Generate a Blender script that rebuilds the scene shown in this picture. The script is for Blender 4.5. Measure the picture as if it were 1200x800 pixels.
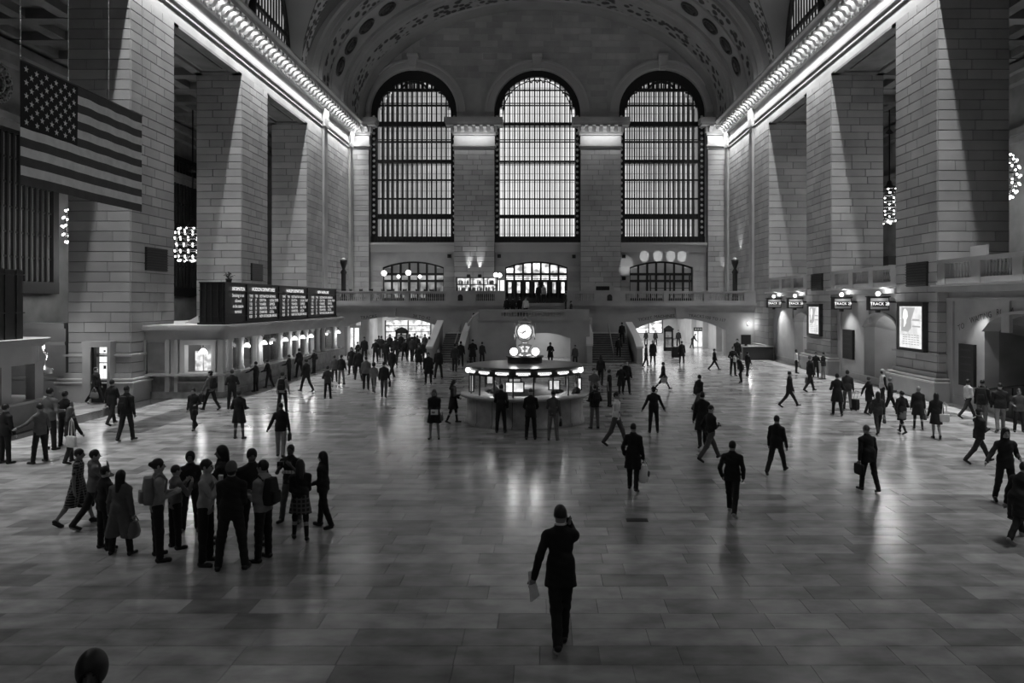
import bpy, math, random
import numpy as np
from mathutils import Vector, Matrix

random.seed(11)
C = bpy.context.scene.collection
for o in list(bpy.data.objects):
    bpy.data.objects.remove(o)
scene = bpy.context.scene
PI = math.pi

# ------------------------------------------------------------------ camera
EYE = 4.5            # the photographer stands on the stair landing of the west end
F = 850.0            # focal length in pixels of the 1200 x 800 frame
VX, VY = 636.5, 354.0   # principal point (architectural shift lens)
cam_d = bpy.data.cameras.new('camera')
cam = bpy.data.objects.new('camera', cam_d)
C.objects.link(cam)
cam.location = (0, 0, EYE)
cam.rotation_euler = (PI / 2, 0, 0)
cam_d.sensor_width = 36.0
cam_d.lens = F / 1200 * 36.0
cam_d.shift_x = -(VX - 600) / 1200
cam_d.shift_y = -(400 - VY) / 1200
cam_d.clip_end = 400
scene.camera = cam

# ------------------------------------------------------------------ world, exposure
w = bpy.data.worlds.new('world')
scene.world = w
w.use_nodes = True
w.node_tree.nodes['Background'].inputs[0].default_value = (0.5, 0.5, 0.5, 1)
w.node_tree.nodes['Background'].inputs[1].default_value = 0.3
scene.view_settings.view_transform = 'Standard'
scene.view_settings.look = 'None'
scene.view_settings.exposure = 0.45
scene.view_settings.gamma = 1.0
scene.view_settings.use_curve_mapping = False
scene.cycles.max_bounces = 6
scene.cycles.diffuse_bounces = 4
scene.cycles.glossy_bounces = 3
scene.cycles.sample_clamp_indirect = 4.0

# hall geometry (metres; camera axis is X = 0)
XL, XR = -18.7, 17.87        # planes of the side piers
XC = (XL + XR) / 2
XLO, XRO = -21.5, 21.1       # outer planes of the piers
D = 71.85                    # plane of the east wall
LINTEL = 18.7
CORN = 22.2


def area(name, loc, rot, sx, sy, power, spread=None):
    d = bpy.data.lights.new(name, 'AREA')
    d.shape = 'RECTANGLE'
    d.size, d.size_y = sx, sy
    d.energy = power
    if spread: d.spread = spread
    o = bpy.data.objects.new(name, d)
    o.location, o.rotation_euler = loc, rot
    C.objects.link(o)
    return o


def point(name, loc, power, r=0.08):
    d = bpy.data.lights.new(name, 'POINT')
    d.energy = power
    d.shadow_soft_size = r
    o = bpy.data.objects.new(name, d)
    o.location = loc
    C.objects.link(o)
    return o


def spot(name, loc, target, power, angle, blend=0.4, r=0.05):
    d = bpy.data.lights.new(name, 'SPOT')
    d.energy = power
    d.spot_size = math.radians(angle)
    d.spot_blend = blend
    d.shadow_soft_size = r
    o = bpy.data.objects.new(name, d)
    o.location = loc
    o.rotation_euler = (Vector(target) - Vector(loc)).to_track_quat('-Z', 'Y').to_euler()
    C.objects.link(o)
    return o


# lamp strips that run under the cornice of both long walls: one row shines down, one up on the brackets
for s, x0 in ((1, XL), (-1, XR)):
    area('cornice_downlight', (x0 + s * 0.36, 40.5, 20.9), (0, 0, 0), 0.06, 61.0, 2300, math.radians(68))
    area('bracket_light', (x0 + s * 0.5, 40.5, 21.56), (0, 0, 0), 0.05, 61.0, 1300)
    area('cornice_uplight', (x0 + s * 0.66, 40.5, 20.6), (PI, 0, 0), 0.05, 61.0, 90)
    area('cove_light', (x0 + s * 0.5, 40.5, 22.3), (PI, -s * 0.25, 0), 0.3, 61.0, 150)


def P(px, py, Y):
    """the point at distance Y that the photograph shows at (px, py)"""
    return ((px - VX) * Y / F, Y, EYE + (VY - py) * Y / F)


def ground(px, py):
    Y = F * EYE / (py - VY)
    return ((px - VX) * Y / F, Y, 0.0)


# ------------------------------------------------------------------ materials
MATS = {}


def nodes_of(m):
    m.use_nodes = True
    nt = m.node_tree
    return nt, nt.nodes['Principled BSDF']


def mat(name, tone, rough=0.6, metal=0.0, noise=0.0, scale=3.0, attr=None, bump=0.0, spec=0.5, bscale=None, stretch=None):
    """grey material; noise = relative amplitude of blotches; attr 'tone' (face attribute) or 'random' (per object)"""
    if name in MATS: return MATS[name]
    m = bpy.data.materials.new(name)
    nt, b = nodes_of(m)
    N, L = nt.nodes, nt.links
    b.inputs['Roughness'].default_value = rough
    b.inputs['Metallic'].default_value = metal
    b.inputs['Specular IOR Level'].default_value = spec
    b.inputs['Base Color'].default_value = (tone, tone, tone, 1)
    val = None
    pos = N.new('ShaderNodeNewGeometry').outputs['Position'] if (noise or bump) else None
    if pos is not None and stretch:
        mp = N.new('ShaderNodeMapping'); mp.inputs['Scale'].default_value = stretch
        L.new(pos, mp.inputs['Vector']); pos = mp.outputs['Vector']
    if noise:
        n = N.new('ShaderNodeTexNoise'); n.inputs['Scale'].default_value = scale
        n.inputs['Detail'].default_value = 6
        L.new(pos, n.inputs['Vector'])
        mr = N.new('ShaderNodeMapRange')
        mr.inputs['From Min'].default_value, mr.inputs['From Max'].default_value = 0.3, 0.7
        mr.inputs['To Min'].default_value, mr.inputs['To Max'].default_value = tone * (1 - noise), tone * (1 + noise)
        L.new(n.outputs['Fac'], mr.inputs['Value'])
        val = mr.outputs['Result']
    if attr:
        if attr == 'random':
            oi = N.new('ShaderNodeObjectInfo')
            r = N.new('ShaderNodeMapRange')
            r.inputs['To Min'].default_value, r.inputs['To Max'].default_value = (0.84, 1.14) if 'stone' in name else (0.62, 1.2)
            L.new(oi.outputs['Random'], r.inputs['Value'])
            av = r.outputs['Result']
        else:
            a = N.new('ShaderNodeAttribute'); a.attribute_name = attr
            av = a.outputs['Fac']
        mu = N.new('ShaderNodeMath'); mu.operation = 'MULTIPLY'
        if val is not None: L.new(val, mu.inputs[0])
        else: mu.inputs[0].default_value = tone
        L.new(av, mu.inputs[1])
        val = mu.outputs[0]
    if val is not None:
        cb = N.new('ShaderNodeCombineColor')
        for i in range(3): L.new(val, cb.inputs[i])
        L.new(cb.outputs[0], b.inputs['Base Color'])
    if bump:
        n2 = N.new('ShaderNodeTexNoise'); n2.inputs['Scale'].default_value = bscale or scale * 6
        n2.inputs['Detail'].default_value = 4
        L.new(pos, n2.inputs['Vector'])
        bp = N.new('ShaderNodeBump'); bp.inputs['Strength'].default_value = bump
        bp.inputs['Distance'].default_value = 0.02
        L.new(n2.outputs['Fac'], bp.inputs['Height'])
        L.new(bp.outputs['Normal'], b.inputs['Normal'])
    MATS[name] = m
    return m


def emit(name, strength, tone=1.0, noise=0.0, scale=2.0):
    if name in MATS: return MATS[name]
    m = bpy.data.materials.new(name)
    nt, b = nodes_of(m)
    b.inputs['Base Color'].default_value = (0.3, 0.3, 0.3, 1)
    b.inputs['Emission Color'].default_value = (tone, tone, tone, 1)
    b.inputs['Emission Strength'].default_value = strength
    if noise:
        N, L = nt.nodes, nt.links
        g = N.new('ShaderNodeNewGeometry')
        n = N.new('ShaderNodeTexNoise'); n.inputs['Scale'].default_value = scale
        n.inputs['Detail'].default_value = 3
        L.new(g.outputs['Position'], n.inputs['Vector'])
        mr = N.new('ShaderNodeMapRange')
        mr.inputs['From Min'].default_value, mr.inputs['From Max'].default_value = 0.35, 0.65
        mr.inputs['To Min'].default_value, mr.inputs['To Max'].default_value = strength * (1 - noise), strength * (1 + noise)
        L.new(n.outputs['Fac'], mr.inputs['Value'])
        L.new(mr.outputs['Result'], b.inputs['Emission Strength'])
    MATS[name] = m
    return m


def ornament(name, tone, dark, scale):
    """cast relief: voronoi cells in tone and height"""
    if name in MATS: return MATS[name]
    m = bpy.data.materials.new(name)
    nt, b = nodes_of(m)
    N, L = nt.nodes, nt.links
    b.inputs['Roughness'].default_value = 0.7
    g = N.new('ShaderNodeNewGeometry')
    v = N.new('ShaderNodeTexVoronoi'); v.inputs['Scale'].default_value = scale
    L.new(g.outputs['Position'], v.inputs['Vector'])
    r = N.new('ShaderNodeValToRGB')
    r.color_ramp.elements[0].color = (dark, dark, dark, 1); r.color_ramp.elements[0].position = 0.36
    r.color_ramp.elements[1].color = (tone, tone, tone, 1); r.color_ramp.elements[1].position = 0.52
    L.new(v.outputs['Distance'], r.inputs['Fac'])
    L.new(r.outputs['Color'], b.inputs['Base Color'])
    bp = N.new('ShaderNodeBump'); bp.inputs['Strength'].default_value = 0.9; bp.inputs['Distance'].default_value = 0.12
    L.new(v.outputs['Distance'], bp.inputs['Height'])
    L.new(bp.outputs['Normal'], b.inputs['Normal'])
    MATS[name] = m
    return m


def checker(name, a_, b_, scale, lines=0.0):
    """woven check: two crossing sets of bands in object space"""
    if name in MATS: return MATS[name]
    m = bpy.data.materials.new(name)
    nt, b = nodes_of(m)
    N, L = nt.nodes, nt.links
    b.inputs['Roughness'].default_value = 0.9
    tc = N.new('ShaderNodeTexCoord')
    sx = N.new('ShaderNodeSeparateXYZ'); L.new(tc.outputs['Object'], sx.inputs[0])
    outs = []
    for ax in ('X', 'Z', 'Y'):
        mu = N.new('ShaderNodeMath'); mu.operation = 'MULTIPLY'; mu.inputs[1].default_value = scale
        L.new(sx.outputs[ax], mu.inputs[0])
        fr = N.new('ShaderNodeMath'); fr.operation = 'FRACT'; L.new(mu.outputs[0], fr.inputs[0])
        lt = N.new('ShaderNodeMath'); lt.operation = 'LESS_THAN'; lt.inputs[1].default_value = lines or 0.5
        L.new(fr.outputs[0], lt.inputs[0]); outs.append(lt.outputs[0])
    mx = N.new('ShaderNodeMath'); mx.operation = 'MAXIMUM'
    L.new(outs[0], mx.inputs[0]); L.new(outs[1], mx.inputs[1])
    mix = N.new('ShaderNodeMix'); mix.data_type = 'RGBA'
    mix.inputs[6].default_value = (a_, a_, a_, 1); mix.inputs[7].default_value = (b_, b_, b_, 1)
    L.new(mx.outputs[0], mix.inputs[0]); L.new(mix.outputs[2], b.inputs['Base Color'])
    MATS[name] = m
    return m


def glass(name, tone=0.8, alpha=0.25):
    if name in MATS: return MATS[name]
    m = bpy.data.materials.new(name)
    nt, b = nodes_of(m)
    b.inputs['Base Color'].default_value = (tone * 0.2, tone * 0.2, tone * 0.2, 1)
    b.inputs['Roughness'].default_value = 0.06
    b.inputs['Alpha'].default_value = alpha
    MATS[name] = m
    return m


STONE = mat('stone', 0.37, 0.75, noise=0.16, scale=0.5, attr='tone', bump=0.25, bscale=9)
STONE_OBJ = mat('stone_block', 0.37, 0.75, noise=0.16, scale=0.5, attr='random', bump=0.25, bscale=9)
STONE_PLAIN = mat('stone_plain', 0.36, 0.7, noise=0.18, scale=0.6, bump=0.2, bscale=8)
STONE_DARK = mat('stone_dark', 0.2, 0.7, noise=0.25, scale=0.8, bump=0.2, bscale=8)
MORTAR = mat('mortar', 0.10, 0.9, noise=0.2, scale=1.0)
PLASTER = mat('vault_plaster', 0.26, 0.8, noise=0.2, scale=0.25)
VAULT = mat('vault_blue', 0.11, 0.8, noise=0.25, scale=0.2)
ORN = ornament('cast_ornament', 0.26, 0.03, 1.5)
ORN_S = ornament('cast_ornament_small', 0.36, 0.05, 2.4)
IRON = mat('dark_iron', 0.018, 0.45, metal=0.3)
BRONZE = mat('dark_bronze', 0.045, 0.4, metal=0.5, noise=0.3, scale=4)
BRASS = mat('brass', 0.35, 0.3, metal=0.8)
BLACK = mat('black', 0.008, 0.5)
WHITE = mat('white_paint', 0.6, 0.5)
PLANK = mat('marble_counter', 0.35, 0.25, noise=0.25, scale=1.5)
FLOOR_T = mat('floor_tile', 0.36, 0.2, noise=0.34, scale=1.6, stretch=(1, 1.7, 1), attr='tone', bump=0.05, bscale=14, spec=0.6)
FLOOR_O = mat('floor_tile_near', 0.34, 0.2, noise=0.34, scale=1.6, stretch=(1, 1.7, 1), attr='random', bump=0.05, bscale=14, spec=0.6)
GROUT = mat('grout', 0.24, 0.45)
LIT_LEDGE = mat('lit_ledge_stone', 0.62, 0.45)  # paler than wall stone: light falling on the ledges is put into the tone
GLASS = glass('clear_glass')
PASSAGE = mat('passage_plaster', 0.5, 0.6, noise=0.12, scale=0.8)
SHELF = ornament('stocked_goods', 0.5, 0.03, 5.0)


# ------------------------------------------------------------------ mesh builder
class MB:
    def __init__(s):
        s.v, s.f, s.m, s.t, s.s = [], [], [], [], []

    def add(s, verts, faces, m=0, tone=1.0, smooth=False):
        k = len(s.v)
        s.v.extend([tuple(p) for p in verts])
        for f in faces:
            s.f.append([i + k for i in f]); s.m.append(m); s.t.append(tone); s.s.append(smooth)
        return s

    def box(s, x0, x1, y0, y1, z0, z1, m=0, tone=1.0):
        v = [(x, y, z) for z in (z0, z1) for y in (y0, y1) for x in (x0, x1)]
        return s.add(v, [(0, 2, 3, 1), (4, 5, 7, 6), (0, 1, 5, 4), (2, 6, 7, 3), (0, 4, 6, 2), (1, 3, 7, 5)], m, tone)

    def block(s, O, u, n, w0, w1, z0, z1, depth=0.03, ch=0.015, m=0, tone=1.0):
        """a dressed stone on a wall: O + u*[w0,w1], normal n, heights z0..z1"""
        g = 0.010
        O, u, n = Vector(O), Vector(u), Vector(n)
        def q(a, z, d): return O + u * a + n * d + Vector((0, 0, z))
        v = [q(w0 + g, z0 + g, 0), q(w1 - g, z0 + g, 0), q(w1 - g, z1 - g, 0), q(w0 + g, z1 - g, 0),
             q(w0 + g + ch, z0 + g + ch, depth), q(w1 - g - ch, z0 + g + ch, depth), q(w1 - g - ch, z1 - g - ch, depth), q(w0 + g + ch, z1 - g - ch, depth)]
        return s.add(v, [(4, 5, 6, 7), (0, 1, 5, 4), (1, 2, 6, 5), (2, 3, 7, 6), (3, 0, 4, 7)], m, tone)

    def tube(s, pts, r, n=8, m=0, tone=1.0, caps=True, smooth=True):
        pts = [Vector(p) for p in pts]
        rs = r if isinstance(r, (list, tuple)) else [r] * len(pts)
        k = len(s.v)
        for i, p in enumerate(pts):
            t = (pts[min(i + 1, len(pts) - 1)] - pts[max(i - 1, 0)]).normalized()
            a = t.orthogonal().normalized() if i == 0 else (a - t * a.dot(t)).normalized()
            b = t.cross(a)
            for j in range(n):
                th = 2 * PI * j / n
                s.v.append(tuple(p + (a * math.cos(th) + b * math.sin(th)) * rs[i]))
        for i in range(len(pts) - 1):
            for j in range(n):
                s.f.append([k + i * n + j, k + i * n + (j + 1) % n, k + (i + 1) * n + (j + 1) % n, k + (i + 1) * n + j])
                s.m.append(m); s.t.append(tone); s.s.append(smooth)
        if caps:
            for e in (0, len(pts) - 1):
                s.f.append([k + e * n + j for j in range(n)]); s.m.append(m); s.t.append(tone); s.s.append(False)
        return s

    def lathe(s, prof, c=(0, 0, 0), n=16, m=0, tone=1.0, smooth=True, a0=0.0, a1=2 * PI):
        k = len(s.v)
        full = abs(a1 - a0 - 2 * PI) < 1e-6
        cols = n if full else n + 1
        for r, z in prof:
            for j in range(cols):
                th = a0 + (a1 - a0) * j / n
                s.v.append((c[0] + r * math.cos(th), c[1] + r * math.sin(th), c[2] + z))
        for i in range(len(prof) - 1):
            for j in range(n):
                j2 = (j + 1) % cols
                s.f.append([k + i * cols + j, k + i * cols + j2, k + (i + 1) * cols + j2, k + (i + 1) * cols + j])
                s.m.append(m); s.t.append(tone); s.s.append(smooth)
        return s

    def ball(s, c, r, n=10, m=0, rz=None):
        rz = rz or r
        h = n // 2
        prof = [(max(1e-4, r * math.sin(PI * i / h)), -rz * math.cos(PI * i / h)) for i in range(h + 1)]
        return s.lathe(prof, c, n, m)

    def prism(s, poly, axis, a0, a1, m=0, tone=1.0):
        """poly: 2-D points; axis 'y': (x,z) extruded over y; 'x': (y,z) over x; 'z': (x,y) over z"""
        n = len(poly)
        def q(p, t):
            return (p[0], t, p[1]) if axis == 'y' else (t, p[0], p[1]) if axis == 'x' else (p[0], p[1], t)
        v = [q(p, a0) for p in poly] + [q(p, a1) for p in poly]
        f = [tuple(range(n)), tuple(range(2 * n - 1, n - 1, -1))] + [(i, (i + 1) % n, n + (i + 1) % n, n + i) for i in range(n)]
        return s.add(v, f, m, tone)

    def build(s, name, mats, parent=None, loc=None):
        me = bpy.data.meshes.new(name)
        me.from_pydata(s.v, [], s.f)
        for x in (mats if isinstance(mats, (list, tuple)) else [mats]): me.materials.append(x)
        me.polygons.foreach_set('material_index', s.m)
        me.polygons.foreach_set('use_smooth', s.s)
        a = me.attributes.new('tone', 'FLOAT', 'FACE'); a.data.foreach_set('value', s.t)
        me.update()
        o = bpy.data.objects.new(name, me)
        C.objects.link(o)
        if loc: o.location = loc
        if parent: o.parent = parent
        return o


def tag(o, label=None, cat=None, group=None, kind=None):
    if label: o['label'] = label
    if cat: o['category'] = cat
    if group: o['group'] = group
    if kind: o['kind'] = kind
    return o


def thing(name, label, cat, loc=(0, 0, 0), group=None, kind=None, rz=0.0):
    o = bpy.data.objects.new(name, None)
    o.empty_display_size = 0.2
    o.location = loc
    o.rotation_euler = (0, 0, rz)
    C.objects.link(o)
    return tag(o, label, cat, group, kind)


def copy_tree(o, parent=None):
    c = o.copy(); C.objects.link(c); c.parent = parent
    for ch in list(o.children): copy_tree(ch, c)
    return c


def text(name, body, loc, size, m, parent=None, rot=(PI / 2, 0, 0), align='CENTER', ext=0.0):
    cu = bpy.data.curves.new(name, 'FONT')
    cu.body = body; cu.size = size; cu.align_x = align; cu.align_y = 'CENTER'; cu.extrude = ext
    cu.resolution_u = 2
    cu.materials.append(m)
    o = bpy.data.objects.new(name, cu)
    o.location, o.rotation_euler = loc, rot
    C.objects.link(o)
    if parent: o.parent = parent
    return o


def rnd_tone(): return random.uniform(0.84, 1.14)


def courses(width, z0, z1, ch=0.5, bl=1.5):
    """(w0, w1, z0, z1) of the stones of a coursed wall"""
    out = []
    n = max(1, round((z1 - z0) / ch)); h = (z1 - z0) / n
    for i in range(n):
        k = max(1, round(width / bl + random.uniform(-0.4, 0.4)))
        cuts = [0.0] + sorted(width * (j + random.uniform(-0.22, 0.22) + (0.25 if i % 2 else -0.25) * (k > 1)) / k for j in range(1, k)) + [width]
        out += [(cuts[j], cuts[j + 1], z0 + i * h, z0 + (i + 1) * h) for j in range(len(cuts) - 1)]
    return out
# =================================================================== FLOOR
fb = MB()
fb.box(-32, 31, -12, 92, -0.5, -0.012, 0)
floor = tag(fb.build('floor', [GROUT]), 'polished stone floor of the station hall, laid in long pale and dark tiles', 'floor', kind='structure')
TL, TD = 1.08, 0.5
FX0, FX1 = -17.25, 16.75
tiles = []
y = 2.0
row = 0
while y < 61.2:
    x = FX0 - random.uniform(0, TL)
    while x < FX1:
        ln = TL * random.choice((0.7, 0.95, 1.0, 1.2, 1.35))
        a, b_ = max(x, FX0), min(x + ln, FX1)
        if b_ - a > 0.08: tiles.append((a, b_, y, min(y + TD, 61.2)))
        x += ln
    y += TD; row += 1
def in_view(t):
    a, b_, y0, y1 = t
    return y1 > 8.6 and b_ > -VX * y1 / F and a < (1200 - VX) * y1 / F
vis = sorted([t for t in tiles if in_view(t)], key=lambda t: t[2])[:300]
vset = set(vis)
tile_me = None
fm = MB()
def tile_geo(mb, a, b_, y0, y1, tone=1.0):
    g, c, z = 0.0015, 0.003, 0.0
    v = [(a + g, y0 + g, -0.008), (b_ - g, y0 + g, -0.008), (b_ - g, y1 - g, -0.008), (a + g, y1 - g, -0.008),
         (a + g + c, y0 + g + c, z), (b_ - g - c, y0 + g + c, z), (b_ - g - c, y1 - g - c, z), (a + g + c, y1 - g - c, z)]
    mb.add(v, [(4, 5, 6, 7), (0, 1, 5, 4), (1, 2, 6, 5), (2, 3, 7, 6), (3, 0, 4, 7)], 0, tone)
for t in tiles:
    if t in vset: continue
    tile_geo(fm, *t, tone=random.choice((0.66, 0.82, 0.92, 1.0, 1.05, 1.14, 1.26)))
# border slabs of the floor: dark band along the left piers, paler band on the right, plain slabs in the aisles
def slab_rows(x0, x1, y0, y1, step, tone):
    yy = y0
    while yy < y1 - 0.05:
        tile_geo(fm, x0, x1, yy, min(yy + step, y1), tone * random.uniform(0.93, 1.07)); yy += step
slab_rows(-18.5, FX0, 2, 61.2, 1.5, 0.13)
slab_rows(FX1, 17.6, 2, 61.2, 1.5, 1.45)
for x in range(10): slab_rows(-29.9 + x * 1.14, -29.9 + (x + 1) * 1.14, 2, 61.2, 1.5, 1.0)
for x in range(10): slab_rows(17.6 + x * 1.14, 17.6 + (x + 1) * 1.14, 2, 61.2, 1.5, 1.0)
for x in range(24): slab_rows(-18 + x * 1.5, -18 + (x + 1) * 1.5, 61.2, 90, 1.5, 1.15)
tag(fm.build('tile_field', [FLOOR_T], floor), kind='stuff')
unit = MB(); tile_geo(unit, -0.5, 0.5, -0.5, 0.5)
tile_shared = {}
for i, (a, b_, y0, y1) in enumerate(vis):
    key = (round(b_ - a, 2), round(y1 - y0, 2))
    if key not in tile_shared:
        m_ = MB(); tile_geo(m_, -(b_ - a) / 2, (b_ - a) / 2, -(y1 - y0) / 2, (y1 - y0) / 2)
        o = m_.build('tile', [FLOOR_O], floor); tile_shared[key] = o
    else:
        o = tile_shared[key].copy(); C.objects.link(o)
    o.location = ((a + b_) / 2, (y0 + y1) / 2, 0)

# =================================================================== PILLARS
unit_block = None
def stone_objects(parent, O, u, n, width, z0, z1, ch, bl):
    global unit_block
    for (w0, w1, a, b_) in courses(width, z0, z1, ch, bl):
        if unit_block is None:
            m_ = MB()
            v = [(0, 0, 0), (1, 0, 0), (1, 0, 1), (0, 0, 1), (.012, 1, .03), (.988, 1, .03), (.988, 1, .97), (.012, 1, .97)]
            m_.add(v, [(7, 6, 5, 4), (0, 4, 5, 1), (1, 5, 6, 2), (2, 6, 7, 3), (3, 7, 4, 0)])
            o = m_.build('stone', [STONE_OBJ]); unit_block = o
        else:
            o = unit_block.copy(); C.objects.link(o)
        o.parent = parent
        U, Nn = Vector(u), Vector(n)
        base = Vector(O) + U * (w0 + 0.010) + Vector((0, 0, a + 0.010))
        M = Matrix(((U.x * (w1 - w0 - .012), Nn.x * .03, 0, base.x), (U.y * (w1 - w0 - .012), Nn.y * .03, 0, base.y), (0, 0, b_ - a - .02, base.z), (0, 0, 0, 1)))
        o.matrix_basis = M

BAYS = [(8.6, 12.4), (20.6, 24.4), (32.85, 36.7), (45.0, 49.15)]
def pillar(side, y0, y1, lab, singles, faces):
    xi, xo = (XL, XLO) if side < 0 else (XR, XRO)
    a, b_ = min(xi, xo), max(xi, xo)
    mb = MB()
    mb.box(a, b_, y0, y1, 0, LINTEL, 0)
    o = 0.32
    mb.prism([(a - o, y0 - o), (b_ + o, y0 - o), (b_ + o, y1 + o), (a - o, y1 + o)], 'z', 0, 0.86, 1)
    for (oo, za, zb) in ((0.40, 0.86, 0.93), (0.26, 0.93, 1.0), (0.32, 1.0, 1.07), (0.12, 1.07, 1.3), (0.16, 2.05, 2.14)):
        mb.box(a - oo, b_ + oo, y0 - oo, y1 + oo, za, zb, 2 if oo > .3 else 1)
    p = tag(mb.build('pillar', [MORTAR, STONE_PLAIN, LIT_LEDGE]), lab, 'pillar', kind='structure')
    sx = 1 if side < 0 else -1
    fs = []
    if 'w' in faces: fs.append(((a, y0, 0), (1, 0, 0), (0, -1, 0), b_ - a))
    if 'h' in faces: fs.append(((xi, y0, 0), (0, 1, 0), (sx, 0, 0), y1 - y0))
    if singles:
        for O, u, n, wd in fs: stone_objects(p, O, u, n, wd, 1.3, LINTEL, 0.46, 1.3)
    else:
        sm = MB()
        for O, u, n, wd in fs:
            for (w0, w1, c0, c1) in courses(wd, 1.3, LINTEL, 0.46, 1.3): sm.block(O, u, n, w0, w1, c0, c1, 0.03, 0.015, 0, rnd_tone())
        tag(sm.build('stonework', [STONE], p), kind='stuff')
    return p
ORD = ('before the camera stair', 'beside the flag', 'behind the flag with a lit door in its foot', 'standing behind the ticket office roof')
pillar(-1, *BAYS[1], 'square stone pillar on the flag side, nearest to the west stairs', False, 'h')
pillar(1, *BAYS[1], 'square stone pillar on the gate side, nearest to the west stairs', False, 'h')
pillar(-1, *BAYS[2], 'square stone pillar behind the hanging flag with a lit door in its foot', True, 'wh')
pillar(1, *BAYS[2], 'square stone pillar carrying the larger lit map poster and a black grille', True, 'wh')
pillar(-1, *BAYS[3], 'square stone pillar rising behind the departure board and ticket office', False, 'wh')
pillar(1, *BAYS[3], 'square stone pillar carrying the smaller lit map poster, between the two gates', False, 'wh')

# solid corner bays beside the east wall
def corner(side, nm, lab):
    xi, xo = (XL, XLO) if side < 0 else (XR, XRO)
    a, b_ = min(xi, xo), max(xi, xo)
    sx = 1 if side < 0 else -1
    mb = MB()
    mb.box(a, b_, 57.45, 73.5, 0, LINTEL, 0)
    mb.box(a - .3, b_ + .3, 57.15, 61.2, 0, 0.9, 1)
    for (oo, za, zb) in ((0.38, 0.9, 0.97), (0.3, 1.03, 1.1)): mb.box(a - oo, b_ + oo, 57.45 - oo, 61.2, za, zb, 1)
    # pilaster strips near the corner
    for (ya, yb) in ((61.3, 62.2), (69.6, 70.4)):
        mb.box(min(xi, xi + sx * .22), max(xi, xi + sx * .22), ya, yb, 5.4, 20.9, 1)
    p = tag(mb.build(nm, [MORTAR, STONE_PLAIN]), lab, 'wall', kind='structure')
    sm = MB()
    for (ya, yb) in ((57.45, 61.3), (62.2, 69.6), (70.4, 71.8)):
        for (w0, w1, c0, c1) in courses(yb - ya, 1.1, LINTEL, 0.5, 1.5):
            sm.block((xi, ya, 0), (0, 1, 0), (sx, 0, 0), w0, w1, c0, c1, 0.03, 0.015, 0, rnd_tone())
    for (w0, w1, c0, c1) in courses(b_ - a, 1.1, LINTEL, 0.52, 1.6): sm.block((a, 57.45, 0), (1, 0, 0), (0, -1, 0), w0, w1, c0, c1, 0.03, 0.015, 0, rnd_tone())
    tag(sm.build('stonework', [STONE], p), kind='stuff')
corner(-1, 'wall_left', 'stone corner wall between the departure board side and the great windows')
corner(1, 'wall_right', 'stone corner wall between the gates and the great windows')

# =================================================================== ENTABLATURE + CORNICE (both long sides)
PROF = [(0, LINTEL), (0.0, 19.35), (0.05, 19.4), (0.05, 19.5), (0.02, 19.52), (0.02, 19.6), (0.10, 19.72), (0.12, 19.9), (0.02, 19.95), (0.02, 20.75),
        (0.10, 20.8), (0.16, 21.0), (0.16, 21.6), (0.92, 21.62), (0.97, 21.85), (1.12, 22.0), (1.12, 22.12), (0.2, CORN), (-0.6, CORN), (-0.6, LINTEL)]
bracket = None
def bracket_mesh():
    """S-shaped console, local: o outwards +X, Y across, Z up (0..0.62)"""
    m_ = MB()
    pr = [(0.0, 0.62), (0.72, 0.62), (0.74, 0.5), (0.66, 0.38), (0.5, 0.34), (0.36, 0.3), (0.28, 0.18), (0.22, 0.05), (0.1, 0.0), (0.0, 0.02)]
    m_.prism(pr, 'y', -0.17, 0.17)
    m_.tube([(0.64, -0.2, 0.48), (0.64, 0.2, 0.48)], 0.1, 8)
    m_.tube([(0.12, -0.2, 0.1), (0.12, 0.2, 0.1)], 0.08, 8)
    return m_
def long_cornice(side, lab):
    global bracket
    x0 = XL if side < 0 else XR
    sx = 1 if side < 0 else -1
    mb = MB()
    mb.prism([(x0 + sx * o, z) for o, z in PROF], 'y', -8, D + 1.0, 0)
    # dentil strip under the brackets
    yy = 30.0
    while yy < 71.4:
        mb.box(min(x0 + sx * .08, x0 + sx * .2), max(x0 + sx * .08, x0 + sx * .2), yy, yy + .16, 20.8, 20.96, 0); yy += .32
    # wider breaks over the corner strips
    for ya, yb in ((61.2, 62.3), (69.5, 70.5)):
        mb.box(min(x0, x0 + sx * .3), max(x0, x0 + sx * .3), ya, yb, 19.4, 20.85, 0)
    mb.box(min(x0 - sx * 2.8, x0 - sx * .1), max(x0 - sx * 2.8, x0 - sx * .1), -8, D + 1, LINTEL + .02, LINTEL + .6, 0)
    c = tag(mb.build('trim_1' if side < 0 else 'trim_2', [STONE_PLAIN]), lab, 'cornice', kind='structure')
    yy = 24.0
    while yy < 71.0:
        if bracket is None:
            bracket = bracket_mesh().build('bracket', [mat('bracket_stone', .26, .7)]); o = bracket
        else:
            o = bracket.copy(); C.objects.link(o)
        o.parent = c
        o.location = (x0 + sx * .16, yy, 21.0)
        o.rotation_euler = (0, 0, 0 if sx > 0 else PI)
        yy += 0.78
long_cornice(-1, 'bracketed stone cornice with lit underside running above the flag and departure board')
long_cornice(1, 'bracketed stone cornice with lit underside running above the gates and map posters')

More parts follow.
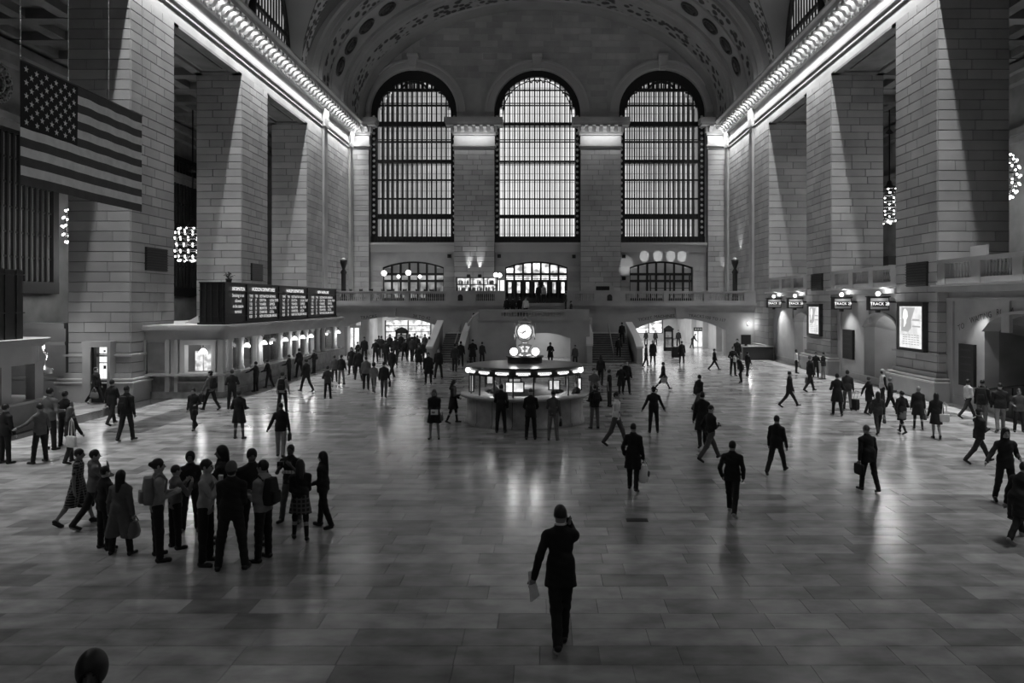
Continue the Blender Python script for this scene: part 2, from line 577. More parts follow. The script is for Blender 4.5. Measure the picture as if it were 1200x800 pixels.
# =================================================================== SIDE AISLES
def aisle(side):
    xa = -30.0 if side < 0 else 29.0
    xi = XLO if side < 0 else XRO
    sx = 1 if side < 0 else -1
    mb = MB()
    def bx(x0, x1, *r, m=0): mb.box(min(x0, x1), max(x0, x1), *r, m)
    bx(xa - sx * .6, xa, -8, 90, 0, 22, m=0)
    bx(xa, xa + sx * .5, -8, 90, 14.6, 15.0, m=0); bx(xa, xa + sx * .35, -8, 90, 14.2, 14.6, m=0)
    bx(xa, xa + sx * 1.0, -8, 90, 18.2, 18.7, m=0); bx(xa, xa + sx * .6, -8, 90, 17.7, 18.2, m=0)
    bx(xa, xi, 73.0, 74.0, 0, 22, m=0)
    bx(xa, xi, -9, -8, 0, 22, m=0)
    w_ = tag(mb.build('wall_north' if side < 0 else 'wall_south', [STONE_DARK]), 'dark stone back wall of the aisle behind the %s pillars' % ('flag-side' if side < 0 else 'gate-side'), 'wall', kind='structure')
    cm = MB()
    def cx(x0, x1, *r, m=0): cm.box(min(x0, x1), max(x0, x1), *r, m)
    cx(xa, xi, -8, 74, 19.4, 20.0)
    yy = -6.0
    while yy < 73:
        cx(xa, xi, yy, yy + .8, 18.9, 19.4); yy += 3.06
    for k in range(4):
        X = xa + sx * (0.6 + k * 2.4); cx(X, X + sx * .7, -8, 74, 18.95, 19.4)
    for k in range(3):
        X = xi - sx * .1
    # moulded soffit panels between the pillars
    a_, b_ = (XLO, XL) if side < 0 else (XR, XRO)
    for i in range(len(BAYS)):
        ya = BAYS[i][1]; yb = BAYS[i + 1][0] if i + 1 < len(BAYS) else 57.45
        cm.box(a_, b_, ya, ya + .5, LINTEL - .14, LINTEL, 0); cm.box(a_, b_, yb - .5, yb, LINTEL - .14, LINTEL, 0)
        cm.box(a_, a_ + .5, ya, yb, LINTEL - .14, LINTEL, 0); cm.box(b_ - .5, b_, ya, yb, LINTEL - .14, LINTEL, 0)
        cm.box(a_ + .8, b_ - .8, ya + .9, yb - .9, LINTEL - .08, LINTEL, 0)
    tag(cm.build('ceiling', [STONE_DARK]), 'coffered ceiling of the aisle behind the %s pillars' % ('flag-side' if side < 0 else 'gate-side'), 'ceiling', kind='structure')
    return w_
wn = aisle(-1)
ws = aisle(1)

DIMPANE = emit('dim_window_pane', 0.035, 1.0, noise=0.4, scale=0.5)
def aisle_window(xa, sx, y0, y1, z0, z1, nbar, nm, lab, pane):
    mb = MB()
    mb.box(min(xa, xa + sx * .3), max(xa, xa + sx * .3), y0 - .5, y0, z0 - .5, z1 + .4, 0)
    mb.box(min(xa, xa + sx * .3), max(xa, xa + sx * .3), y1, y1 + .5, z0 - .5, z1 + .4, 0)
    mb.box(min(xa, xa + sx * .3), max(xa, xa + sx * .3), y0, y1, z1, z1 + .4, 0)
    mb.box(min(xa, xa + sx * .45), max(xa, xa + sx * .45), y0 - .3, y1 + .3, z0 - .7, z0, 0)
    f_ = tag(mb.build(nm, [IRON]), lab, 'window', kind='structure')
    st = (y1 - y0) / nbar
    bar = None
    for i in range(nbar):
        b_ = MB(); b_.box(-.06 if sx > 0 else -.16, .16 if sx > 0 else .06, -.09, .09, z0, z1)
        o = b_.build('mullion', [IRON], f_) if bar is None else bar.copy()
        if bar is not None: C.objects.link(o); o.parent = f_
        bar = bar or o
        o.location = (xa + sx * .1, y0 + (i + .0) * st, 0)
    pn = None
    nz = 6
    for i in range(nbar):
        for k in range(nz):
            if pn is None:
                q = MB(); q.box(-.02, .02, .06, st - .06, .06, (z1 - z0) / nz - .06); pn = q.build('pane', [pane], f_); o = pn
            else:
                o = pn.copy(); C.objects.link(o)
            o.location = (xa + sx * .06, y0 + i * st, z0 + k * (z1 - z0) / nz)
    rm = MB()
    for k in range(1, nz): rm.box(min(xa, xa + sx * .2), max(xa, xa + sx * .2), y0, y1, z0 + k * (z1 - z0) / nz - .06, z0 + k * (z1 - z0) / nz + .06, 0)
    rm.build('rail', [IRON], f_)
    return f_
aisle_window(-30, 1, 34.0, 44.0, 5.7, 14.0, 22, 'window_4', 'tall barred window in the aisle behind the flag', DIMPANE)
aisle_window(-30, 1, 57.6, 62.0, 5.7, 16.0, 8, 'window_5', 'dark narrow window behind the chandelier on the ticket office side', emit('dark_window_pane', 0.006))
# wreath relief above the barred window
wr = MB()
cx_, cz_ = -29.9, 16.55
for r_, t_ in ((1.05, .16), (0.62, .1)):
    wr.tube([(cx_, 39.6 + r_ * math.cos(2 * PI * i / 24), cz_ + r_ * math.sin(2 * PI * i / 24)) for i in range(25)], t_, 6, caps=False)
for i in range(16):
    th = 2 * PI * i / 16
    wr.ball((cx_ + .05, 39.6 + .84 * math.cos(th), cz_ + .84 * math.sin(th)), .16, 6)
tag(wr.build('wreath_relief', [ornament('wreath_stone', .3, .08, 6)]), 'round carved wreath on the aisle wall at the flag corner', 'relief')
# low cross wall of the aisle at the foot of the first flag-side pillar
lw = MB()
lw.box(-29.9, XLO - .35, 33.2, 33.9, 0, 3.3, 0)
lw.box(-29.9, XLO - .3, 33.0, 33.9, 3.3, 3.55, 1); lw.box(-29.9, XLO - .3, 32.95, 33.2, 0, 1.0, 1); lw.box(-29.9, XLO - .3, 32.88, 33.2, 1.0, 1.1, 1)
lw.box(-29.9, XLO - .3, 33.05, 33.2, 2.55, 2.7, 1)
for xx in (-27.5, -25.5, -23.6): lw.box(xx, xx + .3, 33.12, 33.2, 1.5, 2.3, 2)
tag(lw.build('wall_aisle', [STONE_PLAIN, STONE, STONE_DARK]), 'low stone wall with ledge between the near booth and the lit door', 'wall', kind='structure')

# =================================================================== VAULT
VC = -0.42
def ell(a, b, zc, th): return (VC + a * math.cos(th), zc + b * math.sin(th))
LC = [52.2 - 12.25 * k for k in range(5)]
A0, B0, Z0 = 18.95, 12.4, 22.1
def lun_top(yv):
    best = 0.0
    for c in LC:
        d = abs(yv - c) / 5.3
        if d < 1: best = max(best, 7.2 * math.sqrt(1 - d * d))
    return best
vm = MB()
ys = [-8 + i * 0.5 for i in range(int((59.6 + 8) / 0.5) + 1)]
NT = 40
rows = []
for yv in ys:
    h = lun_top(yv)
    t0 = math.asin(min(.98, h / B0))
    r = []
    for k in range(NT + 1):
        th = t0 + (PI - 2 * t0) * k / NT
        x, z = ell(A0, B0, Z0, th); r.append((x, yv, z))
    rows.append(r)
vv, ff = [], []
for r in rows: vv += r
for i in range(len(rows) - 1):
    for k in range(NT):
        a = i * (NT + 1) + k
        ff.append((a, a + 1, a + NT + 2, a + NT + 1))
vm.add(vv, ff, 0, 1.0, True)
for e, xw in ((0, XR + 1.6), (NT, XL - 1.6)):      # lunette soffits
    k0 = len(vm.v)
    for r in rows: vm.v += [r[e], (xw, r[e][1], r[e][2])]
    for i in range(len(rows) - 1):
        vm.f.append([k0 + 2 * i, k0 + 2 * i + 1, k0 + 2 * i + 3, k0 + 2 * i + 2]); vm.m.append(1); vm.t.append(1.0); vm.s.append(True)
# decorated spandrel bands that follow each lunette arch on the vault
for side in (1, -1):
    for c in LC[:3]:
        pts_in, pts_out = [], []
        for i in range(25):
            u = -1 + 2 * i / 24
            for lst, sc in ((pts_in, 1.0), (pts_out, 1.22)):
                yv = c + 5.3 * sc * math.sin(u * PI / 2)
                h = 7.2 * sc * math.cos(u * PI / 2)
                t0 = math.asin(min(.98, max(0, h) / B0))
                x, z = ell(A0 - .06, B0 - .06, Z0, t0 if side > 0 else PI - t0)
                lst.append((x, yv, z))
        k0 = len(vm.v)
        vm.v += pts_in + pts_out
        for i in range(24):
            vm.f.append([k0 + i, k0 + i + 1, k0 + 25 + i + 1, k0 + 25 + i]); vm.m.append(2); vm.t.append(1.0); vm.s.append(False)
ceil_o = tag(vm.build('ceiling', [VAULT, PLASTER, ORN_S]), 'dark barrel vault over the whole station hall', 'ceiling', kind='structure')

# broad transverse arch in front of the east wall: stepped soffit with moulded and ornamented bands
A1, B1, Z1 = 17.75, 11.35, 22.55
STEP = [(58.6, -1.35, 0), (58.6, -.55, 0), (59.0, -.5, 0), (59.1, -.2, 0), (59.4, -.2, 0), (59.42, .06, 0), (59.7, .06, 0), (59.72, -.08, 0), (60.0, -.08, 2), (61.5, 0.0, 0), (61.52, .14, 0), (61.75, .14, 0), (61.77, -.14, 0), (65.6, -.14, 0), (65.62, .1, 0), (65.85, .1, 0), (65.87, -.05, 0), (66.05, -.05, 0),
        (66.1, .06, 0), (66.2, .22, 0), (66.6, .22, 0), (66.7, .36, 0), (67.3, .36, 2), (69.6, .36, 0), (69.7, .5, 0), (D + .6, .5, 0)]
am = MB()
NA = 72
k0 = 0
for (yv, ins, mi) in STEP:
    for k in range(NA + 1):
        th = PI * k / NA
        x, z = ell(A1 - ins, B1 - ins, Z1, th)
        am.v.append((x, yv, z if k not in (0, NA) else Z1 - .5))
for i in range(len(STEP) - 1):
    for k in range(NA):
        a = i * (NA + 1) + k
        am.f.append([a, a + 1, a + NA + 2, a + NA + 1]); am.m.append(STEP[i][2]); am.t.append(1.0); am.s.append(False)
arch = tag(am.build('trim_3', [PLASTER, PLASTER, ORN]), 'wide ornamented transverse arch framing the three great windows', 'arch', kind='structure')
med = None
for k in range(-8, 9):
    th = PI / 2 + k * math.radians(9.6)
    if med is None:
        m_ = MB()
        m_.lathe([(.78, 0), (.78, .12), (.62, .16), (.58, .06), (.42, .05), (.36, .15), (.16, .12), (.001, .2)], n=20)
        for i in range(12):
            a = 2 * PI * i / 12
            m_.ball((.5 * math.cos(a), .5 * math.sin(a), .06), .09, 6)
        med = m_.build('medallion', [BRONZE], arch); o = med
    else:
        o = med.copy(); C.objects.link(o)
    x, z = ell(A1 + .12, B1 + .12, Z1, th)
    nx, nz = -(x - VC) / A1 ** 2, -(z - Z1) / B1 ** 2
    o.location = (x, 63.6, z)
    o.rotation_euler = Vector((nx, 0, nz)).to_track_quat('Z', 'Y').to_euler()
    o.scale = (1.0, 1.15, 1.0)

# lunette walls and their barred windows above the long cornices
LUNPANE = emit('lunette_pane', 0.3, 1.0, noise=0.3, scale=.6)
for side, xw, nm in ((-1, XL - .9, 'window_6'), (1, XR + .9, 'window_7')):
    sx = 1 if side < 0 else -1
    mb = MB(); bars = MB()
    mb.box(min(xw - sx * .5, xw - sx * .3), max(xw - sx * .5, xw - sx * .3), -8, 59, 22, 30, 0)
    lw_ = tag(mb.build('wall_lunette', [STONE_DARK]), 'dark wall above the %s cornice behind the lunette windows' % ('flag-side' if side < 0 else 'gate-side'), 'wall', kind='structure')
    for c in LC[:2]:
        fm_ = MB()
        arc = [(c + 3.5 * math.cos(PI * i / 20), 22.3 + 6.3 * math.sin(PI * i / 20)) for i in range(21)]
        fm_.tube([(xw, p[0], p[1]) for p in arc], .25, 6)
        fm_.box(min(xw - .15, xw + .15), max(xw - .15, xw + .15), c - 3.4, c + 3.4, 24.6, 24.9)
        wd = tag(fm_.build(nm if c == LC[0] else nm + 'b', [IRON]), 'arched barred window above the %s cornice%s' % ('flag-side' if side < 0 else 'gate-side', ', close to the east arch' if c == LC[0] else ', farther from the east arch'), 'window', kind='structure')
        wd.name = {('window_6'): 'window_6', 'window_7': 'window_7'}[nm] if c == LC[0] else {'window_6': 'window_8', 'window_7': 'window_9'}[nm]
        pan = MB()
        nb = 12
        for i in range(nb):
            ya, yb = c - 3.3 + 6.6 * i / nb, c - 3.3 + 6.6 * (i + 1) / nb
            ym = (ya + yb) / 2
            h = 6.2 * math.sqrt(max(0, 1 - ((ym - c) / 3.5) ** 2))
            bm_ = MB(); bm_.box(xw - .04, xw + .04, ya - .07, ya + .07, 22.2, 22.3 + h)
            bm_.build('mullion', [IRON], wd)
            pm_ = MB(); pm_.box(xw - sx * .05 - .01, xw - sx * .05 + .01, ya + .1, yb - .1, 22.2, 22.3 + h)
            pm_.build('pane', [LUNPANE], wd)

# =================================================================== EAST WALL WITH THREE GREAT WINDOWS
S = D / F
def ex(px): return (px - VX) * S
def ez(py): return EYE + (VY - py) * S
WIN = [(ex(484.5), 'window_1'), (ex(629.5), 'window_2'), (ex(776), 'window_3')]
RW, SILL, SPR = 4.28, ez(284), ez(81) - 4.28
DOOR = [(ex(448), ex(520)), (ex(592), ex(665)), (ex(738), ex(812))]
DZ = ez(313); DC = ez(306)
def door_top(x, d):
    m_ = (d[0] + d[1]) / 2; hw = (d[1] - d[0]) / 2
    return DZ + (DC - DZ) * (1 - ((x - m_) / hw) ** 2)
wm = MB()
xs = set([XL - .2, XR + .2])
for cx0, _ in WIN:
    for i in range(33): xs.add(round(cx0 + RW * math.cos(PI * i / 32), 5))
for d in DOOR:
    for i in range(13): xs.add(round(d[0] + (d[1] - d[0]) * i / 12, 5))
xs = sorted(xs)
ZB, ZT = 4.2, 35.5
def win_at(x):
    for cx0, _ in WIN:
        if cx0 - RW + 1e-4 < x < cx0 + RW - 1e-4: return cx0
def door_at(x):
    for d in DOOR:
        if d[0] + 1e-4 < x < d[1] - 1e-4: return d
for a, b_ in zip(xs[:-1], xs[1:]):
    mid = (a + b_) / 2
    d, cx0 = door_at(mid), win_at(mid)
    lo = [(ZB, ZB)] if d is None else None
    z0a = z0b = ZB
    if d is not None: z0a, z0b = door_top(a, d), door_top(b_, d)
    def quad(za, zb_, zc, zd): wm.add([(a, D, za), (b_, D, zb_), (b_, D, zc), (a, D, zd)], [(0, 1, 2, 3)], 0, 1.0)
    if cx0 is None: quad(z0a, z0b, ZT, ZT)
    else:
        quad(z0a, z0b, SILL, SILL)
        ta = SPR + math.sqrt(max(0, RW ** 2 - (a - cx0) ** 2)); tb = SPR + math.sqrt(max(0, RW ** 2 - (b_ - cx0) ** 2))
        quad(ta, tb, ZT, ZT)
# reveals
for cx0, _ in WIN:
    outl = [(cx0 - RW, SILL)] + [(cx0 - RW * math.cos(PI * i / 32), SPR + RW * math.sin(PI * i / 32)) for i in range(33)] + [(cx0 + RW, SILL)]
    for p, q in zip(outl, outl[1:] + outl[:1]):
        wm.add([(p[0], D, p[1]), (q[0], D, q[1]), (q[0], D + 1.2, q[1]), (p[0], D + 1.2, p[1])], [(0, 1, 2, 3)], 0, 1.0)
for d in DOOR:
    outl = [(d[0], ZB)] + [(d[0] + (d[1] - d[0]) * i / 12, door_top(d[0] + (d[1] - d[0]) * i / 12, d)) for i in range(13)] + [(d[1], ZB)]
    for p, q in zip(outl, outl[1:]):
        wm.add([(p[0], D, p[1]), (q[0], D, q[1]), (q[0], D + .8, q[1]), (p[0], D + .8, p[1])], [(0, 1, 2, 3)], 0, 1.0)
we = tag(wm.build('wall_east', [STONE_PLAIN]), 'tall stone end wall holding three great arched windows', 'wall', kind='structure')
# coursed stones of the end wall
sm = MB()
for (w0, w1, c0, c1) in courses(XR - XL, 10.6, 33.5, 0.62, 1.5):
    a, b_ = XL + w0, XL + w1
    ok = True
    for cx0, _ in WIN:
        for (xx, zz) in ((a, c0), (b_, c0), (a, c1), (b_, c1), ((a + b_) / 2, (c0 + c1) / 2)):
            if abs(xx - cx0) < RW + .75 and zz < SPR: ok = False
            if zz >= SPR and math.hypot(xx - cx0, zz - SPR) < RW + .95: ok = False
    if ok: sm.block((XL, D, 0), (1, 0, 0), (0, -1, 0), w0, w1, c0, c1, 0.03, 0.015, 0, rnd_tone())
for lo, hi in ((XL, DOOR[0][0]), (DOOR[0][1], ex(533)), (ex(580), DOOR[1][0]), (DOOR[1][1], ex(680)), (ex(727), DOOR[2][0]), (DOOR[2][1], XR)):
    for (w0, w1, c0, c1) in courses(hi - lo, 4.5, 8.05, 0.5, 1.4):
        sm.block((lo, D, 0), (1, 0, 0), (0, -1, 0), w0, w1, c0, c1, 0.03, 0.015, 0, rnd_tone())
tag(sm.build('stonework', [STONE], we), kind='stuff')
# archivolts, keystones, sills
tm = MB()
for cx0, _ in WIN:
    for r0, r1, pr in ((RW + .02, RW + .25, .34), (RW + .25, RW + .66, .16), (RW + .66, RW + .88, .36)):
        pts0 = [(cx0 - r0 * math.cos(PI * i / 32), SPR + r0 * math.sin(PI * i / 32)) for i in range(33)]
        pts1 = [(cx0 - r1 * math.cos(PI * i / 32), SPR + r1 * math.sin(PI * i / 32)) for i in range(33)]
        for i in range(32):
            f4 = [pts0[i], pts0[i + 1], pts1[i + 1], pts1[i]]
            v = [(p[0], D - pr, p[1]) for p in f4] + [(p[0], D, p[1]) for p in f4]
            tm.add(v, [(0, 1, 2, 3), (0, 4, 5, 1), (2, 6, 7, 3)], 0)
    tm.prism([(cx0 - .32, SPR + RW - .15), (cx0 + .32, SPR + RW - .15), (cx0 + .5, SPR + RW + 1.25), (cx0 - .5, SPR + RW + 1.25)], 'y', D - .75, D, 0)
    tm.tube([(cx0 - .5, D - .7, SPR + RW + 1.2), (cx0 + .5, D - .7, SPR + RW + 1.2)], .17, 8)
    tm.tube([(cx0 - .36, D - .7, SPR + RW + .05), (cx0 + .36, D - .7, SPR + RW + .05)], .14, 8)
    xa, xb = cx0 - RW - .25, cx0 + RW + .25
    tm.box(xa, xb, D - .35, D, SILL - .25, SILL - .02, 0); tm.box(xa, xb, D - .22, D, SILL - .5, SILL - .25, 0); tm.box(xa, xb, D - .1, D, SILL - .95, SILL - .5, 0)
tm.build('window_moulding', [mat('lit_arch_trim', .44, .6)], we)  # tone raised to stand in for light and shade on the mouldings

# pilasters with entablature blocks between the windows
def pilaster(xa, xb, lab, nm):
    mb = MB()
    yf = D - .55
    mb.box(xa, xb, yf, D, 4.4, 19.6, 0)
    for (o, za, zb) in ((.06, 19.55, 19.65), (.0, 19.65, 19.8), (.16, 19.8, 19.95), (.02, 19.95, 20.9), (.14, 20.9, 21.15), (.25, 21.15, 21.75), (.75, 21.75, 22.0), (.85, 22.0, 22.5)):
        mb.box(xa - o, xb + o, yf - o, D, za, zb, 1)
    for k in range(40):
        xx = xa + (xb - xa) * k / 39; mb.box(xx - .03, xx + .03, yf - .18, yf, 20.9, 21.02, 1)
    p = tag(mb.build(nm, [MORTAR, STONE_PLAIN]), lab, 'pilaster', kind='structure')
    sm = MB()
    for (w0, w1, c0, c1) in courses(xb - xa, 4.5, 19.5, 0.5, 1.3): sm.block((xa, yf, 0), (1, 0, 0), (0, -1, 0), w0, w1, c0, c1, 0.03, 0.015, 0, rnd_tone())
    tag(sm.build('stonework', [STONE], p), kind='stuff')
    n = max(2, round((xb - xa) / .68))
    for k in range(n):
        o = bracket.copy(); C.objects.link(o); o.parent = p
        o.location = (xa + .2 + (xb - xa - .4) * k / (n - 1), yf - .2, 21.15); o.rotation_euler = (0, 0, -PI / 2)
    area('pilaster_uplight', ((xa + xb) / 2, yf - .75, 20.7), (PI, 0, 0), xb - xa, .06, 16)
    area('pilaster_downlight', ((xa + xb) / 2, yf - .6, 21.05), (0, 0, 0), xb - xa, .1, 55)
PZ = [(ex(533), ex(580)), (ex(680), ex(727)), (ex(413.5), ex(434)), (ex(828), ex(848))]
pilaster(*PZ[0], 'stone pilaster above the two upward spotlights of the bar', 'pillar_east')
pilaster(*PZ[1], 'stone pilaster rising between the middle window and the window over the dark arch', 'pillar_east')
pilaster(*PZ[2], 'narrow corner pilaster beside the window on the departure board side', 'pillar_east')
pilaster(*PZ[3], 'narrow corner pilaster beside the window on the gate side', 'pillar_east')

PANE_C = emit('window_pane_bright', 0.64, 1.0, noise=0.10, scale=0.25)
PANE_G = emit('window_pane_grey', 0.2, 1.0, noise=0.16, scale=0.35)
PANE_S = emit('window_pane_pale', 0.5, 1.0, noise=0.16, scale=0.35)
MUL2 = mat('outer_mullion', 0.30, 0.6)
MUL2C = mat('outer_mullion_fine', 0.4, 0.6)
RAILS = [104, 122, 144, 165, 188, 210, 232, 253, 275.5]
for wi, (cx0, nm) in enumerate(WIN):
    yf = D + .55
    side = wi != 1
    fm_ = MB()
    # outer frame ring with rosettes
    r_out, r_in = RW, RW - (.62 if side else .5)
    ol = [(cx0 - r_out, SILL)] + [(cx0 - r_out * math.cos(PI * i / 32), SPR + r_out * math.sin(PI * i / 32)) for i in range(33)] + [(cx0 + r_out, SILL)]
    il = [(cx0 - r_in, SILL)] + [(cx0 - r_in * math.cos(PI * i / 32), SPR - .15 + (r_in + (0 if not side else -.25)) * math.sin(PI * i / 32)) for i in range(33)] + [(cx0 + r_in, SILL)]
    for i in range(len(ol) - 1):
        q4 = [ol[i], ol[i + 1], il[i + 1], il[i]]
        fm_.add([(p[0], yf - .15, p[1]) for p in q4] + [(p[0], yf + .2, p[1]) for p in q4], [(0, 1, 2, 3), (7, 6, 5, 4), (2, 6, 7, 3)], 0)
    fm_.box(cx0 - RW, cx0 + RW, yf - .3, yf + .25, SILL, SILL + .62, 0)
    for k in range(24):   # bottom balustrade of the frame
        xx = cx0 - RW + .3 + (2 * RW - .6) * k / 23; fm_.box(xx - .03, xx + .03, yf - .36, yf - .3, SILL + .05, SILL + .58, 0)
    wd = tag(fm_.build(nm, [IRON]), ['great arched window on the departure board side', 'brightest great arched window, in the middle of the end wall', 'great arched window on the gate side'][wi], 'window', kind='structure')
    rs = MB()
    zz = SILL + 1.0
    while zz < SPR:
        for sgn in (-1, 1): rs.ball((cx0 + sgn * (RW - .28), yf - .2, zz), .15, 6)
        zz += .55
    tag(rs.build('rosette', [mat('skylit_rosette', .7, .4)], wd), kind='stuff')  # pale tone holds the skylight caught by the beads
    nb = 15
    half = r_in - .02
    def top_at(x): return SPR - .15 + (r_in - (.25 if side else 0)) * math.sqrt(max(0, 1 - ((x - cx0) / r_in) ** 2))
    st = 2 * half / nb
    bars = MB()
    for i in range(1, nb):
        x = cx0 - half + st * i
        bw = .06 if side else .065
        mm = MB(); mm.box(x - bw, x + bw, yf - .1, yf + .15, SILL + .5, top_at(x) + .1)
        mm.build('mullion', [IRON], wd)
    for rk, py in enumerate(RAILS[:-1]):
        z = ez(py)
        th = {104: .14, 144: .24, 188: .17, 253: .26}.get(py, .08)
        if not side: th = {104: .05, 144: .12, 188: .08, 253: .18}.get(py, .04)
        hw = half if z < SPR else r_in * math.sqrt(max(0, 1 - ((z - SPR + .15) / r_in) ** 2))
        mm = MB(); mm.box(cx0 - hw, cx0 + hw, yf - .14, yf + .12, z - th, z + th)
        if py in (122, 165): mm.box(cx0 - hw, cx0 + hw, yf - .14, yf + .12, z + .2, z + .25)
        mm.build('rail', [IRON], wd)
    # crown tracery
    cr = MB()
    zc0 = ez(104)
    if side:
        for k in range(13):
            x = cx0 - 2.6 + 5.2 * k / 12
            cr.box(x - .09, x + .09, yf - .1, yf + .1, zc0, top_at(x) - .0)
        for r_ in (1.0, 1.9):
            cr.tube([(cx0 - r_ * 1.3 * math.cos(PI * i / 16), yf, zc0 + r_ * .8 * math.sin(PI * i / 16)) for i in range(17)], .13, 6)
        for sgn in (-1, 1):
            cr.prism([(cx0 + sgn * 1.9, zc0), (cx0 + sgn * 3.9, zc0), (cx0 + sgn * 3.3, zc0 + 1.0), (cx0 + sgn * 2.0, zc0 + 1.2)], 'y', yf - .08, yf + .08)
        cr.box(cx0 - 2.3, cx0 + 2.3, yf - .05, yf + .05, zc0 + 1.15, zc0 + 1.6)
    else:
        for sgn in (-1, 1):
            cr.tube([(cx0 + sgn * (r_in - .35) * math.cos(PI * i / 32), yf, SPR - .1 + (r_in - .35) * math.sin(PI * i / 32)) for i in range(33)], .05, 6)
        for k in range(5): cr.tube([(cx0 - 1.2 + .6 * k, yf, zc0 + .75), (cx0 - .9 + .6 * k, yf, zc0 + 1.1), (cx0 - .6 + .6 * k, yf, zc0 + .75)], .06, 5)
    cr.build('tracery', [IRON], wd)
    for sgn in (-1, 1):   # curved quadrant bars at the springing
        q = MB(); q.tube([(cx0 + sgn * (half - .15 - 1.1 * (1 - math.cos(PI / 2 * i / 8))), yf, SPR + .6 + 1.5 * math.sin(PI / 2 * i / 8)) for i in range(9)], .08, 6)
        q.build('quadrant_bar', [IRON], wd)
    # second glazing layer: walkway floors and outer mullions behind the frame
    y2 = D + 1.75
    om = MB()
    for i in range(nb * (2 if side else 1)):
        x = cx0 - half + st * (i + .5) / (2 if side else 1)
        bw = .035
        om.box(x - bw, x + bw, y2 - .1, y2, SILL, top_at(min(max(x, cx0 - half + .05), cx0 + half - .05)))
    for z in np.arange(SILL + 1, SPR + 4, .87): om.box(cx0 - half, cx0 + half, y2 - .05, y2, z - .02, z + .02)
    for py in (144, 188, 253): om.box(cx0 - half, cx0 + half, y2 - .9, y2, ez(py) - .06, ez(py) + .06)
    tag(om.build('outer_sash', [MUL2 if side else MUL2C], wd), kind='stuff')
    # panes, one per bar field and rail field
    zr = [SILL + .4] + [ez(p) for p in reversed(RAILS[:-1])]
    for i in range(nb):
        xa, xb = cx0 - half + st * i, cx0 - half + st * (i + 1)
        top = min(top_at(xa + .02), top_at(xb - .02)) + .35
        zs = [z for z in zr if z < top - .3] + [top]
        for za, zb in zip(zs[:-1], zs[1:]):
            if not side:
                q = MB(); q.box(xa, xb, y2 + .02, y2 + .05, za, zb); q.build('pane', [PANE_C], wd)
            else:
                xm = xa + (xb - xa) * .62
                q = MB(); q.box(xa, xm, y2 + .02, y2 + .05, za, zb); q.build('pane', [PANE_S], wd)
                q = MB(); q.box(xm, xb, y2 + .02, y2 + .05, za, zb); q.build('pane', [PANE_G], wd)

# west end behind the photographer: the same three great windows, built simply
wb = MB()
WXS = [XLO] + [v for cx0, _ in WIN for v in (cx0 - RW, cx0 + RW)] + [XRO]
for i in range(0, 8, 2): wb.box(WXS[i], WXS[i + 1], -9, -8, 0, 36, 0)
for cx0, _ in WIN:
    wb.box(cx0 - RW, cx0 + RW, -9, -8, 0, SILL, 0); wb.box(cx0 - RW, cx0 + RW, -9, -8, SPR + 3, 36, 0)
ww = tag(wb.build('wall_west', [STONE_PLAIN]), 'stone wall closing the west end of the hall', 'wall', kind='structure')
for cx0, _ in WIN:
    q = MB(); q.box(cx0 - RW, cx0 + RW, -8.6, -8.5, SILL, SPR + 3); q.build('pane', [emit('west_pane', .32)], ww)
    for k in range(1, 15):
        x = cx0 - RW + 2 * RW * k / 15; q = MB(); q.box(x - .07, x + .07, -8.5, -8.3, SILL, SPR + 3); q.build('mullion', [IRON], ww)
cv = MB(); cv.box(-32, 31, -10, D + 4, 36, 36.4, 0)
tag(cv.build('roof', [STONE_DARK]), 'flat roof above the vault', 'roof', kind='structure')
lid = MB(); lid.box(-31, XLO, -10, 75, 21, 21.4, 0); lid.box(XRO, 30, -10, 75, 21, 21.4, 0)
tag(lid.build('roof', [STONE_DARK]), 'flat roofs above the two aisles', 'roof', kind='structure')
# =================================================================== EAST BALCONY, PASSAGES, STAIRS
YB = 61.2
SB = YB / F
def bx_(px): return (px - VX) * SB
def bz_(py): return EYE + (VY - py) * SB
DECK = 4.42
LA = (bx_(404), bx_(515)); RA = (bx_(742), bx_(851))      # the two passage arches
def arch_front(mb, x0, x1, z0, z1, arches, y, thick, m=0):
    """wall in the XZ plane with segmental arches [(xa, xb, spring, crown)] that reach the floor"""
    xs = {x0, x1}
    for a in arches:
        for i in range(17): xs.add(a[0] + (a[1] - a[0]) * i / 16)
    xs = sorted(xs)
    def top(x, a):
        c, h = (a[0] + a[1]) / 2, (a[1] - a[0]) / 2
        return a[2] + (a[3] - a[2]) * (1 - ((x - c) / h) ** 2)
    for p, q in zip(xs[:-1], xs[1:]):
        mid = (p + q) / 2
        a = next((k for k in arches if k[0] < mid < k[1]), None)
        zp, zq = (z0, z0) if a is None else (top(p, a), top(q, a))
        v = [(p, y, zp), (q, y, zq), (q, y, z1), (p, y, z1), (p, y + thick, zp), (q, y + thick, zq), (q, y + thick, z1), (p, y + thick, z1)]
        mb.add(v, [(0, 1, 2, 3), (7, 6, 5, 4), (0, 4, 5, 1), (3, 2, 6, 7)], m)
    for a in arches:
        for x in a[:2]: mb.add([(x, y, z0), (x, y + thick, z0), (x, y + thick, a[2]), (x, y, a[2])], [(0, 1, 2, 3)], m)
wb_ = MB()
LARC = (LA[0], LA[1], bz_(383), bz_(371)); RARC = (RA[0], RA[1], bz_(386.5), bz_(373))
arch_front(wb_, XL, XR, 0, 4.0, [LARC, RARC], YB, .9, 0)
for (o, za, zb) in ((.10, 3.55, 3.65), (.35, 3.98, 4.12), (.5, 4.12, 4.22), (.62, 4.22, 4.42)):
    wb_.box(XL, XR, YB - o, YB + .5, za, zb, 0)
for a in (LARC, RARC):     # keystones
    c = (a[0] + a[1]) / 2
    wb_.prism([(c - .3, a[3] - .05), (c + .3, a[3] - .05), (c + .4, 4.0), (c - .4, 4.0)], 'y', YB - .3, YB, 0)
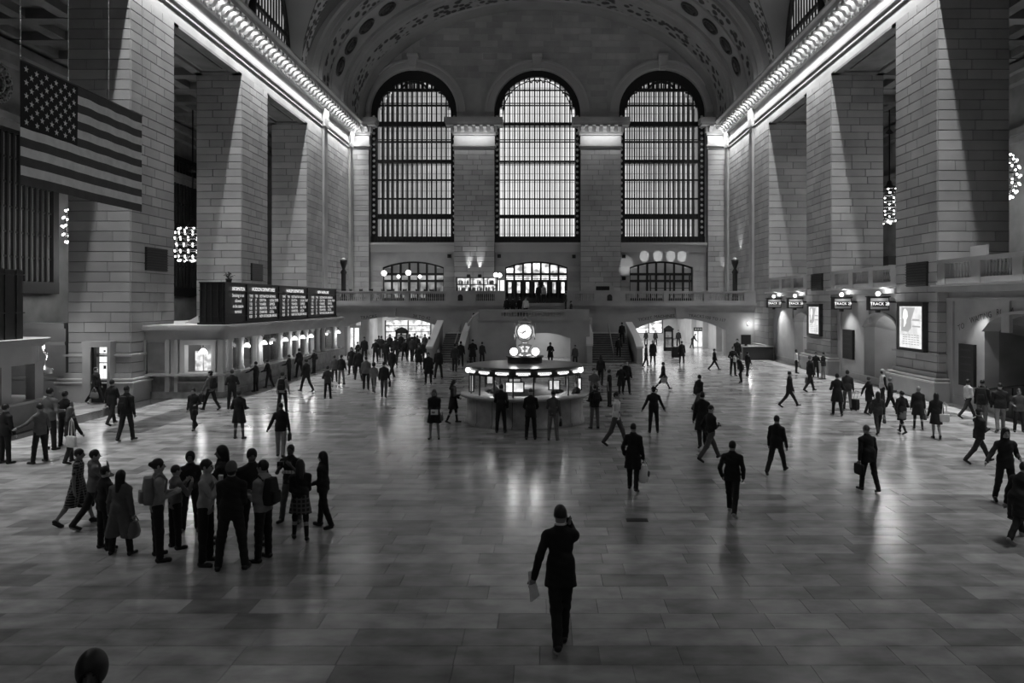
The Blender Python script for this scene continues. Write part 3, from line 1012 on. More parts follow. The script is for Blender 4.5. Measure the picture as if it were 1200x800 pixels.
wbal = tag(wb_.build('wall_balcony', [STONE_PLAIN]), 'low stone wall under the east balcony with two wide arched passages', 'wall', kind='structure')
LET = mat('dark_lettering', 0.035, 0.6)
text('lettering', 'TICKET', P(756, 373.6, YB - .03), .36, LET, wbal, (PI / 2, -.16, 0))
text('lettering', 'MACHINES', P(778.5, 370.6, YB - .03), .36, LET, wbal, (PI / 2, -.05, 0))
text('lettering', 'TRACKS', P(816, 370.4, YB - .03), .36, LET, wbal, (PI / 2, .07, 0))
text('lettering', '100 TO 117', P(838, 373.6, YB - .03), .36, LET, wbal, (PI / 2, .17, 0))
text('lettering', 'TRACKS', P(432, 371.4, YB - .03), .38, LET, wbal, (PI / 2, -.12, 0))
text('lettering', '38 TO 42', P(494, 371.6, YB - .03), .38, LET, wbal, (PI / 2, .15, 0))
dk = MB()
CX0, CX1 = bx_(592), bx_(662)
dk.box(XL - 2, CX0, YB + .3, D + 12, 4.0, DECK, 0); dk.box(CX1, XR + 2, YB + .3, D + 12, 4.0, DECK, 0); dk.box(CX0, CX1, YB + 3.4, D + 12, 4.0, DECK, 0)
tag(dk.build('floor_balcony', [STONE_PLAIN]), 'stone deck of the east balcony', 'floor', kind='structure')

BAL = None
def baluster_geo(mb, x, y, z, h, r=.052):
    mb.lathe([(r * .9, 0), (r * .9, h * .08), (r * .5, h * .12), (r, h * .34), (r * .45, h * .72), (r * .8, h * .84), (r * .8, h)], (x, y, z), 6)
def balustrade(nm, lab, segs, zb, h, parent=None):
    """segs: list of ((x0,y0),(x1,y1), n_balusters or 0 for a solid block)"""
    mb = MB(); bm_ = MB()
    for (p, q, n) in segs:
        p, q = Vector(p), Vector(q)
        d = (q - p); L_ = d.length; d.normalize(); nn = Vector((-d.y, d.x))
        def slab(t0, t1, w_, z0, z1):
            a, b_ = p + d * t0, p + d * t1
            c4 = [a + nn * w_, b_ + nn * w_, b_ - nn * w_, a - nn * w_]
            mb.prism([(c.x, c.y) for c in c4], 'z', z0, z1)
        if n == 0:
            slab(0, L_, .24, zb, zb + h); slab(-.02, L_ + .02, .28, zb + h, zb + h + .12)
        else:
            slab(0, L_, .2, zb, zb + .2); slab(0, L_, .2, zb + h - .12, zb + h); slab(0, L_, .26, zb + h, zb + h + .1)
            for i in range(n):
                c = p + d * (L_ * (i + .5) / n); baluster_geo(bm_, c.x, c.y, zb + .2, h - .32)
    o = mb.build(nm, [STONE_PLAIN], parent)
    if bm_.v: tag(bm_.build('balusters', [STONE_PLAIN], o), kind='stuff')
    if not parent: tag(o, lab, 'balustrade', kind='structure')
    return o
yb0 = YB - .1
def xr(a, b_, n): return ((bx_(a), yb0), (bx_(b_), yb0), n)
balustrade('balustrade', 'stone balustrade of the east balcony on the bar side', [xr(386, 392, 0), xr(392, 430, 16), xr(430, 435, 0), xr(435, 475, 17), xr(475, 480, 0), xr(480, 522, 17), xr(522, 558, 0), xr(558, 580, 9), xr(580, 592, 0)], DECK, .92)
balustrade('balustrade', 'stone balustrade of the east balcony in front of the dark arch', [xr(663, 673, 0), xr(673, 696, 9), xr(696, 732, 0), xr(732, 777, 18), xr(777, 782, 0), xr(782, 824, 17), xr(824, 829, 0), xr(829, 871, 17), xr(871, 885, 0)], DECK, .92)
for px, py in ((540, 0), (714, 0)):
    n_ = MB(); x = bx_(px); n_.prism([(x - .21, 4.62), (x + .21, 4.62), (x + .21, 5.0), (x + .14, 5.12), (x, 5.17), (x - .14, 5.12), (x - .21, 5.0)], 'y', yb0 - .27, yb0 - .2)
    o = tag(n_.build('niche_panel', [BLACK]), 'small dark arched panel in the balcony parapet %s' % ('below the bar' if px == 540 else 'beside the dark arch side'), 'panel', kind='structure')

# passages under the balcony -------------------------------------------------
def passage(x0, x1, lab, nm):
    mb = MB()
    mb.box(x0 - .6, x0, YB + .9, 88, 0, 3.75, 0); mb.box(x1, x1 + .6, YB + .9, 88, 0, 3.75, 0)
    mb.box(x0 - .6, x1 + .6, 88, 88.5, 0, 4, 0)
    mb.box(x0 - .6, x1 + .6, YB + .9, 88.5, 3.62, 4.0, 0)
    for yy in (66, 71.5, 77): 
        mb.box(x0, x1, yy, yy + .7, 3.3, 3.62, 0)
        for xx in (x0, x1 - .5): mb.box(xx, xx + .5, yy, yy + .7, 0, 3.4, 0)
    return tag(mb.build(nm, [PASSAGE]), lab, 'passage', kind='structure')
passage(LA[0] - .8, LA[1] + .5, 'bright passage behind the arch beside the departure board', 'wall_passage')
passage(RA[0] - .5, RA[1] + .8, 'bright passage behind the ticket machine arch', 'wall_passage')
CEIL_E = emit('ceiling_lamp', 3.0)
def ceiling_disc(x, y, lab):
    mb = MB(); mb.lathe([(.001, 0), (.3, 0), (.34, .05), (.34, .1)], (0, 0, 0), 14)
    o = mb.build('ceiling_lamp', [CEIL_E]); o.location = (x, y, 3.52)
    tag(o, lab, 'lamp', 'ceiling lamps in the east passages')
    return o
for a, nm in ((LA, 'left'), (RA, 'right')):
    for yy in (64.0, 69.2, 74.5, 82):
        for xx in (a[0] + 1.5, a[1] - 1.5):
            ceiling_disc(xx, yy, 'round ceiling lamp, %s passage, %s row from its arch, %s side' % ('departure board' if nm == 'left' else 'ticket machine', {64.0: 'first', 69.2: 'second', 74.5: 'third', 82: 'fourth'}[yy], ('board' if nm == 'left' else 'stairs') if xx < (a[0] + a[1]) / 2 else ('stairs' if nm == 'left' else 'gate')))
    area('passage_light', ((a[0] + a[1]) / 2, 75, 3.45), (0, 0, 0), 6, 22, 700)
# goods walls, doors, columns inside the passages
def shopfront(x0, x1, y, z0, z1, lab, m, nsh=4):
    mb = MB(); mb.box(x0, x1, y, y + .15, z0, z1, 0)
    for i in range(nsh): mb.box(x0, x1, y - .2, y, z0 + (z1 - z0) * i / nsh, z0 + (z1 - z0) * i / nsh + .06, 1)
    for xx in (x0, (x0 + x1) / 2, x1): mb.box(xx - .05, xx + .05, y - .22, y, z0, z1, 1)
    return tag(mb.build('shop_shelf', [m, IRON]), lab, 'shelf')
shopfront(*(sorted((P(452, 0, 80)[0], P(505, 0, 80)[0]))), 80, .0, 2.5, 'bright shop shelves deep in the passage beside the departure board', emit('lit_shop', .55, 1, .8, 2.2))
shopfront(*(sorted((P(744, 0, 82)[0], P(776, 0, 82)[0]))), 82, 1.0, 3.3, 'bright shop window deep in the ticket machine passage', emit('lit_shop_b', .75, 1, .7, 1.6))
def lit_door(px0, px1, py0, Y, lab, nm='lit_door', e=.9):
    x0, x1 = P(px0, 0, Y)[0], P(px1, 0, Y)[0]; z1 = P(0, py0, Y)[2]
    mb = MB(); mb.box(x0 - .18, x0, Y - .15, Y + .1, 0, z1 + .2, 0); mb.box(x1, x1 + .18, Y - .15, Y + .1, 0, z1 + .2, 0); mb.box(x0, x1, Y - .15, Y + .1, z1, z1 + .2, 0)
    mb.box((x0 + x1) / 2 - .05, (x0 + x1) / 2 + .05, Y - .1, Y, 0, z1, 0)
    d = tag(mb.build(nm, [PASSAGE]), lab, 'door')
    q = MB(); q.box(x0, x1, Y, Y + .04, 0.1, z1, 0); q.build('pane', [emit('lit_door_pane', e, 1, .3, 1.5)], d)
    return d
lit_door(409, 421, 384, 66, 'bright glass door behind the columns at the edge of the departure board')
lit_door(813, 822.5, 388, 72, 'bright doorway with a dark sign above it in the ticket machine passage')
sg = MB(); x0 = P(813, 0, 71.8)[0]; x1 = P(823, 0, 71.8)[0]; sg.box(x0, x1, 71.75, 71.9, P(0, 387.5, 71.8)[2], P(0, 383.5, 71.8)[2], 0)
for k in range(3): sg.box(x0 + .1 + k * .25, x0 + .28 + k * .25, 71.74, 71.75, P(0, 386.3, 71.8)[2], P(0, 384.8, 71.8)[2], 1)
tag(sg.build('overhead_sign', [BLACK, WHITE]), 'dark sign board above the bright doorway', 'sign')
def round_column(px, Y, r, h, lab, m=PASSAGE):
    x = P(px, 0, Y)[0]
    mb = MB(); mb.lathe([(r * 1.3, 0), (r * 1.3, .2), (r, .3), (r, h - .3), (r * 1.3, h - .15), (r * 1.3, h)], (x, Y, 0), 14)
    return tag(mb.build('column', [m]), lab, 'column', kind='structure')
round_column(428, 63.2, .38, 3.5, 'pale column in the passage mouth beside the departure board, nearer the board')
round_column(434, 65.5, .3, 3.5, 'second pale column in the passage mouth, behind the first')
round_column(852, 62.6, .2, 3.3, 'white post at the side of the ticket machine arch, nearer the passage')
round_column(861, 62.0, .2, 3.3, 'white post at the side of the ticket machine arch, nearer the gates')
def kiosk(px0, px1, py_top, py_bot, lab, lit):
    Y = F * EYE / (py_bot - VY)
    x0, x1 = P(px0, 0, Y)[0], P(px1, 0, Y)[0]; h = P(0, py_top, Y)[2]
    t = thing('map_stand', lab, 'map stand', ((x0 + x1) / 2, Y, 0)); hw = (x1 - x0) / 2
    mb = MB(); mb.box(-hw, -hw + .12, -.2, .2, 0, h - .25); mb.box(hw - .12, hw, -.2, .2, 0, h - .25); mb.box(-hw, hw, -.2, .2, 0, .35); mb.box(-hw, hw, -.2, .2, h * .48, h * .53)
    mb.box(-hw, hw, -.2, .2, h - .6, h - .4); mb.box(-hw - .06, hw + .06, -.25, .25, h - .4, h - .3)
    mb.prism([(-hw, h - .3), (hw, h - .3), (hw * .6, h - .12), (.12, h - .06), (0, h), (-.12, h - .06), (-hw * .6, h - .12)], 'y', -.15, .15)
    mb.build('frame', [IRON], t)
    for za, zb in ((.4, h * .47), (h * .54, h - .65)):
        q = MB(); q.box(-hw + .14, hw - .14, -.1, .1, za, zb); q.build('map_panel', [lit], t)
    return t
PAPER = mat('printed_map', .38, .5, noise=.5, scale=3)
kiosk(778, 788.5, 381, 411, 'free-standing dark framed map stand in the ticket machine passage', PAPER)
kiosk(464, 478, 383, 412, 'free-standing dark framed map stand behind the crowd beside the departure board', PAPER)
# dark desk with monitor near the corner of the gates
dk_ = thing('service_desk', 'dark service desk with pale worktop in the corner before the gates', 'desk', (P(885, 0, 57.0)[0], 57.0, 0))
mb = MB(); mb.box(-1.1, 1.25, -.5, .5, 0, 1.0); mb.build('body', [mat('desk_dark', .03, .5)], dk_)
mb = MB(); mb.box(-1.2, 1.35, -.6, .6, 1.0, 1.07); mb.build('worktop', [PLANK], dk_)
mn = MB(); x_, y_, z_ = P(874, 398, 57.0); mn.box(x_ - .38, x_ + .38, y_ - .05, y_ + .05, 1.2, 1.95, 0); mn.box(x_ - .1, x_ + .1, y_ - .05, y_ + .05, 1.08, 1.2, 0); mn.box(x_ - .2, x_ + .2, y_ - .12, y_ + .12, 1.07, 1.09, 0)
tag(mn.build('monitor', [mat('monitor_dark', .02, .3)]), 'dark square monitor standing on the corner desk', 'monitor')

# stairs and landing --------------------------------------------------------
STY = 54.0
LZ = 3.24
SW = STONE_PLAIN
def flight(nm, lab, xa, xb, y0, z0, n, tr, ri, m):
    t = thing(nm, lab, 'stairs', ((xa + xb) / 2, y0, z0), kind='structure')
    hw = (xb - xa) / 2
    st = None
    for i in range(n):
        if st is None:
            mb = MB(); mb.box(-hw, hw, 0, tr + .02, 0, ri - .035, 0); mb.box(-hw, hw, -.03, tr + .02, ri - .035, ri, 1)
            st = mb.build('step', m, t); o = st
        else:
            o = st.copy(); C.objects.link(o)
        o.location = (0, i * tr, i * ri)
    mb = MB(); mb.prism([(0.05, -z0), (n * tr + .05, -z0), (n * tr + .05, (n) * ri - .05), (n * tr, n * ri - .05), (.05, 0)], 'x', -hw, hw, 0) if z0 < .1 else None
    if mb.v: mb.build('stair_base', [STONE_DARK], t)
    return t
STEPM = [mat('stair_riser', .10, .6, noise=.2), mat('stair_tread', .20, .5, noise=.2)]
flight('staircase', 'stone stairs with middle handrail on the departure board side of the clock', P(516, 0, 55)[0], P(556, 0, 55)[0], STY, 0, 13, .31, .155, STEPM)
flight('staircase', 'stone stairs with middle handrail on the gate side of the clock', P(690, 0, 55)[0], P(738, 0, 55)[0], STY, 0, 13, .31, .155, STEPM)
flight('staircase', 'short dark steps from the landing up to the balcony doors', CX0, CX1, YB + .2, LZ, 8, .36, .148, STEPM)
sl = MB()
for (xa, xb) in ((P(516, 0, 55)[0], P(558, 0, 55)[0]), (P(690, 0, 55)[0], P(738, 0, 55)[0])):
    sl.box(xa, xb, STY + 13 * .31, YB, 0, 2.0, 0)           # half landing
for (xa, xb) in ((P(560, 0, 58)[0], P(592, 0, 58)[0]), (P(660, 0, 58)[0], P(690, 0, 58)[0])):
    for i in range(8): sl.box(xa + (0 if xa > 0 else i * .3), xb - (i * .3 if xa > 0 else 0), 57.0, YB, 1.9, 2.0 + .155 * (i + 1), 0)
tag(sl.build('landing', [STONE_PLAIN]), 'half landings where the stairs turn towards the middle', 'stairs', kind='structure')
# central block with the niche arch
cb = MB()
KX0, KX1 = P(560, 0, STY)[0], P(691, 0, STY)[0]
NX0, NX1 = P(605, 0, STY)[0], P(668.5, 0, STY)[0]
arch_front(cb, KX0, KX1, 0, LZ, [(NX0, NX1, P(0, 396.5, STY)[2], P(0, 390, STY)[2])], STY, .6, 0)
cb.box(KX0, KX1, STY + .6, YB + .3, LZ - .35, LZ, 0)
cb.box(KX0, KX0 + .3, STY + .6, YB, 0, LZ - .35, 0); cb.box(KX1 - .3, KX1, STY + .6, YB, 0, LZ - .35, 0)
cb.box(NX0 - 2, NX1 + 2, 59.6, 60.0, 0, LZ, 1); cb.box(NX0 - .8, NX0 - .3, STY + .6, 59.8, 0, LZ, 1); cb.box(NX1 + .3, NX1 + .8, STY + .6, 59.8, 0, LZ, 1)
cb.box(KX0 - .05, KX1 + .05, STY - .12, STY + .3, LZ - .12, LZ + .02, 0)
tag(cb.build('stair_block', [STONE_PLAIN, PASSAGE]), 'stone block between the two stairs with a pale arched niche', 'stair block', kind='structure')
area('niche_light', ((NX0 + NX1) / 2, 57, 2.7), (0, 0, 0), 3.5, 3, 60)
yk = STY + .15
balustrade('balustrade', 'stone balustrade of the middle landing above the clock', [((P(562, 0, yk)[0], yk), (P(588, 0, yk)[0], yk), 0), ((P(588, 0, yk)[0], yk), (P(662, 0, yk)[0], yk), 23), ((P(662, 0, yk)[0], yk), (P(690, 0, yk)[0], yk), 0)], LZ, .62)
def ramp_parapet(nm, lab, pts, wid, m, zbase=0.0):
    """solid curving parapet: pts = (x, y, ztop)"""
    mb = MB()
    for (p, q) in zip(pts[:-1], pts[1:]):
        d = Vector((q[0] - p[0], q[1] - p[1])).normalized(); n = Vector((-d.y, d.x)) * wid / 2
        c = [(p[0] + n.x, p[1] + n.y), (q[0] + n.x, q[1] + n.y), (q[0] - n.x, q[1] - n.y), (p[0] - n.x, p[1] - n.y)]
        zt = (p[2], q[2], q[2], p[2])
        mb.add([(a, b_, zbase) for a, b_ in c] + [(a, b_, z) for (a, b_), z in zip(c, zt)], [(0, 1, 5, 4), (1, 2, 6, 5), (2, 3, 7, 6), (3, 0, 4, 7)], 0)
        n2 = n * 1.3
        c2 = [(p[0] + n2.x, p[1] + n2.y), (q[0] + n2.x, q[1] + n2.y), (q[0] - n2.x, q[1] - n2.y), (p[0] - n2.x, p[1] - n2.y)]
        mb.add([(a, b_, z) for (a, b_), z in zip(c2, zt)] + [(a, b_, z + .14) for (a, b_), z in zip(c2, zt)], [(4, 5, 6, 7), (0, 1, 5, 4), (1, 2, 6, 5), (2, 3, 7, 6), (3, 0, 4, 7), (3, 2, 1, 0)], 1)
    return tag(mb.build(nm, [STONE_PLAIN, LIT_LEDGE]), lab, 'parapet', kind='structure')
def pz(px, py, Y): q = P(px, py, Y); return (q[0], q[1], q[2] - .14)
ramp_parapet('parapet', 'curving stone parapet rising beside the stairs on the departure board side of the clock', [pz(541, 403, 53.6), pz(545, 388, 54.2), pz(549, 378, 54.6), pz(555, 370, 54.5), pz(563, 364.5, 54.2)], .4, 0)
ramp_parapet('parapet', 'curving stone parapet rising beside the stairs on the gate side of the clock', [pz(691, 403, 53.6), pz(691, 390, 54.2), pz(688, 380, 54.6), pz(681, 370, 54.5), pz(675, 365, 54.2)], .4, 0)
ramp_parapet('parapet', 'straight sloping parapet at the outer edge of the stairs near the crowd', [pz(503, 406, 53.4), pz(508, 394, 55.2), pz(516, 375, 58.6)], .4, 0)
ramp_parapet('parapet', 'straight sloping parapet at the outer edge of the stairs near the ticket machine arch', [pz(750, 406, 53.4), pz(746, 394, 55.2), pz(737, 377, 58.6)], .4, 0)
for nm_, a, b_ in (('departure board', (533, 402, 54.2), (540, 379, 57.8)), ('gate', (719, 414, 54.2), (713, 379, 57.8))):
    mb = MB(); p, q = Vector(P(*a)), Vector(P(*b_))
    mb.tube([p, q], .045, 8)
    for t_ in (0.0, .5, 1.0):
        c = p.lerp(q, t_); mb.tube([c, (c.x, c.y, max(0, (c.y - STY) / .31 * .155 - .02))], .03, 6)
    tag(mb.build('handrail', [BRASS]), 'bright metal handrail in the middle of the %s side stairs' % nm_, 'handrail')

# balcony doors, bar and lamps ----------------------------------------------
EXT = emit('street_light_pane', 0.75, 1.0, noise=.75, scale=1.6)
SHOP = emit('lit_interior_pane', 0.16, 1.0, noise=.9, scale=1.1)
DARKP = emit('dark_interior_pane', 0.018, 1.0, noise=.6, scale=.8)
def door_screen(d, nm, lab, panes, ncol, low):
    yf = D + .5
    mb = MB()
    w_ = (d[1] - d[0]) / ncol
    for i in range(ncol + 1):
        x = d[0] + w_ * i
        zt = door_top(min(max(x, d[0]), d[1]), d)
        mb.box(x - .1, x + .1, yf - .12, yf + .12, DECK, zt, 0)
    pts = [(d[0] + (d[1] - d[0]) * i / 16, door_top(d[0] + (d[1] - d[0]) * i / 16, d)) for i in range(17)]
    for p, q in zip(pts[:-1], pts[1:]):
        mb.add([(p[0], yf - .15, p[1] - .16), (q[0], yf - .15, q[1] - .16), (q[0], yf - .15, q[1]), (p[0], yf - .15, p[1]), (p[0], yf + .1, p[1] - .16), (q[0], yf + .1, q[1] - .16)], [(0, 1, 2, 3), (0, 4, 5, 1)], 0)
    t1, t2 = ez(321), ez(329)
    for z in (t1, t2): mb.box(d[0], d[1], yf - .14, yf + .12, z - .12, z + .12, 0)
    mb.box(d[0], d[1], yf - .1, yf + .1, DECK, DECK + .5, 0)
    o = tag(mb.build(nm, [IRON]), lab, 'doors', kind='structure')
    for i in range(ncol):
        x0, x1 = d[0] + w_ * i + .1, d[0] + w_ * (i + 1) - .1
        for za, zb, mi in ((t1 + .12, min(door_top(x0, d), door_top(x1, d)) - .1, 0), (t2 + .12, t1 - .12, 1), (DECK + .5, t2 - .12, 2)):
            q = MB(); q.box(x0, x1, yf, yf + .03, za, zb); q.build('pane', [panes[mi]], o)
    if low:
        lm = MB()
        for i in range(ncol):
            x0, x1 = d[0] + w_ * i, d[0] + w_ * (i + 1)
            lm.box(x0 + .1, x0 + .28, yf - .08, yf, DECK, t2, 0); lm.box(x1 - .28, x1 - .1, yf - .08, yf, DECK, t2, 0); lm.box(x0 + .1, x1 - .1, yf - .08, yf, DECK + .4, DECK + 1.0, 0)
            for k in (1, 2): lm.box(x0 + .1, x1 - .1, yf - .05, yf, t2 + (t1 - t2) * k / 3, t2 + (t1 - t2) * k / 3 + .05, 0)
        lm.build('door_leaf', [IRON], o)
    return o
door_screen(DOOR[0], 'door_1', 'arched glazed screen of the restaurant behind the bar', (DARKP, SHOP, SHOP), 7, False)
door_screen(DOOR[1], 'door_2', 'bright arched entrance doors at the head of the middle stairs', (EXT, EXT, EXT), 7, True)
door_screen(DOOR[2], 'door_3', 'dark arched glazed screen under the row of wall spotlights', (emit('mid_interior_pane', .045, 1, .5, .6), DARKP, DARKP), 7, False)
GLOBE = emit('lamp_globe', 2.2)
def globe_post(px, py, Y, lab, base=DECK, r=.26):
    x, y, z = P(px, py, Y)
    t = thing('lamp_post', lab, 'lamp', (x, y, base))
    mb = MB(); mb.lathe([(.16, 0), (.16, .08), (.05, .14), (.04, z - base - r)], (0, 0, 0), 8); mb.build('post', [IRON], t)
    mb = MB(); mb.ball((0, 0, z - base), r, 12); mb.build('globe', [GLOBE], t)
    point('lamp_post_light', (x, y - .4, z), 25, .2)
    return t
globe_post(450, 320, 67, 'globe lamp post at the end of the restaurant screen nearest the corner')
globe_post(478.5, 319.5, 67, 'globe lamp post in front of the middle of the restaurant screen')
globe_post(467, 324, 69, 'lower globe lamp between the two taller restaurant lamp posts', r=.18)
globe_post(492, 324, 69, 'low globe lamp near the dark end of the restaurant screen', r=.18)
globe_post(581, 322, 66, 'first of the twin globe lamp posts beside the entrance doors, nearer the bar', r=.22)
globe_post(585.5, 322.5, 66.8, 'second of the twin globe lamp posts beside the entrance doors, nearer the doors', r=.22)
bar_t = thing('bar_counter', 'lit bar with glass shelves under the two upward spotlights on the balcony', 'bar', (P(557, 0, 69.5)[0], 69.5, DECK))
mb = MB(); mb.box(-4.4, 2.4, -1.6, -1.0, 0, 1.1); mb.build('counter', [BRONZE], bar_t)
mb = MB(); mb.box(-1.8, 2.0, .9, 1.1, .9, 2.45); mb.build('back_panel', [emit('bar_back', .5, 1, .9, 3)], bar_t)
for z in (1.1, 1.75, 2.4):
    mb = MB(); mb.box(-1.9, 2.1, .4, .9, z, z + .07); mb.build('shelf', [IRON], bar_t)
for x in (-1.9, -.6, .7, 2.0):
    mb = MB(); mb.box(x, x + .1, .4, .95, 0, 2.5); mb.build('shelf_post', [IRON], bar_t)
mb = MB(); mb.box(2.15, 2.75, .3, .5, .75, 2.2); tag(mb.build('light_box', [emit('light_box', .8)], bar_t))
random.seed(5)
bb = MB()
for i in range(46):
    x = bar_t.location.x - 1.8 + random.random() * 3.6; z = DECK + random.choice((1.18, 1.83))
    bb.lathe([(.06, 0), (.06, .25), (.02, .34), (.02, .42)], (x, 70.1, z), 6)
tag(bb.build('bottles', [mat('bottle_glass', .3, .1)]), 'rows of bottles on the lit bar shelves', 'bottles', kind='stuff')
for k, px in enumerate((549, 562)):
    x = P(px, 0, 70.6)[0]
    mb = MB(); mb.lathe([(.14, 0), (.2, .12), (.16, .3)], (0, 0, 0), 10)
    o = mb.build('uplight', [IRON]); o.location = (x, 70.7, P(0, 322, 70.6)[2] - .25)
    tag(o, 'small uplight on top of the bar shelves, %s the entrance doors' % ('farther from' if k == 0 else 'nearer to'), 'lamp')
    spot('uplight_beam', (x, 71.0, P(0, 321, 70.6)[2] + .05), (x, 71.28, 9.2), 330, 34, .8)
for k, px in enumerate((755, 771, 786, 799)):
    x = P(px, 0, D)[0]
    spot('wall_spot', (x, 67.5, 5.2), (x, D, 9.05), 1000, 9.5, .25)
spot('wall_spot', (P(733, 0, D)[0], 67.5, 5.2), (P(733, 312, D)[0], D, 8.1), 500, 20, .7)
# cafe tables in front of the restaurant: table, cloth and dishes stay small
for k, px in enumerate((445, 470, 500, 515)):
    x, y, z = P(px, 0, 66.5)[0], 66.5, DECK
    t = thing('cafe_table', 'small dark cafe table on the balcony, number %s counted from the corner' % ('one', 'two', 'three', 'four')[k], 'table', (x, y, z))
    mb = MB(); mb.lathe([(.001, .74), (.45, .74), (.45, .78), (.001, .78)], n=12); mb.build('table_top', [BRONZE], t)
    mb = MB(); mb.lathe([(.25, 0), (.25, .03), (.04, .06), (.04, .74)], n=8); mb.build('leg', [IRON], t)
ch0 = None
for k in range(12):
    px = 402 + k * 10.4
    if ch0 is None:
        ch0 = thing('cafe_chair', '', 'chair', (0, 0, 0), 'dark cafe chairs behind the balcony balustrade')
        q = MB(); q.box(-.2, .2, -.2, .2, .42, .46); q.build('seat', [IRON], ch0)
        q = MB(); q.tube([(-.2, .19, .44), (-.19, .22, 1.25), (.19, .22, 1.25), (.2, .19, .44)], .025, 6); q.box(-.18, .18, .2, .23, .8, 1.2); q.build('backrest', [IRON], ch0)
        for sx_ in (-1, 1):
            for sy_ in (-1, 1):
                q = MB(); q.tube([(sx_ * .18, sy_ * .18, .43), (sx_ * .2, sy_ * .2, 0)], .018, 5); q.build('leg', [IRON], ch0)
        o = ch0
    else: o = copy_tree(ch0)
    o['label'] = 'dark cafe chair behind the bar side balustrade, %s from the departure board' % ('first', 'second', 'third', 'fourth', 'fifth', 'sixth', 'seventh', 'eighth', 'ninth', 'tenth', 'eleventh', 'twelfth')[k]
    o.location = (P(px, 0, 63.2)[0], 63.2 + (k % 3) * .35, DECK); o.rotation_euler = (0, 0, k * 1.3)
mb = MB(); mb.box(-.22, .22, -.1, .1, 0, .012); o = mb.build('floor_plate', [BLACK]); o.location = ground(746.5, 609.5)
tag(o, 'small black cover plate set in the floor near the plastic bag carrier', 'plate')
ds = thing('host_desk', 'pale counter with dark screen behind the balustrade near the entrance doors', 'desk', (P(702, 0, 65)[0], 65, DECK))
mb = MB(); mb.box(-1.6, 1.3, -.3, .3, 0, 1.5); mb.prism([(-.6, 1.5), (1.2, 1.5), (.9, 1.85), (-.2, 1.85)], 'y', -.3, .3); mb.build('body', [STONE_PLAIN], ds)
mb = MB(); mb.box(-.3, .9, -.36, -.3, 1.15, 1.5); mb.build('screen', [BLACK], ds)
sp = MB(); x, y, z = P(905, 0, 68)[0] * 0 + 9.6, 68, DECK
for i in range(3): sp.box(P(762, 0, 70.5)[0], P(808, 0, 70.5)[0], 70.3, 70.6, 5.2 + .62 * i, 5.26 + .62 * i)
for px in (762, 785, 808): sp.box(P(px, 0, 70.5)[0] - .05, P(px, 0, 70.5)[0] + .05, 70.3, 70.6, DECK, 7.2)
tag(sp.build('rack', [IRON]), 'dark open rack standing before the dark arched screen', 'rack')
# small square wall fittings
for k, (px, py) in enumerate(((526.5, 300), (585, 300), (672.5, 300.5), (731, 300.5), (731, 326))):
    x, y, z = P(px, py, D - .05)
    mb = MB(); mb.box(x - .17, x + .17, D - .18, D - .03, z - .17, z + .17); mb.ball((x, D - .2, z), .1, 8)
    tag(mb.build('wall_speaker', [BLACK]), ('small black square fitting on the end wall over the bar', 'small black square fitting on the end wall at the bar side of the entrance doors', 'small black square fitting on the end wall at the far side of the entrance doors', 'upper black square fitting beside the wall spotlights', 'lower black square fitting beside the dark arched screen')[k], 'wall fitting')
# sculpted lamp stands at both ends of the balcony
for sd, px, py in ((-1, 397, 296), (1, 866, 300)):
    x = XL + .55 if sd < 0 else XR - .55
    Y = 66.0 if sd < 0 else 65.5
    t = thing('torch_lamp', 'tall dark torch lamp standing against the corner wall on the %s side' % ('departure board' if sd < 0 else 'gate'), 'lamp', (x, Y, DECK))
    mb = MB(); mb.lathe([(.35, 0), (.35, .5), (.22, .7), (.22, 2.6), (.3, 2.8), (.12, 3.1), (.3, 3.6), (.34, 3.9), (.2, 3.95)], n=10); mb.build('post', [IRON], t)
    mb = MB(); mb.ball((0, 0, 4.0), .2, 8, 0, .12); mb.build('bulb', [emit('torch_bulb', 1.5 if sd > 0 else .15)], t)
    if sd > 0:
        spot('torch_beam', (x - .2, Y, DECK + 4.1), (XR, Y, DECK + 7.0), 120, 60, .8)
        spot('corner_beam', (P(849, 0, D - 1)[0], D - 1.2, 7.0), (P(849, 0, D)[0], D - .5, 9.4), 90, 40, .7)
sc = thing('wall_sconce', 'small lit wall lamp beside the white posts of the ticket machine arch', 'lamp', P(877, 381.5, YB - .05))
mb = MB(); mb.lathe([(.1, 0), (.14, .1), (.08, .2)], n=8); mb.build('bracket', [BRASS], sc)
mb = MB(); mb.ball((0, -.05, .2), .13, 8); mb.build('bulb', [GLOBE], sc)
point('sconce_light', (P(877, 0, YB)[0], YB - .45, P(0, 381, YB)[2] + .1), 22, .12)

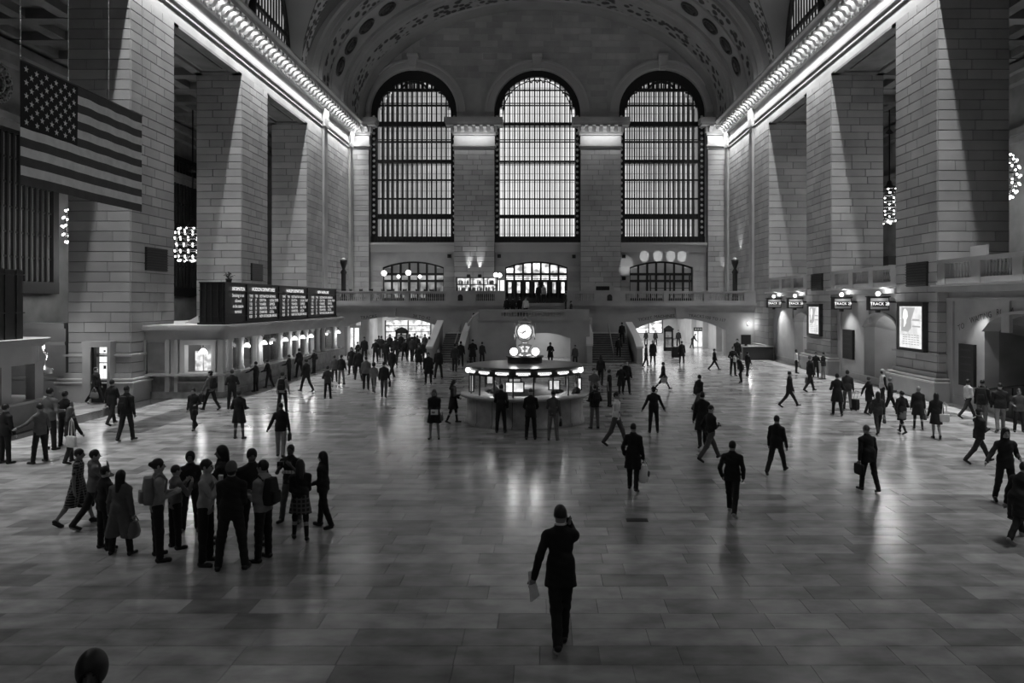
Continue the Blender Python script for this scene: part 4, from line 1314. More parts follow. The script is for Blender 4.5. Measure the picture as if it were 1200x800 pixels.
# =================================================================== GATE SIDE (right) BALCONIES, ARCHES, SIGNS
XG = XR + .45
def yr(px, X=XR): return F * X / (px - VX)
GATES = [(24.4, 32.85, 'nearest'), (36.7, 45.0, 'middle'), (49.15, 57.45, 'far')]
def gate_bay(k, y0, y1, openings, labs):
    mb = MB()
    # infill wall along Y with arches
    xs = {y0, y1}
    for a in openings:
        for i in range(13): xs.add(a[0] + (a[1] - a[0]) * i / 12)
    xs = sorted(xs)
    def top(t, a):
        c, h = (a[0] + a[1]) / 2, (a[1] - a[0]) / 2
        return a[2] + (a[3] - a[2]) * math.sqrt(max(0, 1 - ((t - c) / h) ** 2 * .96))
    for p, q in zip(xs[:-1], xs[1:]):
        a = next((o for o in openings if o[0] < (p + q) / 2 < o[1]), None)
        zp, zq = (0, 0) if a is None else (top(p, a), top(q, a))
        mb.add([(XG, p, zp), (XG, q, zq), (XG, q, 5.0), (XG, p, 5.0), (XG + .6, p, zp), (XG + .6, q, zq)], [(0, 1, 2, 3), (0, 4, 5, 1)], 0)
    for a in openings:
        for t in a[:2]: mb.add([(XG, t, 0), (XG + .6, t, 0), (XG + .6, t, a[2] + .2 * (a[3] - a[2])), (XG, t, a[2] + .2 * (a[3] - a[2]))], [(0, 1, 2, 3)], 0)
        for i in range(12):     # projecting arch lip
            t0, t1 = a[0] + (a[1] - a[0]) * i / 12, a[0] + (a[1] - a[0]) * (i + 1) / 12
            mb.add([(XG - .12, t0, top(t0, a)), (XG - .12, t1, top(t1, a)), (XG - .12, t1, top(t1, a) + .12), (XG - .12, t0, top(t0, a) + .12), (XG, t0, top(t0, a)), (XG, t1, top(t1, a)), (XG, t0, top(t0, a) + .12), (XG, t1, top(t1, a) + .12)], [(0, 1, 2, 3), (0, 4, 5, 1), (3, 2, 7, 6)], 1)
    mb.box(XG - .1, XG + .1, y0, y1, 4.55, 4.7, 1)
    mb.box(XG - .06, XG + .05, y0, y1, 0, .35, 1)
    yy = y0
    for yy in (y0 + .05, (y0 + y1) / 2 - .25, y1 - .55): mb.box(XG - .09, XG + .05, yy, yy + .5, 3.3 if yy != y0 + .05 and yy != y1 - .55 else 0, 4.55, 1)
    w_ = tag(mb.build('wall_gate', [STONE_PLAIN, STONE_PLAIN]), labs[0], 'wall', kind='structure')
    # vaulted ramps behind the arches
    for a in openings:
        m2 = MB()
        for i in range(12):
            t0, t1 = a[0] + (a[1] - a[0]) * i / 12, a[0] + (a[1] - a[0]) * (i + 1) / 12
            m2.add([(XG + .6, t0, top(t0, a)), (XG + .6, t1, top(t1, a)), (XG + 5, t1, top(t1, a) - .9), (XG + 5, t0, top(t0, a) - .9)], [(0, 1, 2, 3)], 0)
        for t in a[:2]: m2.add([(XG + .6, t, 0), (XG + 5, t, 0), (XG + 5, t, 4), (XG + .6, t, 4)], [(0, 1, 2, 3)], 0)
        m2.box(XG + 5, XG + 5.2, a[0], a[1], 0, 4.5, 1)
        m2.build('ramp_vault', [PASSAGE if k else STONE_DARK, STONE_DARK], w_)  # nearest vault in dark stone: its lack of light is put into the tone
        area('ramp_light', (XG + 1.6, (a[0] + a[1]) / 2, a[2] - .2), (PI, .5, 0), 1.2, 1.2, 55 if k else 4)
    # balcony slab and parapet
    sb = MB()
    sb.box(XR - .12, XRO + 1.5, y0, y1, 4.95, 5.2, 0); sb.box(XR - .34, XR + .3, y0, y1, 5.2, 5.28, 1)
    sb.box(XR + .0, XR + .35, y0, y1, 5.3, 5.55, 0); sb.box(XR - .05, XR + .4, y0, y1, 6.22, 6.4, 0)
    for yy in np.linspace(y0, y1 - .6, 4): sb.box(XR - .02, XR + .38, yy, yy + .6, 5.3, 6.25, 0)
    b_ = tag(sb.build('balustrade', [STONE_PLAIN, LIT_LEDGE]), labs[1], 'balustrade', kind='structure')
    bm_ = MB()
    posts = np.linspace(y0, y1 - .6, 4)
    for i in range(3):
        n = 9
        for j in range(n): baluster_geo(bm_, XR + .18, posts[i] + .6 + (posts[i + 1] - posts[i] - .6) * (j + .5) / n, 5.55, .67, .06)
    tag(bm_.build('balusters', [STONE_PLAIN], b_), kind='stuff')
    return w_
g0 = gate_bay(0, *GATES[0][:2], [(24.9, 30.1, 3.1, 4.05)], ('stone wall with shallow ramp arch under the nearest gate balcony', 'stone balustrade above the nearest gate arch'))
g1 = gate_bay(1, *GATES[1][:2], [(37.3, 41.4, 2.9, 3.85)], ('stone wall with ramp arch between the two lit map posters', 'stone balustrade between the two lit map posters'))
g2 = gate_bay(2, *GATES[2][:2], [(49.6, 52.8, 2.9, 3.75)], ('stone wall with ramp arch beside the smaller map poster and the corner', 'stone balustrade between the smaller map poster and the corner'))
for i, (t_, yv, zv, rr) in enumerate((('TO', 31.75, 3.42, .42), ('WAITING', 30.35, 3.85, .25), ('ROOM', 28.75, 4.12, .1), ('AND', 26.8, 4.15, -.05))):
    text('lettering', t_, (XG - .02, yv, zv), .36, LET, g0, (PI / 2, -rr * .8, -PI / 2))
spot('gate_wash', (XR - .3, 29.9, 4.6), (XG + .2, 30.4, 1.2), 150, 70, .8)
spot('gate_wash', (XR - .9, 56.0, 4.3), (XG + .1, 55.2, 2.4), 260, 75, .7)
spot('gate_wash', (XR - .9, 43.3, 4.3), (XG + .1, 43.0, 2.0), 160, 80, .8)
GSIGN = emit('gate_sign_text', 1.1)
for k, (px, Y) in enumerate(((987.5, 42.2), (1030.5, 37.5), (907.5, 54.7), (932.5, 50.0))):
    x = P(px, 0, Y)[0]
    hw = .52
    t = thing('gate_sign', ('lit gate sign in the middle bay, nearer the smaller map poster', 'lit gate sign in the middle bay, nearer the larger map poster', 'lit gate sign in the far bay, nearer the corner wall', 'lit gate sign in the far bay, nearer the smaller map poster')[k], 'sign', (x, Y, 4.42), 'lit gate signs along the balcony edge')
    mb = MB(); mb.box(-hw, hw, 0, .35, -.34, .34, 0); mb.box(-hw + .06, hw - .06, -.03, 0, -.28, .28, 1); mb.box(-hw - .05, hw + .05, -.04, .38, .34, .4, 0); mb.box(-.08, .08, .05, .3, -.46, -.34, 0)
    mb.box(hw, XG - x, .12, .22, .05, .15, 0)
    mb.build('case', [BRONZE, mat('sign_frame', .5, .4)], t)
    mb = MB(); mb.box(-hw * .72, hw * .72, -.05, -.03, -.14, .12); mb.build('sign_face', [BLACK], t)
    tx = text('lettering', 'TRACK %d' % (29 - k), (0, -.06, -.01), .2, GSIGN, t)
    tx.scale = (1.1, 1.1, 1)
    mb = MB(); mb.box(-hw * .66, hw * .66, -.045, -.04, -.12, .1); mb.build('light_strip', [emit('gate_sign_glow', .35)], t)
    mb = MB(); mb.ball((0, .15, .52), .13, 10); mb.build('lamp_globe', [emit('gate_globe', 2.5)], t)
    point('gate_lamp_light', (x, Y - .1, 5.2 - .2), 14, .12)
# lit map posters on the pillar faces
POST = emit('lit_poster', .6, 1.0, noise=.18, scale=2.5)
PGREY = emit('lit_poster_grey', .27)
PWHITE = emit('lit_poster_white', .75)
PDK = emit('lit_poster_dark', .12)
for k, (ya, yb, za, zb, lab) in enumerate(((33.75, 36.0, 2.3, 4.3, 'larger lit map poster on the pillar between the nearest and middle gates'), (46.4, 48.3, 2.45, 4.2, 'smaller lit map poster on the pillar between the middle and far gates'))):
    t = thing('map_poster', lab, 'poster', (XR - .1, (ya + yb) / 2, 0), 'lit map posters on the gate pillars')
    hw = (yb - ya) / 2
    mb = MB(); mb.box(-.16, .1, -hw - .14, -hw, za - .14, zb + .14); mb.box(-.16, .1, hw, hw + .14, za - .14, zb + .14); mb.box(-.16, .1, -hw, hw, zb, zb + .14); mb.box(-.16, .1, -hw, hw, za - .14, za)
    mb.box(-.2, .1, -hw - .18, hw + .18, zb + .14, zb + .2); mb.box(-.05, .1, -hw, hw, za, zb)
    mb.build('frame', [BRONZE], t)
    mb = MB(); X = -.08
    def pq(u0, u1, v0, v1, m_, d=0.0):
        mb.add([(X - d, hw - 2 * hw * u0, zb - (zb - za) * v0), (X - d, hw - 2 * hw * u1, zb - (zb - za) * v0), (X - d, hw - 2 * hw * u1, zb - (zb - za) * v1), (X - d, hw - 2 * hw * u0, zb - (zb - za) * v1)], [(3, 2, 1, 0)], m_)
    def poly(pts, m_, d):
        mb.add([(X - d, hw - 2 * hw * u, zb - (zb - za) * v) for u, v in pts], [tuple(range(len(pts)))], m_)
    pq(0, 1, 0, 1, 0)
    poly([(.1, .03), (.66, .03), (.5, .35), (.52, .5), (.38, .62), (.08, .6)], 1, .004)          # grey land on the map
    poly([(.25, .05), (.35, .12), (.37, .25), (.3, .33), (.3, .4), (.22, .5), (.18, .5), (.2, .33), (.14, .28), (.17, .1)], 2, .008)   # pale island
    for (u0, u1, v) in ((.55, .85, .3), (.55, .88, .46)): pq(u0, u1, v, v + .035, 1, .006)
    for i in range(5):
        for j in range(6): pq(.14 + j * .12, .14 + j * .12 + .09, .68 + i * .055, .695 + i * .055, 3, .006)
    pq(.0, 1, .335, .345, 1, .007); pq(.5, .51, 0.3, .68, 1, .007)
    mb.build('map_print', [POST, PGREY, PWHITE, PDK], t)
    area('poster_glow', (XR - .32, (ya + yb) / 2, (za + zb) / 2), (0, PI / 2, 0), zb - za, yb - ya, 10)
# dark grilles on the pillar faces
for k, (side, ya, yb, za, zb, lab) in enumerate(((1, 33.6, 35.5, 5.25, 6.4, 'black square grille above the larger map poster'), (1, 46.2, 48.1, 5.25, 6.35, 'black square grille above the smaller map poster'),
        (-1, 34.0, 35.9, 6.0, 7.1, 'black square grille on the pillar behind the flag'), (-1, 46.3, 48.1, 5.9, 7.0, 'black square grille on the pillar behind the departure board'))):
    x0 = XR if side > 0 else XL
    a, b_ = (x0 - .1, x0) if side > 0 else (x0, x0 + .1)
    t = thing('grille', lab, 'grille', ((a + b_) / 2, (ya + yb) / 2, (za + zb) / 2), 'black grilles on the pillars', kind=None)
    h, v = (yb - ya) / 2, (zb - za) / 2
    mb = MB(); mb.box(-.06, .06, -h, h, -v, v); mb.build('back_plate', [BLACK], t)
    s_ = -1 if side > 0 else 1
    sl_ = None
    for i in range(9):
        z = -v + 2 * v * (i + .5) / 9
        if sl_ is None:
            q = MB(); q.box(min(.06 * s_, .1 * s_), max(.06 * s_, .1 * s_), -h, h, -.02, .02); sl_ = q.build('slat', [mat('grille_slat', .012, .4)], t); o = sl_
        else: o = sl_.copy(); C.objects.link(o)
        o.location = (0, 0, z)
# dark directory panels under the gates
def dark_panel(px0, px1, py0, py1, lab, off=0.0):
    ya, yb = yr(px1, XG), yr(px0, XG)
    ym = (ya + yb) / 2
    za, zb = P(0, py1, ym)[2], P(0, py0, ym)[2]
    mb = MB(); mb.box(XG - .14, XG - .0, ya, yb, za, zb, 0)
    t = tag(mb.build('directory_panel', [BLACK]), lab, 'panel')
    q = MB()
    for i in range(4): q.box(XG - .15, XG - .14, ya + .15, yb - .15, zb - .3 - i * .3, zb - .36 - i * .3 + .12)
    q.build('index_lines', [mat('faint_print', .02, .5)], t)
dark_panel(1127, 1144.5, 403, 452, 'tall black directory panel under the nearest gate balcony')
dark_panel(990, 1001.5, 386, 420.5, 'tall black directory panel between the lit map posters')
mb = MB(); mb.box(XG + 1.2, XG + 1.35, 38.6, 39.9, 0, 3.0, 0); 
tag(mb.build('ramp_door', [BLACK]), 'dark door inside the ramp arch beside the larger map poster', 'door')
# railing of the ramp in the nearest gate
mb = MB()
mb.tube([(XG - .2, 29.9, .9), (XG - .2, 25.0, 1.75)], .05, 8); mb.tube([(XG - .2, 29.9, .45), (XG - .2, 25.0, 1.1)], .035, 8)
for i in range(6): mb.tube([(XG - .2, 29.9 - i * .95, 0), (XG - .2, 29.9 - i * .95, .9 + i * .165)], .03, 6)
mb.box(XG - .22, XG - .18, 25, 29.0, 0, .9)
tag(mb.build('ramp_railing', [IRON]), 'dark railing along the ramp under the nearest gate arch', 'railing')
mb = MB(); x, y, z = XR + .2, 0, 0; mb.box(XR + 1.2, XR + 1.3, 31.2, 32.4, 6.4, 7.0)
o = mb.build('notice_board', [WHITE]); tag(o, 'small pale notice on the nearest gate balcony', 'notice'); o.location = (0, 0, -.02)
mb = MB(); mb.box(XRO - .5, XRO + 1.0, 26.0, 29.5, 6.6, 7.9, 0); mb.box(XRO - .6, XRO + 1.1, 25.9, 29.6, 7.9, 8.0, 0); mb.box(XRO - .4, XRO - .2, 26.0, 29.5, 5.2, 6.6, 0)
tag(mb.build('display_cabinet', [BRONZE]), 'dark cabinet standing on the nearest gate balcony', 'cabinet')
mb = MB(); mb.box(XRO + 2, XRO + 3.5, 48.5, 50.5, 5.2, 7.6, 0); mb.box(XRO + 2, XRO + 3.5, 48.4, 48.5, 6.0, 7.0, 1)
tag(mb.build('shop_booth', [BLACK, PASSAGE]), 'dark booth on the balcony floor behind the middle gate balustrade', 'booth')

# =================================================================== FLAG
FX, FYA, FYB = -16.5, 22.9, 29.85
fz0, fz1 = P(0, 70, FYA)[2], P(0, 216, FYA)[2]
fh = fz0 - fz1
fl = thing('hanging_flag', 'large striped flag with white stars hanging flat before the first pillar', 'flag', (FX, (FYA + FYB) / 2, fz1))
def fwave(u, v): return .05 * math.sin(5.5 * u + 1.0 * v) * (.2 + v) + .02 * math.sin(13 * u - 2 * v) * v
def fpt(u, v, d=0.0):        # u 0..1 along the fly, v 0..1 downwards
    sag = .03 * math.sin(u * PI * 6) ** 2 * (1 - v)
    return (fwave(u, v) + d, -(FYB - FYA) / 2 + (FYB - FYA) * u - .06 * v * math.sin(u * 3), fh * (1 - v) - sag)
STR_D = mat('flag_dark_stripe', .07, .85, noise=.12, scale=3, bump=.15, bscale=30)
STR_L = mat('flag_pale_stripe', .72, .85, noise=.12, scale=3, bump=.15, bscale=30)
CANT = mat('flag_canton', .012, .85)
NU = 48
for k in range(13):
    mb = MB()
    for sgn in (1,):
        for vv_ in range(2):
            v0, v1 = (k + vv_ / 2) / 13, (k + vv_ / 2 + .5) / 13
            u0 = .405 if k < 7 else 0.0
            for i in range(NU):
                ua, ub = u0 + (1 - u0) * i / NU, u0 + (1 - u0) * (i + 1) / NU
                mb.add([fpt(ua, v0), fpt(ub, v0), fpt(ub, v1), fpt(ua, v1)], [(0, 1, 2, 3)], 0, 1, True)
                mb.add([fpt(ua, v0, -.02), fpt(ub, v0, -.02), fpt(ub, v1, -.02), fpt(ua, v1, -.02)], [(3, 2, 1, 0)], 0, 1, True)
    mb.build('stripe', [STR_D if k % 2 == 0 else STR_L], fl)
mb = MB()
for i in range(20):
    for j in range(14):
        ua, ub, v0, v1 = .405 * i / 20, .405 * (i + 1) / 20, 7 / 13 * j / 14, 7 / 13 * (j + 1) / 14
        mb.add([fpt(ua, v0), fpt(ub, v0), fpt(ub, v1), fpt(ua, v1)], [(0, 1, 2, 3)], 0, 1, True)
        mb.add([fpt(ua, v0, -.02), fpt(ub, v0, -.02), fpt(ub, v1, -.02), fpt(ua, v1, -.02)], [(3, 2, 1, 0)], 0, 1, True)
mb.build('canton', [CANT], fl)
for r in range(9):
    for c in range(6 if r % 2 == 0 else 5):
        u = .405 * ((2 * c + 1 + (r % 2)) / 12); v = 7 / 13 * (r + 1) / 10
        mb = MB(); pts = []
        for i in range(10):
            rr = .115 if i % 2 == 0 else .048
            a = PI / 2 + i * PI / 5
            b0 = fpt(u, v, .012)
            pts.append((b0[0], b0[1] + rr * math.cos(a), b0[2] + rr * math.sin(a)))
        c0 = fpt(u, v, .03)
        mb.add(pts + [c0], [(i, (i + 1) % 10, 10) for i in range(10)], 0)
        mb.build('star', [STR_L], fl)
mb = MB()
for u in (0.0, .33, .67, 1.0):
    p = fpt(u, 0); mb.tube([p, (p[0], p[1], 30 - fz1)], .005, 5)
mb.tube([fpt(0, 0), fpt(.5, 0), fpt(1, 0)], .03, 6)
mb.build('suspension_wire', [IRON], fl)

# =================================================================== CHANDELIERS
BULB = emit('chandelier_bulb', 6.0)
def chandelier(x, y, z, lab):
    t = thing('chandelier', lab, 'chandelier', (x, y, z), 'globe chandeliers in the aisles')
    R = 1.3
    fr = MB()
    for k in range(7):
        ph = -1.1 + 2.2 * k / 6
        r, zz = R * math.cos(ph * .72), R * 1.0 * math.sin(ph)
        fr.tube([(r * math.cos(2 * PI * i / 20), r * math.sin(2 * PI * i / 20), zz) for i in range(21)], .05, 5, caps=False)
    for j in range(8):
        a = 2 * PI * j / 8
        fr.tube([(R * .93 * math.cos(ph * .72) * math.cos(a), R * .93 * math.cos(ph * .72) * math.sin(a), R * math.sin(ph)) for ph in [-1.1 + 2.2 * i / 8 for i in range(9)]], .035, 5)
    fr.lathe([(.5, 1.15), (.6, 1.25), (.25, 1.45), (.12, 1.8), (.001, 1.85)], n=12)
    fr.lathe([(.001, -1.35), (.2, -1.3), (.5, -1.15)], n=12)
    fr.build('frame', [BRONZE], t)
    b0 = None
    for k in range(7):
        ph = -1.1 + 2.2 * k / 6
        r, zz = R * math.cos(ph * .72) + .05, R * math.sin(ph)
        n = 14 if 0 < k < 6 else 12
        for i in range(n):
            a = 2 * PI * (i + .5 * (k % 2)) / n
            if b0 is None:
                m_ = MB(); m_.ball((0, 0, 0), .065, 6); b0 = m_.build('bulb', [BULB], t); o = b0
            else:
                o = b0.copy(); C.objects.link(o)
            o.location = (r * math.cos(a), r * math.sin(a), zz - .08)
    rd = MB(); rd.tube([(0, 0, 1.8), (0, 0, 18.6 - z)], .05, 6); rd.lathe([(.05, 5.2), (.3, 5.3), (.05, 5.6)], n=8)
    rd.build('rod', [IRON], t)
    point('chandelier_light', (x, y, z - 1.9), 190, .5)
    point('chandelier_light', (x, y, z), 220, .2)
chandelier(-25.7, 53.2, 8.77, 'globe chandelier half hidden behind the pillar of the departure board')
chandelier(25.4, 53.2, 11.6, 'globe chandelier seen whole between the two gate pillars')
chandelier(-25.6, 41.0, 8.8, 'globe chandelier of which three bulbs show beyond the flag pillar')
chandelier(25.4, 41.0, 11.6, 'globe chandelier partly showing past the nearest gate pillar')

# =================================================================== TICKET OFFICE AND DEPARTURE BOARD
TX, TY0, TY1, TZ = -15.0, 34.0, 54.0, 3.42
tk = thing('ticket_office', 'long stone ticket office with pendant lamps under the departure board', 'ticket office', (TX, TY0, 0))
def L(x, y): return x - TX, y - TY0
mb = MB()
# roof slab with rounded nose, lower wall, end wall pieces
def rpoly(o, rad=.6):
    x0, x1, y0, y1 = -6.4, o, -o, TY1 - TY0 + o
    pts = [(x0, y0), (x1 - rad, y0)] + [(x1 - rad + rad * math.sin(PI / 2 * i / 6), y0 + rad - rad * math.cos(PI / 2 * i / 6)) for i in range(1, 7)]
    pts += [(x1, y1 - rad)] + [(x1 - rad + rad * math.cos(PI / 2 * i / 6), y1 - rad + rad * math.sin(PI / 2 * i / 6)) for i in range(1, 7)] + [(x0, y1)]
    return pts
for o, za, zb in ((.0, 2.75, 3.1), (.12, 3.1, 3.2), (.28, 3.2, 3.35), (.2, 3.35, TZ)): mb.prism(rpoly(o), 'z', za, zb)
mb.build('roof', [STONE_PLAIN], tk)
mb = MB()
for o, za, zb in ((.06, 0, .3), (-.05, .3, 1.05)): mb.prism(rpoly(o), 'z', za, zb)
mb.build('lower_wall', [mat('ticket_marble', .2, .35, noise=.4, scale=2)], tk)
mb = MB(); mb.prism(rpoly(.25), 'z', 1.05, 1.15); mb.build('counter', [PLANK], tk)
# near end: piers, window opening
def endbox(px0, px1, z0, z1, yo0, yo1, nm, m):
    xa, xb = P(px0, 0, TY0)[0] - TX, P(px1, 0, TY0)[0] - TX
    q = MB(); q.box(xa, xb, yo0, yo1, z0, z1); return q.build(nm, [m], tk)
endbox(160, 212, 1.1, 2.8, .05, .6, 'end_wall', STONE_PLAIN); endbox(252, 258, 1.1, 2.8, .05, .6, 'end_wall', STONE_PLAIN)
for a, b_ in ((166, 172), (194, 199), (205, 209), (256, 262)): endbox(a, b_, .3, 2.75, -.08, .1, 'pilaster', STONE_PLAIN)
endbox(173, 193, 1.3, 2.6, .0, .08, 'wall_panel', STONE_DARK)
for a, b_, z0, z1 in ((212, 217, 1.2, 2.5), (248, 253, 1.2, 2.5), (211.8, 253.2, 2.5, 2.74), (210, 255, 1.09, 1.2)): endbox(a, b_, z0, z1, -.06, .3, 'window_frame', PASSAGE)
endbox(217, 248, 1.15, 2.5, 1.6, 1.65, 'lit_interior', emit('ticket_interior', .12, 1, .9, 2.6))
for k, (a, b_) in enumerate(((218, 226), (227, 242), (245, 247))): endbox(a, b_, 1.2, 2.15 if k != 1 else 2.0, .9 + .1 * k, 1.0 + .1 * k, 'notice_panel', emit('ticket_notice', .42, 1, .6, 5))
endbox(206, 255, .72, .8, -.14, .1, 'counter_slot', BRASS)
# long side: columns, dark openings, lit glass, pendant lamps
SHADE = emit('pendant_shade', 3.0)
def column_at(y):
    q = MB(); q.lathe([(.2, 1.15), (.2, 1.25), (.15, 1.3), (.14, 2.55), (.19, 2.65), (.2, 2.75)], n=12); o = q.build('column', [PASSAGE], tk); return o
mb = MB(); mb.box(-2.6, -2.5, .4, TY1 - TY0 - .3, 1.1, 2.8); mb.build('back_wall', [emit('ticket_back', .012, 1, .7, 1.2)], tk)
mb = MB(); mb.box(-2.5, -.3, .4, TY1 - TY0 - .3, 2.72, 2.76); mb.build('soffit', [PASSAGE], tk)
LAMPX = (289, 309, 334, 345, 354.5, 364, 396)
ORDN = ('first', 'second', 'third', 'fourth', 'fifth', 'sixth', 'last')
lampy = [F * (-TX - .0) / (VX - px) for px in LAMPX]
allc = sorted([y - TY0 for y in lampy] + [.6, 1.4, 4.4, 5.2, 14.0, 15.2, 16.4, 19.3])
col0 = None
for y in allc:
    if col0 is None: col0 = column_at(y); o = col0
    else: o = col0.copy(); C.objects.link(o)
    o.location = (-.3, y, 0)
    if col0 is o: o.data.transform(Matrix.Identity(4))
for y0_, y1_ in zip(allc[:-1], allc[1:]):
    if y1_ - y0_ < .4: continue
    q = MB(); q.box(-.36, -.34, y0_ + .15, y1_ - .15, 1.15, 2.72); q.build('glass', [GLASS], tk)
    if y1_ - y0_ > 1.1:
        q = MB(); q.box(-.9, -.85, y0_ + .1, y1_ - .1, 1.15, 2.72); q.build('unlit_interior_sheet', [mat('unlit_interior', .02, .6)], tk)  # dark sheet painted in for the shade inside the open bay
for k, ym in enumerate(lampy):
    t = thing('pendant_lamp', 'pendant lamp over the ticket counter, %s counting from the end window' % ORDN[k], 'lamp', (TX + .02, ym, 2.33), 'pendant lamps of the ticket windows')
    q = MB(); q.lathe([(.17, -.09), (.16, -.02), (.09, .08), (.04, .12)], n=12); q.build('lamp_shade', [SHADE], t)
    q = MB(); q.tube([(0, 0, .1), (0, 0, .3), (-.1, 0, .36), (-.28, 0, .36)], .02, 6); q.build('arm', [IRON], t)
    point('ticket_lamp_light', (TX + .12, ym, 2.15), 9, .1)
    q = MB(); q.lathe([(.08, 1.16), (.08, 1.24), (.03, 1.3), (.001, 1.3)], n=8); o = q.build('counter_bell', [BRASS]); o.location = (TX + .05, ym + .5, 0)
    tag(o, 'small shiny object on the ticket counter just beyond the %s pendant lamp' % ORDN[k], 'counter object', 'small objects on the ticket counter')
t = thing('pendant_lamp', 'large lit lamp hanging inside the end window of the ticket office', 'lamp', P(238, 412, TY0 + .5))
q = MB(); q.lathe([(.2, -.1), (.19, 0), (.1, .12), (.04, .16)], n=12); q.build('lamp_shade', [SHADE], t)
q = MB(); q.tube([(0, 0, .14), (0, 0, .42)], .02, 6); q.build('arm', [IRON], t)
point('ticket_lamp_light', P(236, 416, TY0 - .2), 7, .12)
area('ticket_soffit_light', (TX - 1.4, (TY0 + TY1) / 2, 2.7), (0, 0, 0), 1.6, 18, 30)

BX, BY0, BY1, BZ0, BZ1 = -15.4, 35.0, 53.8, 3.5, 5.42
bd = thing('departure_board', 'long dark departure board with rows of lit train times on the ticket office roof', 'departure board', (BX, BY0, TZ))
mb = MB(); ln = BY1 - BY0
mb.box(-1.15, 0, 0, ln, .08, BZ1 - TZ, 0)
for z in (.36, 1.62): mb.box(-1.2, .05, -.05, ln + .05, z, z + .05, 1)
mb.box(-1.25, .1, -.1, ln + .1, 0, .1, 0); mb.box(-1.2, .06, -.06, ln + .06, BZ1 - TZ, BZ1 - TZ + .06, 0)
for x in (-1.15, -.9, -.62, -.3, -.08): mb.box(x, x + .06, -.06, 0, .1, BZ1 - TZ, 1)
mb.build('case', [mat('board_case', .016, .4), BRONZE], bd)
for y in (0, 2.6, 7.2, 12.3, ln - .06):
    q = MB(); q.box(.0, .05, y, y + .12, .1, BZ1 - TZ); q.build('divider', [BRONZE], bd)
LTXT = emit('board_letters', .62)
LHEAD = emit('board_heading', 1.0)
def btext(s_, y, z, size, m, wid=1.0, al='LEFT'):
    o = text('lettering', s_, (.06, y, z), size, m, bd, (PI / 2, 0, PI / 2), al); o.scale = (wid, 1, 1); return o
btext('INFORMATION', 1.55, 1.74, .26, LHEAD, .85, 'CENTER')
for i, s_ in enumerate(('Smoking is not', 'allowed', 'in the station', 'terminal')): btext(s_, 1.5, 1.42 - i * .27, .25, LTXT, .95, 'CENTER')
heads = ('HUDSON DEPARTURES', 'HARLEM DEPARTURES', 'NEW HAVEN LINE')
rows_ = [('TIME', 'TRK', 'DESTINATION', 'REMARKS'), ('7:47', '27', 'CROTON', 'LOCAL STOPS'), ('7:52', '31', 'YONKERS', 'EXPRESS'), ('8:05', '18', 'BREWSTER', 'ALL STOPS'), ('8:12', '25', 'STAMFORD', 'LOCAL'), ('8:20', '29', 'NEW ROCHELLE', 'VIA BRIDGE')]
for k, (y0_, hd) in enumerate(((2.8, heads[0]), (7.6, heads[1]), (12.9, heads[2]))):
    wd_ = (4.1, 4.6, 5.4)[k]
    btext(hd, y0_ + wd_ * .5, 1.76, .27, LHEAD, 1.15, 'CENTER')
    for i, r_ in enumerate(rows_):
        for cpos, s_ in zip((0, .18, .33, .68), r_): btext(s_, y0_ + .1 + wd_ * cpos, 1.40 - i * .215, .21, LTXT, (1.0, 1.1, 1.3)[k])
area('board_glow', (BX + .12, (BY0 + BY1) / 2, 4.3), (0, -PI / 2, 0), 1.2, 16, 12)
# near booth on the flag side with its own board seen from the end
nb_ = thing('ticket_office', 'rounded dark stone booth in the near corner on the flag side', 'ticket office', (-18.2, 27.0, 0))
mb = MB()
def npoly(o, rad=1.2):
    x1, y1, x0, y0 = o, o, -5, -12
    return [(x0, y0), (x1, y0), (x1, y1 - rad)] + [(x1 - rad + rad * math.cos(PI / 2 * i / 8), y1 - rad + rad * math.sin(PI / 2 * i / 8)) for i in range(1, 9)] + [(x0, y1)]
for o, za, zb in ((0, 2.3, 2.95), (.14, 2.95, 3.05), (.26, 3.05, 3.2)): mb.prism(npoly(o), 'z', za, zb)
mb.build('roof', [STONE_PLAIN], nb_)
mb = MB(); mb.prism(npoly(.05), 'z', 0, .95); mb.build('lower_wall', [STONE_DARK], nb_)
mb = MB(); mb.prism(npoly(.18), 'z', .95, 1.03); mb.build('counter', [STONE_PLAIN], nb_)
mb = MB(); mb.prism(npoly(-.7), 'z', 1.0, 2.35); mb.build('inner_wall', [BLACK], nb_)
for i, y in enumerate((-10, -7.6, -5.2, -3.4, -2.6, -1.0)):
    q = MB(); q.box(-.35, -.02, y, y + .45, 1.0, 2.35); q.build('pier', [STONE_PLAIN], nb_)
q = MB(); q.lathe([(.22, 1.6), (.2, 1.7), (.08, 1.8), (.02, 2.0), (.02, 2.4)], (-.3, -4.2, 0), 10); q.build('hanging_lamp', [IRON], nb_)
b2 = thing('departure_board', 'end of a dark departure board on the near booth roof', 'departure board', (-18.6, 25.8, 3.2))
mb = MB(); mb.box(-.08, .1, -12, 0, 0, 2.45, 0)
for z in (.9, 2.25): mb.box(-.09, .14, -12, .05, z, z + .05, 1)
for y in (-.9, -.35): mb.box(.1, .13, y, y + .06, 0, 2.45, 1)
mb.build('case', [mat('board_case', .016, .4), BRONZE], b2)
# wall sconce with glass drops and hanging sign next to the near booth
q = MB(); x, y, z = P(53, 412, 31.5)
for i in range(6): q.tube([(x + .06 * math.cos(i), y + .06 * math.sin(i), z - .35 + .1 * i), (x + .1 * math.cos(i), y + .1 * math.sin(i), z - .15 + .1 * i)], .035, 5)
q.lathe([(.32, -.95), (.3, -.75), (.1, -.68), (.02, -.5), (.02, -.3)], (x, y, z), 12)
tag(q.build('hanging_lamp', [mat('lamp_metal', .3, .25, metal=.6)]), 'small hanging lamp with glass drops by the near booth', 'lamp')
point('hanging_lamp_light', (x, y - .3, z + .3), 40, .15)
